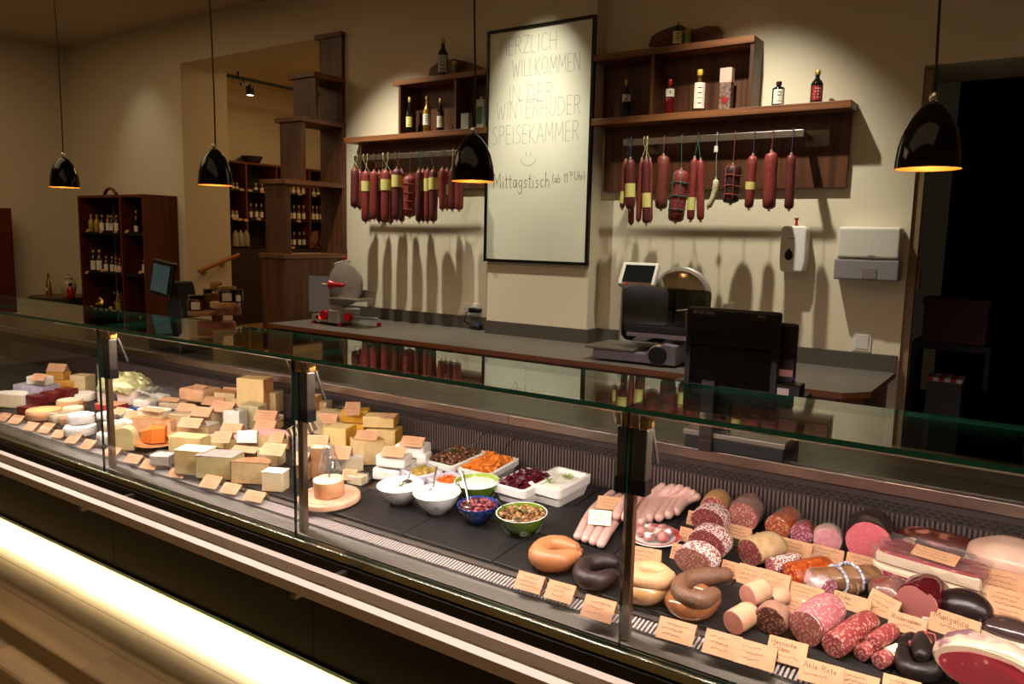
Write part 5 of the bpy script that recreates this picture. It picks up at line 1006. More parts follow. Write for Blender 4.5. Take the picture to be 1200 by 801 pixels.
def f_quark(t, r, h, p):
    c = heap(t, r, h, p, QUARK, 'lumpy white curd salad heaped above its bowl', 'curd_salad', bumpy=.010, top=.22, piece=None); b = MB(); rb = random.Random(8)
    for k in range(60): a = rb.uniform(0, 6.28); q = math.sqrt(rb.random())*.85; b.ball((r*.9*q*math.cos(a), r*.9*q*math.sin(a), h*.22*(1-q*q)+.001), rb.uniform(.004, .009), 7, 4)
    stuff(b.build('curd_lumps', QUARK, c))
bowl(513, 587, 27, 30, PORC, PORC, PORC, 'white salad bowl heaped with lumpy curd salad', f_quark, deco=lambda t, r, h: rings_(t, r, h, mat('deco_violet', '#5b5468', .4), 6, .62, .008))
bowl(560, 573, 26, 27, GREENG, PORC, mat('glaze_lime', '#8fa83c', .2), 'green bowl of white dip behind the blue bowl', lambda t, r, h, p: heap(t, r, h, p, YOG, 'white dip inside the rear green bowl', 'white_dip', top=.06, bumpy=.002, zf=.9, rf=.8), deco=lambda t, r, h: rings_(t, r, h, PORC, 6, .35))
BEANR = [mat('kidney_bean', '#6a2630', .35), mat('kidney_bean_light', '#8a444a', .35), mat('kidney_bean_dark', '#4a1720', .35)]
def deco_blue(t, r, h):
    b = MB()
    for k in range(26): a = 2*PI*k/26; q = r*.93; b.ball((q*math.cos(a), q*math.sin(a), h*.74), .0042, 6, 4)
    b.build('dot_pattern', mat('deco_black', '#0d1020', .3), t)
bowl(560.5, 600, 23, 28, BLUEG, BLUEG, BLUEG, 'small blue bowl of red kidney beans', lambda t, r, h, p: heap(t, r, h, p, BEANR[0], 'red kidney bean salad in the blue bowl', 'bean_salad', piece=beans(None, .011, .0062, 75, 'kidney_bean', 2, mats=BEANR), top=.18, seed=4), deco=deco_blue)
BEANW = [mat('white_bean', '#8a5f38', .5, spec=.3), mat('white_bean_dark', '#654426', .5, spec=.3), mat('white_bean_pale', '#9c7850', .5, spec=.3)]
def f_bean(t, r, h, p): c = heap(t, r, h, p, BEANW[1], 'tan bean salad with herbs in the front green bowl', 'bean_salad', piece=beans(None, .0105, .0065, 95, 'bean', 2, mats=BEANW), top=.12, seed=6); herb(c, .0, .0, h*.2, .022, 9, 5)
bowl(612, 611, 29, 31, GREENG, PORC, GREENG, 'front green bowl of tan bean salad with white rim', f_bean, deco=lambda t, r, h: rings_(t, r, h, PORC, 7, .34, .011))
def tray(cs, hm, label, fill, m=None, name='serving_tray', taper=.86):
    """rectangular porcelain tray from its four rim corners"""
    z0 = hm; P = [dk(x, y, hm) for x, y in cs]; B = sum((Vector(q) for q in P), Vector())/4; ux = ((P[1]-P[0])+(P[2]-P[3]))/2; uy = ((P[3]-P[0])+(P[2]-P[1]))/2
    w, d = ux.length, uy.length; yaw = math.atan2(ux.y, ux.x); B.z = zdeck(B.y); t = thing(name, label, 'tray', B, yaw); t.rotation_euler.x = rad(4); m = m or PORC
    b = MB(); o = rrect(-w/2, -d/2, w/2, d/2, .018); i_ = rrect(-w/2+.012, -d/2+.012, w/2-.012, d/2-.012, .014); ib = [(x*taper, y*taper) for x, y in i_]; n = len(o); ou = [(x*.93, y*.93) for x, y in o]; ob = [(x*taper*.92, y*taper*.92) for x, y in o]
    L = [[(x, y, 0) for x, y in ob], [(x, y, hm*.55) for x, y in ou], [(x, y, hm*.55) for x, y in [(q[0]*.985, q[1]*.985) for q in o]], [(x, y, hm-.002) for x, y in o], [(x, y, hm) for x, y in i_], [(x, y, hm*.25) for x, y in ib]]
    vs = [v for q in L for v in q]; fs = [(k*n+i, k*n+(i+1) % n, (k+1)*n+(i+1) % n, (k+1)*n+i) for k in range(5) for i in range(n)]; fs += [tuple(range(n-1, -1, -1)), tuple(5*n+i for i in range(n))]
    b.add(vs, fs, 0, False); b.build('shell', m, t); fill(t, w-.03, d-.03, hm, B, yaw); return t
def bed(B, yaw, w, d, z, m, name, label, top=.02, n=0, piece=None, seed=1):
    c = thing(name, label, 'salad', B+Vector((0, 0, z)), yaw); c.rotation_euler.x = rad(4); b = MB(); N = 12
    vs = []
    for j in range(N+1):
        for i in range(N+1): u, v = i/N*2-1, j/N*2-1; vs.append((u*w/2, v*d/2, top*(1-max(abs(u), abs(v))**3)+.006*noise.noise(Vector((u*3+seed, v*3, 0)))*(1-max(abs(u), abs(v)))))
    b.add(vs, [(j*(N+1)+i, j*(N+1)+i+1, (j+1)*(N+1)+i+1, (j+1)*(N+1)+i) for j in range(N) for i in range(N)], 0, True); b.build('base', m, c)
    rb = random.Random(seed); src = {}; pl = []; k = tr = 0
    while piece and k < n and tr < n*30:
        tr += 1; u, v = rb.uniform(-.92, .92), rb.uniform(-.92, .92); x, y = u*w/2, v*d/2
        if any((x-q)**2+(y-q2)**2 < piece[2]**2 for q, q2 in pl): continue
        pl.append((x, y)); z_ = top*(1-max(abs(u), abs(v))**3)+piece[2]*.25+rb.uniform(0, .006); key = rb.randrange(3)
        if key not in src: src[key] = piece[1](rb, key).build(piece[0], piece[3], c, loc=(x, y, z_)); o = src[key]
        else: o = copy_part(src[key], c, (x, y, z_))
        o.rotation_euler = (rb.uniform(-.5, .5), rb.uniform(-.5, .5), rb.uniform(0, 6.28)); k += 1
    return c
def mush(rb, k): return MB().lathe([(.004, -.008), (.004, 0), (.012, .001), (.0125, .004), (.008, .010), (0, .012)], 10)
def chunk(rb, k): b = MB(); b.cbox((0, 0, 0), (.024+.004*k, .018, .014)); b.warp(.006, 60, k); return b
def stick(rb, k): b = MB(); b.cbox((0, 0, 0), (.022, .006, .005)); b.warp(.002, 60, k); return b
def f_m(t, w, d, h, B, yaw): c = bed(B, yaw, w, d, h*.72, mat('mushroom_dark', '#3a2012', .5), 'mushroom_salad', 'brown marinated mushrooms in the first white tray', .014, 70, ('mushroom', mush, .016, mat('mushroom_brown', '#5e3820', .3, coat=.4))); herb(c, 0, 0, .03, .022, 10, 2)
tray([(496, 538), (535, 548.5), (569, 527), (537, 520)], .05, 'white porcelain tray of brown mushrooms, leftmost of the four', f_m)
tray([(535, 548), (578, 557), (607, 535.5), (572, 528.5)], .05, 'white porcelain tray of orange carrot chunks', lambda t, w, d, h, B, yaw: bed(B, yaw, w*.98, d*.98, h*.72, mat('carrot_base', '#b8581a', .4), 'carrot_salad', 'orange carrot chunk salad in the second tray', .018, 60, ('carrot_chunk', chunk, .018, mat('carrot', '#db7a2c', .3, coat=.3)), 3))
tray([(578, 566), (622, 577), (648.5, 554), (615, 545)], .065, 'white porcelain tray of dark beetroot chunks', lambda t, w, d, h, B, yaw: bed(B, yaw, w*.98, d*.98, h*.74, mat('beet_base', '#2a0510', .3), 'beetroot_salad', 'dark red beetroot salad in the third tray', .016, 60, ('beetroot_chunk', chunk, .018, mat('beetroot', '#4a0a1a', .2, coat=.5)), 5))
def f_w(t, w, d, h, B, yaw):
    c = bed(B, yaw, w, d, h*.72, YOG, 'dill_dip', 'white dill dip in the fourth tray', .008)
    for i, (x, y) in enumerate(((-.02, -.03), (-.005, -.038), (.01, .04), (.025, .03), (.0, .05), (-.03, -.02))): herb(c, x, y, .010, .02, 6, i, mat('dill_green', '#8a9a4a', .6), 'dill_sprig')
tray([(617.5, 563.5), (659, 577), (692, 553), (651, 544.5)], .07, 'white porcelain tray of dill dip, rightmost of the four', f_w)
LILP = mat('porcelain_lilac', '#cbc4cf', .2, coat=.4)
tray([(472, 548), (492, 563), (519, 549), (497, 540)], .055, 'small square lilac bowl of green pickles', lambda t, w, d, h, B, yaw: bed(B, yaw, w*.9, d*.9, h*.6, mat('pickle_base', '#7a6a30', .4), 'pickle_salad', 'green and yellow pickle salad in the left lilac bowl', .012, 16, ('pickle', chunk, .018, mat('pickle', '#8f8a3c', .3, var=(50, '#b98a4a')))), LILP, 'square_bowl')
tray([(500, 558), (525, 572), (551, 560), (530, 549)], .055, 'small square lilac bowl of grated orange carrot', lambda t, w, d, h, B, yaw: bed(B, yaw, w*.9, d*.9, h*.6, mat('carrot_base2', '#b5521c', .4), 'grated_carrot', 'grated orange carrot in the right lilac bowl', .012, 40, ('carrot_shred', stick, .010, mat('carrot2', '#cf6a26', .4))), LILP, 'square_bowl')
def sp(pts, label, m=None, name='spoon'): spoon([dk(x, y, h) for x, y, h in pts], label, m, name)
sp([(486, 537, .15), (480, 552, .09), (478, 560, .07)], 'steel spoon standing in the yoghurt bowl'); sp([(512, 546, .15), (509, 560, .11), (508, 570, .08)], 'steel spoon standing in the curd salad'); sp([(541, 552, .15), (547, 575, .10), (549, 588, .07)], 'steel spoon leaning from the blue bean bowl'); sp([(582, 585, .13), (594, 598, .09), (602, 605, .07)], 'steel spoon lying in the front green bowl')
sp([(572, 503, .14), (558, 517, .10), (545, 527, .06)], 'black ladle handle rising from the mushrooms', BLACK, 'ladle'); sp([(604, 512, .12), (596, 520, .09), (584, 535, .06)], 'dark tong arm rising from the carrot tray', mat('tong_dark', '#2a2522', .3, .6), 'serving_tool')
# ---- sausages lying on the trays
RAWS = mat('raw_sausage', '#d4aca2', .35, var=(60, '#c79a90'), coat=.3)
t0 = None
for k, (a, b_) in enumerate((((677, 628), (717, 578)), ((686, 631), (726, 582)), ((695, 634), (735, 585)), ((704, 637), (744, 588)))):
    rope([a, ((a[0]+b_[0])/2-2, (a[1]+b_[1])/2-4), b_], 6.2, RAWS, ('pale raw sausage under a white label, %s from the left of the vacuum pack' % ord_[k]), group='raw sausages beside the bowls', ends=False, taper=.8, n=10)
for k, (a, b_) in enumerate((((741, 616), (776, 570)), ((751, 612), (788, 571)), ((760, 607), (797, 572)), ((772, 606), (806, 575)), ((783, 603), (812, 578)), ((793, 599), (816, 582)))):
    rope([a, ((a[0]+b_[0])/2-2, (a[1]+b_[1])/2-4), b_], 6.4, RAWS, ('long pale raw sausage, %s in the fan before the rear wall' % ord_[k]), group='raw sausages beside the bowls', ends=False, taper=.8, n=10)
for k, (a, b_) in enumerate((((733, 606), (758, 572)), ((722, 604), (748, 576)))):
    rope([a, ((a[0]+b_[0])/2-2, (a[1]+b_[1])/2-4), b_], 6.4, RAWS, ('pale raw sausage lying on top of the fan behind the glass holder, %s of two' % ord_[k]), group='raw sausages beside the bowls', ends=False, taper=.8, n=10, lift=9)
card(703, 606, 25, 22, 25, 62, 'white printed weight label on the raw sausage pack', 13, m=LABW, nm='weight_label', back=False); card(714, 589, 27, 18, 20, 58, 'kraft card on the raw sausage pack above the white label', 15)
p = place(767, 629, 0); s_ = mpp(p); t = thing('plate', 'white plate with red rim of wrapped pale lumps', 'plate', place(767, 629, .012)); t.rotation_euler.x = rad(4); r = 31*s_
MB().lathe([(0, .001), (r*.6, 0), (r, .012), (r*.99, .015), (r*.6, .004), (0, .004)], 32).build('dish', PORC, t); MB().lathe([(r*.98, .0152), (r*.78, .0098)], 32, cap=False).build('red_rim', mat('rim_red', '#b83a3c', .3), t)
for k in range(7):
    a = k*1.1+.3; q = r*(.15 if k == 0 else .48); o = thing('wrapped_ball', ('film-wrapped pale meat ball, ', 'film-wrapped speckled meat ball, ')[k % 2]+('in the middle' if k == 0 else ord_[k-1]+' round the edge')+' of the red-rimmed plate', 'meat', t.location+Vector((q*math.cos(a), q*math.sin(a), .006)), 0, 'wrapped balls on the red-rimmed plate')
    b = MB(); b.ball((0, 0, .014), (.019, .017, .015), 10, 6); b.warp(.006, 60, k); b.build('lump', mat('pale_lump%d' % (k % 2), ('#d9b3a2', '#c98a80')[k % 2], .4, var=(50, '#b3505a')), o); b = MB(); b.ball((0, 0, .015), (.022, .020, .018), 10, 6); b.warp(.010, 70, k+3); b.build('cling_film', FILM, o)
OR_S = mat('ring_orange', '#b0744a', .45, var=(14, '#9c623c'), coat=.1); rope([(672, 643), (658, 640), (644, 640), (634, 645), (632, 652), (641, 657), (656, 657), (671, 652)], 12.5, OR_S, 'plump orange-brown ring sausage folded into a loop', taper=.72)
rope([(718, 659), (704, 658), (691, 660), (683, 666), (682, 674), (690, 680), (704, 680), (717, 674)], 10.5, mat('ring_blood', '#2c1b1b', .5, var=(60, '#211414'), bump=(80, .3)), 'blackish blood sausage ring left of the glass holder')
WS = mat('ring_white', '#c79a70', .5, var=(110, '#b4875e'), bump=(90, .3)); rope([(776, 692), (758, 697), (744, 694), (739, 688), (744, 683), (760, 684), (776, 686)], 12, mat('ring_white_film', '#bb9062', .2, var=(90, '#a87c52'), coat=.5), 'film-wrapped whitish sausage loop under the pale one')
rope([(782, 674), (768, 668), (750, 668), (743, 673), (745, 679), (757, 682), (773, 681), (783, 675)], 10.5, WS, 'pale whitish sausage loop stacked beside the glass holder', lift=14)
BRS = mat('ring_brown', '#6e4c38', .55, var=(150, '#5a3a28'), bump=(110, .4)); rope([(836, 703), (822, 714), (802, 714), (790, 705), (795, 695), (812, 692), (832, 697)], 11.5, mat('ring_brown_film', '#8a5836', .12, var=(30, '#78492c'), coat=.6), 'film-wrapped brown sausage loop under the matt one')
rope([(850, 673), (832, 675), (812, 678), (799, 684), (797, 693), (806, 701), (822, 703), (836, 696)], 10.5, BRS, 'matt brown sausage loop stacked on a film-wrapped one', lift=13)
F_RED = speckle('face_red', '#8e3a3e', '#cf9c94', 150, .44); F_DARK = speckle('face_dark', '#6a2c2c', '#a5706a', 150, .38); F_BRN = speckle('face_brown', '#7d4c3e', '#ab8272', 150, .4); F_PINK = speckle('face_pink', '#c9606a', '#dda09c', 260, .3); F_MAG = speckle('face_magenta', '#94304a', '#dba0a8', 140, .46); F_CHO = speckle('face_chorizo', '#9a3414', '#d98a4a', 110, .46); F_BIG = speckle('face_coarse', '#95524c', '#bf9286', 140, .44); F_MARB = speckle('face_marbled', '#4a2018', '#93705f', 130, .44); F_PLAIN = speckle('face_plain', '#9a5a55', '#a86c66', 220, .2)
S_TAN = mat('casing_tan', '#b98f62', .5, var=(30, '#a67c50'), bump=(50, .6)); S_GREY = mat('casing_greybrown', '#7a5850', .3, var=(45, '#967468'), coat=.3, bump=(80, .6)); S_CHO = mat('casing_chorizo', '#8a3216', .3, var=(90, '#b4541e'), coat=.3, bump=(70, .6)); S_DARK = mat('casing_dark', '#2a1a18', .4, coat=.3); S_MOULD = speckle('casing_mould', '#8f4a44', '#ded0c8', 170, .56, .7, coat=0); S_RED = speckle('casing_red', '#7d302e', '#b98478', 110, .38); S_BRN = mat('casing_brown', '#6a452e', .35, var=(40, '#8a6446'), coat=.3, bump=(70, .7)); S_WINE = mat('casing_wine', '#4a0e14', .12, coat=.6)
log(836.6, 597, 15.5, .12, 8, F_RED, S_TAN, 'salami in tan paper casing at the rear beside the raw sausages', clip=False)
log(870, 606, 17.5, .14, 5, F_BIG, S_GREY, 'thick grey-brown salami with coarse pink cut face in the rear row'); log(911, 618, 14.5, .13, -8, F_CHO, S_CHO, 'orange paprika sausage piece in the rear row', wrap=True)
log(939, 626, 13, .05, 0, F_MAG, S_RED, 'short magenta-faced salami end in film, rear row', wrap=True, clip=True); log(970, 633, 15.5, .05, 10, mat('face_ham_pink', '#cf7484', .3, var=(60, '#dda0a4')), mat('casing_pale', '#cfa89c', .3), 'short pink sausage end under shiny film, rear row', wrap=True)
log(1018, 635, 24.5, .13, 5, F_PINK, S_DARK, 'big round pink-faced sausage in dark casing, rear row')
log(829, 611, 15.5, .075, -2, F_DARK, S_MOULD, 'dark-red oval salami rearmost of the three mould-coated ones', sx=1.3); log(828, 638, 17.5, .075, -4, F_DARK, S_MOULD, 'oval salami with smooth dark cut face, middle of the three mould-coated ones', sx=1.3); log(812, 658, 16.5, .075, -6, F_BRN, S_MOULD, 'brown-faced oval salami, front of the three mould-coated ones', sx=1.45)
log(879, 647, 15.5, .12, -24, F_DARK, mat('casing_cream', '#c4a47c', .7, var=(40, '#b08e64'), bump=(50, .5)), 'dark-faced salami with cream-tan coating in the second row', sx=1.15); log(904, 664, 10.5, .10, -38, F_RED, S_MOULD, 'small mould-coated salami half hidden before the tan-coated one'); log(928, 673, 14, .13, -38, F_CHO, S_CHO, 'orange-marbled paprika salami lying in the second row')
t = log(952, 680, 13.5, .19, -52, F_BRN, S_BRN, 'long brown salami tied with blue and white cord')
b = MB()
for yy in (.07, .115): b.tube([(.037*math.cos(a), yy+.012*math.cos(a), .031+.037*math.sin(a)) for a in [2*PI*k/16 for k in range(17)]], .004, 6)
b.tube([(.0, .075, .07), (-.02, .095, .068), (0, .115, .07)], .004, 6); b.build('cord', mat('cord_blue_white', '#2c3f8a', .7, var=(120, '#e8e4da')), t)
log(970, 690, 12.5, .09, 55, F_MAG, mat('casing_white_film', '#c9b0ac', .2, var=(50, '#a87878'), coat=.5), 'film-wrapped pale salami end before the brown corded one', wrap=True)
t = log(993, 688, 8.5, .05, -40, S_BRN, S_BRN, 'small brown sausage tied with yellow-blue cord'); b = MB(); b.tube([(.02*math.cos(a), .02, .018+.02*math.sin(a)) for a in [2*PI*k/12 for k in range(13)]], .003, 6); b.build('cord', mat('cord_yellow_blue', '#d0b03c', .7, var=(150, '#2c3f8a')), t)
F_LIV = mat('face_liver', '#c08878', .35, var=(40, '#b57a6c')); S_LIV = mat('casing_liver', '#c69a7c', .35, var=(18, '#b98a6c'), coat=.3)
log(860, 729, 14, .08, -16, F_LIV, S_LIV, 'pale liver sausage end lying left of the marbled slice', bulge=.0); log(877, 698, 12.5, .07, -24, F_LIV, S_LIV, 'pale pink-faced liver sausage end on top of the other two', lift=16); log(903, 727, 17, .05, -4, F_MARB, mat('casing_marble', '#8a6454', .4), 'thick dark marbled sausage slice', sx=1.1)
log(903, 701, 10.5, .05, -40, S_LIV, S_LIV, 'plain liver sausage end behind the stacked pair', lift=3)
log(945, 735, 20.5, .14, -12, F_BIG, speckle('casing_pinkred', '#9a5458', '#c99490', 120, .4), 'large coarse salami with pinkish casing in the front row'); log(977, 756, 14.5, .18, -17, F_RED, S_RED, 'long bright red salami lying in the front row')
log(1009, 765, 9.5, .10, -22, F_RED, S_RED, 'small red sausage end, left of the three little ones'); log(1023, 752, 9.5, .09, -22, F_RED, S_RED, 'small red sausage end lying on top of the other two', lift=11)
t = log(1030, 774, 9.8, .13, -28, F_RED, S_RED, 'small red sausage with cream paper band'); r_ = 9.8*mpp(t.location); b = MB(); b.lathe([(r_*1.07, .03), (r_*1.07, .085)], 18, cap=False, M=Matrix.Translation((0, 0, r_)) @ Matrix.Rotation(-PI/2, 4, 'X')); b.build('paper_band', mat('band_cream', '#e0d3ac', .6), t)
BLK = mat('ring_black', '#140e0c', .4, var=(50, '#1f1613'), spec=.4, bump=(60, .6))
rope([(1068, 748), (1058, 758), (1057, 772), (1066, 784), (1082, 788), (1097, 784), (1103, 770), (1098, 756)], 11, BLK, 'black smoked ring sausage in the front row'); t = rope([(1082, 748), (1081, 757), (1080, 768)], 11.5, BLK, 'short black sausage tip resting on the black ring', lift=9)
b = MB(); b.tube([(.0, .03, .045), (.02, .02, .05), (.03, .0, .03), (.025, -.02, .01)], .0025, 5); b.tube([(0, .03, .045), (.015, .0, .04), (.012, -.03, .02)], .0025, 5); b.build('red_string', STR['red'], t)
# ---- hams and bacon
M_RED = speckle('ham_lean', '#8a2630', '#c4787a', 40, .2, .3, coat=.4); M_DARK = marble('ham_dark', '#4a1a18', '#a86a5c', (12, 22, 22), .62); FAT = mat('ham_fat', '#e3cdb4', .35, var=(20, '#dcc0a4'), coat=.25); FATP = mat('ham_fat_pink', '#dcb8a2', .35, var=(12, '#d0a08c'), coat=.25)
def slabmeat(cx, cy, w, d, h, yaw, label, lean, lift=0, fat='top', name='bacon_slab', topm=None, wrap=False, tilt=4):
    p = place(cx, cy, 0); s = mpp(p); w, d, h = w*s, d*s, h*s; lift *= s; p = place(cx, cy, h, lift, d/2); t = thing(name, label, 'meat', p, rad(yaw)); t.rotation_euler.x = rad(tilt); e = h*.25
    b = MB(); b.prism(rrect(-w/2, -d/2, w/2, d/2, min(w, d)*.25, 5), 0, h); b.warp(.012, 14, cx); b.build('lean', lean, t, bev=.006, seg=3)
    b = MB()
    if fat == 'top': b.prism(rrect(-w/2-.002, -d/2-.002, w/2+.002, d/2+.002, min(w, d)*.25, 5), h*.72, h+.004)
    else: b.prism(rrect(-w/2-.004, -d/2-.004, w/2+.002, -d/2+d*.13, d*.06, 4), .001, h*.82); b.prism(rrect(-w/2-.004, -d/2-.004, -w/2+w*.05, d/2-d*.2, w*.02, 4), .001, h*.8)
    b.warp(.012, 14, cx); b.build('fat', FAT, t, bev=.004, seg=3)
    if wrap: g = grid_box(w+.010, d+.010, h+.009, 8); g.warp(.008, 30, cx); g.build('cling_film', FILM, t)
    if topm: b = MB(); b.prism(rrect(-w/2+.008, -d/2+.014, w/2-.006, d/2-.004, min(w, d)*.22, 5), h+.0, h+.006); b.warp(.003, 22, cx+2); b.build('top_face', topm, t, bev=.002)
    return t
slabmeat(1090, 676, 112, 55, 20, -8, 'lower bacon slab with white fat cap on the ham side', marble('bacon_lower', '#8f2c3a', '#d9a8a0', (22, 60, 70), .62)); BACON = marble('bacon_marbled', '#962c36', '#dfb0a4', (20, 70, 70), .66); slabmeat(1093, 657, 104, 46, 14, -10, 'upper streaky bacon slab with red marbled top', BACON, lift=22, fat='front', wrap=True)
def ham(cx, cy, rx, ry, rz, yaw, label, body, cut=None, capm=None, lift=0, tilt=0, name='ham', amp=.05):
    """rounded joint of meat with a flat side and a cap of fat"""
    p = place(cx, cy, 0); s = mpp(p); rx, ry, rz = rx*s, ry*s, rz*s; lift *= s; p = place(cx, cy, 2*rz, lift, ry); t = thing(name, label, 'meat', p, rad(yaw)); t.rotation_euler.x = rad(tilt)
    b = MB(); b.ball((0, 0, rz), (rx, ry, rz), 22, 14)
    if cut is not None: b.v = [(x, max(y, -ry*cut), z) for x, y, z in b.v]
    b.warp(rz*amp, 14, cx); b.build('body', body, t)
    if cut is not None:
        k = math.sqrt(1-cut*cut); o = [(rx*k*.985*math.cos(a), rz*k*.985*math.sin(a)) for a in [2*PI*j/24 for j in range(24)]]; M = Matrix(((1, 0, 0, 0), (0, 0, -1, -ry*cut+.001), (0, 1, 0, rz), (0, 0, 0, 1)))
        b = MB(); b.prism(o, 0, .004, M=M); b.build('fat_rim', mat('rim_fat', '#c4a88e', .4, var=(16, '#b59880')), t, bev=.001); b = MB(); b.prism([(x*.93+rx*.02, z*.88-rz*.06) for x, z in o], .0042, .006, M=M); b.warp(.004, 20, cx); b.build('cut_face', capm or marble('ham_cut', '#7a2028', '#d0a09a', (40, 30, 55), .55), t)
    return t
W = ham(1103, 640, 54, 18, 18, -10, 'dark cured ham leaning at the rear wall with a fat edge', M_DARK, amp=.1); b = MB(); sm_ = mpp(W.location); b.ball((36*sm_, -4*sm_, 15*sm_), (20*sm_, 15*sm_, 15*sm_), 14, 9); b.warp(.006, 18, 2); b.build('fat', FAT, W)
ham(1078, 640, 21, 16, 15, 18, 'round ham end with cream rind ring behind the bacon', FATP, .55, M_DARK, lift=4)
H1 = ham(1188, 655, 46, 34, 22, -5, 'large fatty ham with cream back at the right rear', FATP, None, tilt=0, amp=.16); b = MB(); sm_ = mpp(H1.location); b.ball((-8*sm_, -20*sm_, 9*sm_), (32*sm_, 17*sm_, 8*sm_), 16, 8); b.warp(.008, 20, 5); b.build('lean', speckle('ham_pink', '#a84850', '#d8a098', 30, .3, .3, coat=.4), H1)
slabmeat(1150, 680, 26, 26, 20, -12, 'dark pink meat piece right of the bacon slabs', speckle('meat_mauve', '#6a2c34', '#8a4a50', 40, .2, .35), name='meat_piece')
A_ = ham(1045, 693, 23, 20, 16, 10, 'rough reddish-brown cured meat chunk under film', speckle('rough_cured', '#6e3428', '#96604c', 55, .3, .5), None, amp=.25, name='cured_meat'); 
b = MB(); q = mpp(A_.location); b.ball((0, 0, 16*q), (25*q, 22*q, 18*q), 14, 9); b.warp(.010, 40, 3); b.build('cling_film', FILM, A_)
t = log(1075, 706, 21, .11, -12, F_PLAIN, S_WINE, 'smooth pink-faced sausage in glossy wine-red casing', sx=1.08, bulge=.05); b = MB()
for yy, q in ((.03, .9), (.055, .5), (.075, .8)):
    for j in range(3): c = Vector((.046*math.cos(q+j*.16), yy+.006*(j % 2), .044+.046*math.sin(q+j*.16))); N = Vector((math.cos(q), 0, math.sin(q))); b.ribbon([c+N*.001, c+N*.001+Vector((0, .010, 0)), c+N*.001+Vector((-.004, .014, .004))], .003, N)
b.build('print_mark', LABW, t)
t = ham(1131, 712, 28, 22, 21, -8, 'glossy blackish rounded smoked ham with white cut side', mat('ham_black', '#170f10', .3, var=(30, '#241615'), spec=.5, bump=(40, .4)), None, name='smoked_ham')
t = slabmeat(1165, 706, 46, 34, 13, -14, 'cream fat-capped ham piece behind the black rounded one', M_RED, name='ham_piece', lift=2)
ham(1184, 738, 32, 20, 14, -12, 'dark film-wrapped meat at the right edge', mat('meat_dark_film', '#3c2b29', .2, bump=(20, .6), coat=.5), None, name='wrapped_meat')
slabmeat(1168, 752, 100, 16, 9, -12, 'long pink-white fat strip behind the front ham', FATP, fat='top', name='fat_strip')
FH = ham(1172, 786, 70, 40, 31, -14, 'large front ham with white fat and dark red cut face', marble('ham_front', '#b49a84', '#77525a', (6, 14, 24), .56), .45, M_RED, amp=.16); sm_ = mpp(FH.location)
b = MB(); b.ball((-16*sm_, 10*sm_, 44*sm_), (50*sm_, 24*sm_, 21*sm_), 18, 10); b.warp(.014, 18, 7); b.build('cured_skin', marble('ham_skin', '#6a4a52', '#b8a08c', (10, 24, 30), .54), FH)
p = place(930, 697, .004); s_ = mpp(p); t = thing('paper_strip', 'white paper strip lying behind the liver sausage ends', 'paper', p, rad(-22)); t.rotation_euler.x = rad(4); MB().box(-38*s_, -5*s_, 0, 38*s_, 5*s_, .0015).build('sheet', LABW, t); MB().tube([(38*s_, 0, .002), (42*s_, 2*s_, .004), (47*s_, 0, .003)], [.003, .006, .002], 6).build('twist', LABW, t)
card(1087, 729, 11, 12, 15, 20, 'small pinkish card end left of the Mangalica card', m=FATP, nm='card_end', back=False)
# ---- price cards among the meat
K = 16
for a in ((812, 607, 14, 16, 'behind the dark-red oval salami'), (803, 626, 15, 16, 'left of the middle mould-coated salami'), (793, 646, 14, 18, 'left of the front mould-coated salami'), (864, 623, 32, 15, 'before the thick grey-brown salami'), (901, 636, 33, 17, 'before the orange paprika sausage in the rear row'), (932.5, 642, 36, 18, 'before the short magenta-faced salami end'), (969, 649, 36, 16, 'before the short pink sausage end'), (1011, 660, 37, 18, 'before the big round pink-faced sausage'), (856, 667, 22, 18, 'right of the front mould-coated salami'), (879, 674, 29, 22, 'before the cream-tan coated salami'), (906, 682, 37, 24, 'before the small mould-coated salami'), (945, 695, 38, 18, 'before the film-wrapped pale salami end'), (928, 709, 20, 18, 'behind the large coarse salami'),
          (1179, 683, 50, 24, 'on the large fatty ham, upper right'), (1184, 704, 46, 22, 'on the cream fat-capped ham piece'), (1186, 722, 44, 18, 'above the dark film-wrapped meat'), (1047, 650, 12, 20, 'half hidden left of the bacon slabs')):
    card(a[0], a[1], a[2], a[3], -4, 22, 'kraft price card '+a[4], liftm=0 if a[0] < 1100 else .035)
card(998, 706, 41, 18, -4, 20, 'kraft card reading Rinder with small second line', text=['Rinder', None]); card(1032, 708, 34, 25, -14, 25, 'kraft card standing askew before the rough cured chunk', roll=10); card(1063, 731, 40, 21, -6, 20, 'kraft card reading Rindersalami', text=['Rindersalami', None]); card(1118, 733, 52, 26, -12, 18, 'kraft card reading Mangalica beside the black rounded ham', text=['Mangalica', None])
card(1096, 650, 44, 17, -14, 66, 'kraft card lying on the upper bacon slab', lift=39, back=False); card(1117, 634, 42, 18, -14, 55, 'kraft card leaning on the dark cured ham at the rear', lift=26, back=False, m=mat('kraft_dark', '#a87848', .85))
card(757, 652, 34, 20, 12, 22, 'kraft card standing behind the pale whitish sausage loops'); card(772, 674, 26, 20, -2, 25, 'kraft card half hidden between pale and brown sausage loops')
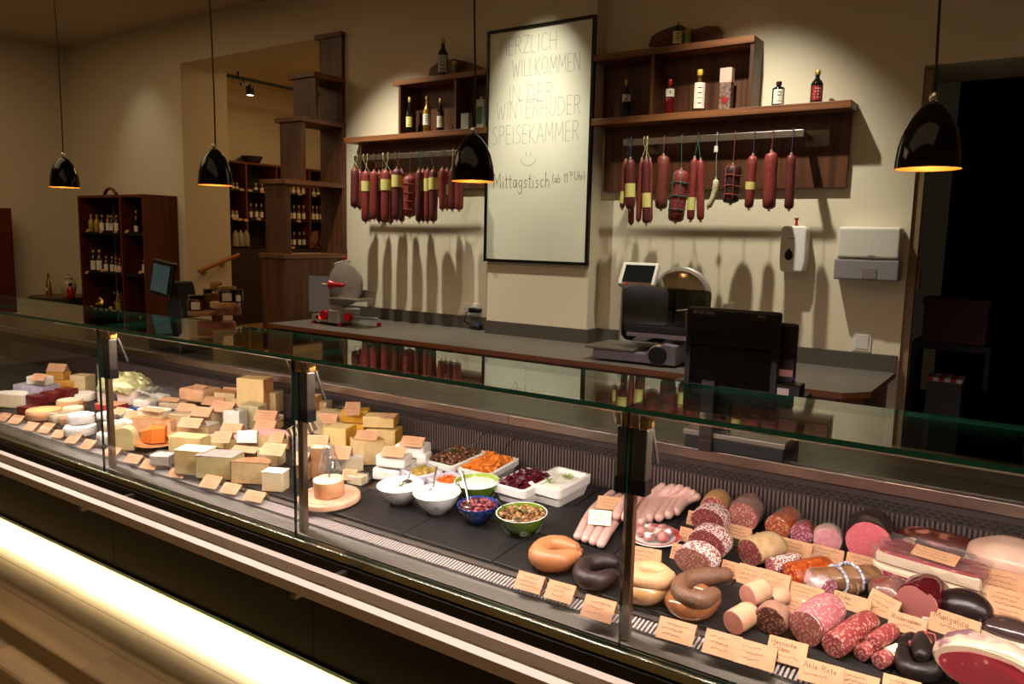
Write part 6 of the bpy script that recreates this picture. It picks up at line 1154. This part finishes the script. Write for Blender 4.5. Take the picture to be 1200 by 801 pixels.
for i, (x, y, w, h, lab, tx) in enumerate(((620, 682, 35, 21, 'first of the front sausage cards, before the orange-brown ring', None), (656, 693, 35, 22, 'before the blackish blood sausage ring', None), (701, 713, 39, 26, 'at the foot of the glass holder', None), (792, 739, 44, 25, 'before the brown sausage loops', None), (846, 755, 42, 28, 'left one of a pair before the liver sausage ends', None), (885, 767, 46, 28, 'right one of a pair below the marbled slice', None), (922, 763, 44, 28, 'reading Hessische Salami', ['Hessische', 'Salami', None]), (962, 789, 48, 26, 'reading Ahle Rote', ['Ahle Rote', None]), (1008, 800, 40, 22, 'at the bottom edge right of Ahle Rote', None), (1056, 806, 40, 24, 'at the bottom edge below the black ring sausage', None))):
    card(x, y, w, h, 4, 42, 'kraft price card '+lab, text=tx, liftm=-.012)
# ------------------------------------------------------------------ cheese bays
CG = 'cheeses in the left half of the counter'
# leftmost bay
wedge(14, 468, 22, 15, 180, 24, C_PALE, C_WHITE, 'half wheel of white soft-rind cheese at the left edge of the counter')
block(43, 458, 40, 24, 17, 22, C_LILAC, 'lilac-white mould-ripened cheese block under the small white wedge')
block(47, 445, 24, 12, 9, 22, C_WHITE, 'small white cheese piece with a kraft card on the lilac block', lift=17, rnd_=.008); card(45.5, 441.5, 17, 9, 22, 50, 'kraft card lying on the small white piece above the lilac block', lift=24, back=False)
block(80, 452, 34, 20, 16, 22, C_GOLD, 'golden-yellow cheese block with dark specks near the first glass holder'); block(69, 439, 20, 12, 8, 22, C_GOLD, 'small golden-yellow cheese piece on top of the golden block', lift=16); card(66, 430.5, 21, 9, 22, 35, 'kraft card over the small golden cheese piece', lift=24)
block(97, 450, 20, 16, 22, 22, C_BEIGE, 'beige marbled cheese block behind the first glass holder'); block(123, 436, 12, 10, 18, 10, C_BEIGE, 'greyish wrapped wedge behind the gold foil tub', wrap=True)
for x, y, l_, lab in ((44, 468, 3, 'first from the left'), (61, 464, 4, 'in the middle'), (78, 460, 5, 'last, nearest the golden block')): block(x, y, 21, 14, 11, 14, MAROON, 'maroon waxed cheese of the upper row, '+lab, lift=l_, rnd_=.006)
block(36, 480, 26, 16, 9, 14, MAROON, 'lone maroon waxed cheese lying lowest before the others', rnd_=.006)
wheel(51.5, 484, 18.5, 10, C_PEACH, 'flat tan-topped round cheese before the maroon pieces', top=chm('wheel_top', '#dcb474', '#d2a868')); wheel(82, 473, 14, 10, C_PEACH, 'small round pale cheese with tan side behind the flat one', top=C_PALE); wheel(98, 464, 13, 8, C_WHITE, 'small white round cheese at the foot of the first glass holder', top=C_WHITE)
wheel(69, 489, 11, 9, C_PALE, 'small cream round cheese left of the white wrapped ones', wrap=True); wheel(82, 493, 10, 9, C_PEACH, 'small peach round cheese beside the white wrapped ones', wrap=True); wheel(86, 481, 11, 9, C_PALE, 'small cream round cheese behind the peach one'); block(95, 474, 10, 8, 8, 30, R_BROWN, 'small brown-wrapped cheese cube beside the glass holder')
PAPER = mat('white_paper_wrap', '#e9e4de', .6, bump=(60, 1.0)); wheel(94, 503, 17, 10, PAPER, 'lower white paper-wrapped round cheese', warp=.006); wheel(95, 490, 14, 10, PAPER, 'upper white paper-wrapped round cheese', lift=9, warp=.008)
# behind the second pane: gold foil tub and small soft cheeses
p = place(147, 460, 0); s_ = mpp(p); t = thing('cheese_tub', 'large cream tub heaped with crumpled gold-green foil', 'tub', place(147, 461, 17*s_), rad(18)); w, d, h = 58*s_, 32*s_, 17*s_
b = MB(); b.prism(rrect(-w/2, -d/2, w/2, d/2, d*.3, 6), 0, h); b.build('tub', mat('tub_cream', '#d9bfae', .45), t, bev=.004); b = MB(); b.ball((0, 0, h), (w*.55, d*.72, 15*s_), 48, 24); b.v = [(x, y, max(z, h*.8)) for x, y, z in b.v]; b.warp(.014, 30, 4); b.warp(.016, 75, 9); b.build('foil', mat('foil_gold_green', '#d2cc96', .38, .35, bump=(60, 1.0)), t)
b = MB(); b.lathe([(.0, 0), (7*s_, 0), (5*s_, 3*s_), (0, 4*s_)], 14, M=Matrix.Translation((-w*.05, -d*.5, h*.35)) @ Matrix.Rotation(PI/2, 4, 'X')); b.build('dark_sticker', mat('sticker_slate', '#2c2830', .4), t)
p = place(186, 462, 0); t = thing('clear_container', 'clear plastic container behind the blue-edged cheese packs', 'container', place(186, 463, 22*s_), rad(15)); b = MB(); b.ball((0, 0, 11*s_), (27*s_, 16*s_, 12*s_), 20, 12); b.warp(.012, 30, 3); b.build('shell', clear('container_clear', (.85, .84, .82), 1.8, .05, 1.5, (30, .8), .05), t)
b = MB(); b.cbox((.0, 0, 4*s_), (34*s_, 18*s_, 7*s_)); b.build('contents', mat('container_content', '#8a6a54', .6), t, bev=.006); b = MB(); b.cbox((-4*s_, -12*s_, 15*s_), (26*s_, 1*s_, 1.6*s_), ry=.2); b.build('seal_strip', WHITEP, t)
block(131, 476, 30, 20, 7, 14, mat('pack_red', '#a3302c', .4), 'flat red-edged cheese pack with kraft top before the gold foil tub', rind=KRAFT); block(181, 480, 52, 20, 5, 14, mat('pack_blue', '#1f3f8a', .4), 'flat blue cheese pack below the clear container'); 
block(170, 472, 22, 14, 9, 20, C_WHITE, 'white fresh cheese piece on the blue pack', lift=5, rnd_=.01, wrap=True); block(188, 466, 20, 12, 9, 10, C_WHITE, 'white fresh cheese piece at the back of the blue pack', lift=6, rnd_=.01)
for k, (x, y, w, h, lab) in enumerate(((126, 487, 20, 9, 'leftmost, by the glass holder'), (143, 484, 22, 9, 'under the first small kraft tag'), (158, 489, 20, 9, 'under the second small kraft tag'), (150, 495, 22, 8, 'in front, above the red-specked cheese'))): block(x, y, w, 16, h, 10+k*9, PAPER, 'white paper-wrapped soft cheese, '+lab, lift=3, rnd_=.012)
wheel(129, 512, 14, 11, PAPER, 'white round cheese under the red-specked one'); wheel(134, 499, 12, 9, C_PALE, 'small round cheese with red specks on white top', lift=10, top=mat('top_red_specks', '#ece2d6', .6, var=(60, '#c4605c')))
block(185, 497, 50, 22, 16, 20, C_PEACH, 'long tan-rinded pale cheese block behind the orange wedge', rind=R_TAN); block(181, 483, 32, 16, 7, 14, C_PALE, 'pale flat cheese wedge with a kraft card on top', lift=16, rind=C_WHITE)
p = place(148, 512, 0); s_ = mpp(p); t = thing('cheese_wedge', 'upright greenish arched cheese wedge at the front left', 'cheese', place(148, 512, 27*s_), rad(34)); b = MB(); o = [(-11*s_, 0), (11*s_, 0), (11*s_, 17*s_)]+[(11*s_*math.cos(a), 17*s_+9*s_*math.sin(a)) for a in [PI*k/8 for k in range(1, 8)]]+[(-11*s_, 17*s_)]; M = Matrix(((1, 0, 0, 0), (0, 0, 1, -6*s_), (0, 1, 0, 0), (0, 0, 0, 1)))
b.prism(o, 0, 12*s_, M=M); b.build('paste', C_GREEN, t, bev=.002); b = MB(); b.prism([(x*1.04, y*1.02) for x, y in o], 12*s_, 12.8*s_, M=M); b.build('rind', R_TAN, t)
p = place(189, 517, 5); s_ = mpp(place(189, 517, 0)); t = thing('plate', 'clear amber glass plate under the orange cheese wedge', 'plate', place(189, 519, .014)); t.rotation_euler.x = rad(4); r = 29*s_; MB().lathe([(0, 0), (r*.55, 0), (r, .022), (r*.98, .026), (r*.55, .006), (0, .006)], 30).build('dish', mat('plate_amber', '#c98a5c', .12, coat=.6), t)
p = place(181, 508, 0); t = thing('cheese_wedge', 'bright orange cheese wedge standing on the glass plate', 'cheese', place(181, 508, 19*s_, .010), rad(28)); b = MB(); b.prism([(-14*s_, -6*s_), (2*s_, -10*s_), (15*s_, -4*s_), (10*s_, 9*s_), (-8*s_, 9*s_)], 0, 18*s_); b.v = [(x, y, z*(.72 if x < -10*s_ else 1)) for x, y, z in b.v]; b.build('paste', C_ORANGE, t, bev=.003); b = MB(); b.prism([(-8.5*s_, 9*s_), (10.5*s_, 9*s_), (10*s_, 10*s_), (-8*s_, 10*s_)], 0, 18*s_); b.build('rind', mat('rind_deep_orange', '#b5541a', .4), t)
block(206, 511, 20, 14, 3, 10, C_ORANGE, 'flat orange cheese slice at the right of the glass plate', lift=5); 
block(191.5, 537, 24, 17, 12, 26, C_WHITE, 'small chalky cheese piece with crinkled grey-pink rind at the front', rind=R_GREY, where='backright', wrap=True, rnd_=.006)
block(233, 505, 40, 22, 18, 20, C_BEIGE, 'grey-beige cheese block behind the tall yellow ones', rind=R_GREY); block(222, 520, 40, 20, 21, 22, C_YEL, 'yellow cheese block standing behind the front one'); block(229, 539, 37, 24, 27, 24, C_YEL, 'tall yellow cheese block with pale top at the front', rind=C_PALE)
block(258, 544, 44, 28, 25, 26, C_GREEN, 'wide yellow cheese block with grey rind on top at the front', rind=R_GREY, where='topback'); wedge(297, 552, 22, 24, 180, 28, C_BEIGE, R_BROWN, 'half wheel of tan cheese with speckled brown rind at the front'); block(323, 562, 25, 18, 22, 24, C_PALE, 'pale cream cheese block left of the second glass holder', rind=C_WHITE)
block(235, 461, 38, 28, 14, 8, C_PEACH, 'rounded peach-rinded soft cheese under a kraft card', lift=3, rnd_=.014); block(225, 470, 28, 16, 4, 10, C_PEACH, 'flat peach cheese piece below the rounded one'); 
block(299, 467, 31, 20, 46, 22, C_YEL, 'largest yellow cheese block at the back by the second glass holder', rind=R_TAN, where='rightback'); block(285, 471, 22, 10, 8, 20, C_YEL, 'small yellow slab before the largest yellow block', lift=6); block(268, 465, 26, 16, 12, 20, C_BEIGE, 'beige cheese block under a kraft card at the back', rind=R_TAN)
for x, y, w, d, h, m, lab in ((203, 476, 26, 16, 10, C_BEIGE, 'flat film-wrapped beige cheese right of the blue pack'), (216, 494, 30, 18, 20, C_BEIGE, 'film-wrapped grey-beige cheese in the middle row, left'), (243, 493, 26, 18, 22, C_YEL, 'film-wrapped yellow cheese in the middle row'), (262, 488, 18, 16, 22, C_BEIGE, 'narrow film-wrapped cheese between yellow and white ones'), (276, 493, 20, 16, 26, C_WHITE, 'film-wrapped white cheese in the middle row'), (297, 487, 24, 18, 26, C_GREEN, 'film-wrapped greenish-yellow cheese in the middle row'), (318, 470, 20, 16, 22, C_YEL, 'film-wrapped yellow cheese directly left of the second glass holder')): block(x, y, w, d, h, 20, m, lab, wrap=True)
block(313, 497, 32, 18, 7, 20, C_YEL, 'flat yellow cheese under two kraft cards near the second glass holder'); block(316, 489, 26, 16, 6, 20, C_PALE, 'thin pale cheese slab on the flat yellow one', lift=7)
C_LILT = chm('lilac_top', '#b3a4b0', '#a294a0'); wedge(270, 517, 27, 12, 150, 20, C_YEL, R_PINK, 'flat yellow cheese wedge with pink top rind at the left'); wedge(314, 514, 30, 15, 160, 24, C_YEL, R_PINK, 'flat yellow cheese half wheel with pink top rind near the second glass holder'); wedge(268, 507, 24, 8, 140, 20, C_YEL, C_LILT, 'flat cheese wedge with lilac-grey top behind the pink one')
block(290, 512, 22, 10, 14, 38, C_WHITE, 'white cheese wedge leaning on the pink-topped ones', lift=8, tilt=-18); block(283, 533, 26, 18, 14, 20, R_BROWN, 'dark brown cheese block under a wide kraft card'); block(318, 534, 26, 18, 18, 20, C_BEIGE, 'tan cheese block under a tilted kraft card by the second glass holder')
# right of the second holder
block(361, 483, 24, 22, 38, 24, C_YEL, 'light yellow cheese block at the back right of the second glass holder', rind=R_TAN, where='right'); block(379, 478, 14, 12, 16, 15, C_BEIGE, 'small greyish wrapped piece beside the light yellow block', wrap=True); 
p = place(362, 500, 0); s_ = mpp(p); t = thing('cheese_wedge', 'dark ridged-rind cheese wedge tilted up with pale top', 'cheese', place(363, 498, 20*s_, 22*s_), rad(30)); t.rotation_euler.y = rad(-32); b = MB(); b.cbox((0, 0, 9*s_), (30*s_, 18*s_, 16*s_)); b.build('paste', C_PALE, t, bev=.003); b = MB(); b.cbox((0, -9.6*s_, 9*s_), (29.6*s_, 1.2*s_, 15.6*s_)); b.build('rind', R_DARK, t)
b = MB()
for k in range(5): b.cbox(((-11+5.5*k)*s_, -10.6*s_, 9*s_), (1.6*s_, 1.2*s_, 15*s_), ry=.2)
b.build('ridge', C_BEIGE, t)
block(364, 524, 32, 24, 26, 20, R_GREY, 'grey-brown cheese block below the dark ridged wedge'); block(390, 495, 34, 24, 26, 16, C_BEIGE, 'brown-beige cheese block behind the print-topped one')
t = block(398, 515, 27, 26, 32, 20, C_YEL, 'pale yellow cheese block with a blue-green print on top', rind=R_YEL, where='right'); z = 32*mpp(t.location); b = MB(); b.lathe([(.018, z+.001), (.028, z+.0012)], 20, cap=False, c=(.0, .0, 0)); b.lathe([(0, z+.001), (.010, z+.0012)], 12, c=(-.012, .002, 0)); b.build('stamp', mat('stamp_green', '#5f8a68', .6), t)
block(417, 503, 32, 24, 18, 20, R_YEL, 'orange-yellow waxed cheese wedge with violet print'); block(417, 486, 28, 18, 13, 36, R_YEL, 'small yellow waxed cheese wedge on top with a tilted kraft card', lift=18); t = block(450, 513, 34, 26, 24, 24, C_YEL, 'yellow cheese wedge with green-printed waxed side', rind=R_YEL, where='right'); block(446, 492, 32, 22, 11, 30, C_YEL, 'flat yellow cheese piece with card on the green-printed wedge', lift=24, rind=R_YEL, where='right')
wedge(431, 528, 22, 27, 130, 24, C_YEL, R_YEL, 'film-wrapped pale yellow cheese wedge left of the white packs', wrap=True); wedge(409, 543, 19, 16, 110, 24, C_PALE, C_WHITE, 'film-wrapped flat pale wedge behind the wooden cheese board', wrap=True)
block(375, 541, 16, 12, 34, 30, R_BROWN, 'tall brown cheese piece with pale top behind the plastic hood', rind=C_PALE); block(357, 550, 20, 14, 18, 22, R_BROWN, 'dark brown cheese piece left of the plastic hood'); block(419, 561, 20, 14, 10, 10, C_PALE, 'small pale film-wrapped cheese right of the wooden board', wrap=True)
WP = mat('white_tub', '#e6ded6', .45, bump=(50, .5))
for x, y, l_, lab in ((457, 553, 0, 'lower white wrapped cheese pack, left stack'), (462, 538, 15, 'upper white wrapped cheese pack under a card, left stack'), (486, 540, 0, 'lower white wrapped cheese pack, rear stack'), (484, 526, 15, 'upper white wrapped cheese pack under a card, rear stack')): block(x, y, 34, 24, 14, 18, WP, lab, lift=l_, rnd_=.010, name='cheese_pack')
block(497, 541, 12, 20, 22, 18, WP, 'white wrapped cheese pack standing behind the rear stack', rnd_=.008, name='cheese_pack')
p = place(386, 585, 0); s_ = mpp(p); t = thing('cheese_board', 'round grooved wooden board under the small cheese wheel', 'board', place(386, 583, 8*s_)); t.rotation_euler.x = rad(4); r = 36*s_; MB().lathe([(r*.9, 0), (r, 2*s_), (r, 7*s_), (r*.97, 8*s_), (r*.86, 8*s_), (r*.84, 7*s_), (r*.80, 7*s_), (r*.78, 8*s_), (0, 8*s_)], 44).build('disc', BOARDW, t)
q = Vector((t.location.x, t.location.y, t.location.z+8.6*s_)); o = thing('round_cheese', 'small tan cheese wheel with shaved pale top on the wooden board', 'cheese', q); o.rotation_euler.x = rad(4); r2 = 17.5*s_; MB().lathe([(r2*.97, 0), (r2, 1*s_), (r2, 18*s_), (r2*.96, 18.4*s_)], 32).build('rind', C_PEACH, o); b = MB().lathe([(r2*.97, 18.5*s_), (r2*.7, 19.6*s_), (0, 20*s_)], 32); b.warp(.003, 60, 2); b.build('top_face', C_PALE, o)
o2 = thing('cheese_scraper', 'steel spike with clear plastic hood standing in the small cheese wheel', 'scraper', q+Vector((0, 0, 20*s_))); MB().tube([(.0, 0, .0005), (0, 0, 20*s_), (0, 0, 38*s_)], [.004, .004, .003], 8).build('spike', STEEL, o2)
b = MB(); b.lathe([(13*s_, 6*s_), (12*s_, 14*s_), (8*s_, 26*s_), (6*s_, 38*s_), (1*s_, 40*s_)], 18, cap=False); b.warp(.012, 30, 5); b.build('hood', clear('hood_clear', (.9, .87, .84), 2.2, .06, 1.5, (22, 1.0), .06), o2)
t = thing('glass_jar', 'small empty glass between yellow wedges at the rear wall', 'glass', place(400, 486, .06, 0, .03)); MB().lathe([(.02, 0), (.026, .003), (.028, .06)], 16, cap=False).build('wall', clear('jar_clear', (.8, .8, .8), 2, .03), t); MB().lathe([(.028, .06), (.030, .062), (.028, .064)], 16, cap=False).build('rim', STEEL, t)
# ---- cards among the cheeses
for a in ((232.5, 453.5, 18, 9, 8, 62, 18, 'on the rounded peach cheese', 0), (249.5, 469.5, 25, 12, 18, 48, 8, 'behind the middle row, above the wrapped yellow cheese', 1), (269.5, 459, 22, 12, 18, 45, 10, 'over the beige block at the back', 1), (290.5, 462, 25, 12, 18, 48, 12, 'before the largest yellow block', 1), (217, 478, 21, 12, 18, 50, 18, 'left one over the film-wrapped middle row', 1), (236, 482, 23, 12, 18, 45, 20, 'middle one over the film-wrapped middle row', 1), (260, 476, 28, 14, 12, 50, 22, 'wide one over the narrow wrapped cheese', 1), (222.5, 495, 26, 13, 22, 50, 20, 'over the grey-beige block behind the yellow ones', 1), (271, 501, 24, 12, 24, 45, 14, 'over the lilac-topped wedge', 1),
          (260, 512, 20, 14, 30, 45, 13, 'over the left pink-topped wedge', 1), (311, 487, 24, 14, 24, 45, 15, 'upper one over the flat yellow cheese', 1), (310, 499, 24, 14, 24, 45, 10, 'lower one over the flat yellow cheese', 1), (324, 512, 16, 14, 30, 48, 14, 'right beside the second glass holder', 1), (320, 526, 27, 16, 20, 50, 20, 'tilted over the tan block by the second glass holder', 0), (287, 526, 30, 10, 20, 62, 15, 'wide one on the dark brown block', 0), (179, 479.5, 28, 8, 14, 72, 24, 'flat on the pale wedge behind the long block', 0), (199, 467.5, 25, 8, 14, 68, 11, 'on the flat wrapped cheese right of the blue pack', 0), (140, 481, 15, 10, 14, 55, 13, 'first small tag on the white soft cheeses', 0), (154, 485, 15, 11, 24, 55, 13, 'second small tag on the white soft cheeses', 1), (169, 480, 16, 10, 20, 50, 6, 'before the white piece on the blue pack', 0),
          (413, 478.5, 15, 17, 40, 50, 30, 'tilted on the small yellow waxed wedge', 0), (454, 486, 17, 9, 26, 75, 36, 'lying on the flat yellow piece above the green print', 0), (430, 509.5, 24, 13, 24, 55, 27, 'on the film-wrapped pale yellow wedge', 0), (399, 530, 22, 16, 30, 40, 17, 'on the flat pale wedge behind the wooden board', 1), (409, 556, 17, 14, 24, 45, 5, 'before the small wrapped cheese right of the wooden board', 1), (383, 490, 22, 12, 24, 45, 24, 'over the brown-beige block', 1), (372, 516, 22, 14, 34, 48, 30, 'white-edged, over the grey-brown block', 1), (461, 529, 26, 14, 18, 55, 29, 'on the left stack of white packs', 0), (483, 517, 25, 14, 18, 55, 29, 'on the rear stack of white packs', 0), (353, 537, 15, 16, 30, 45, 18, 'by the second glass holder over the dark brown piece', 1)):
    card(a[0], a[1], a[2], a[3], a[4], a[5], 'kraft price card '+a[7], lift=a[6], back=bool(a[8]))
for k, (x, y, w, h, lab) in enumerate(((5, 488, 15, 11, 'first in the front row, at the left edge'), (19, 491, 19, 12, 'second in the front row, standing open'), (36, 499, 18, 12, 'before the lone maroon cheese'), (54, 501, 18, 14, 'before the flat tan-topped cheese'), (69, 508, 19, 11, 'before the small cream rounds'), (86, 513, 18, 14, 'before the white wrapped rounds'), (103, 520, 18, 13, 'at the foot of the first glass holder'), (131, 529, 22, 14, 'before the white rounds'), (156, 537, 23, 12, 'before the greenish arched wedge'), (175, 544, 23, 12, 'before the crinkled-rind piece'), (208, 554, 24, 12, 'before the tall yellow block'), (247, 564, 26, 17, 'before the wide grey-topped block'), (270, 572, 25, 14, 'before the brown-rinded half wheel'), (298, 581, 28, 14, 'before the pale cream block'))):
    card(x, y, w, h, 12, 50, 'kraft price card '+lab+' of the cheese bays', liftm=-.012)
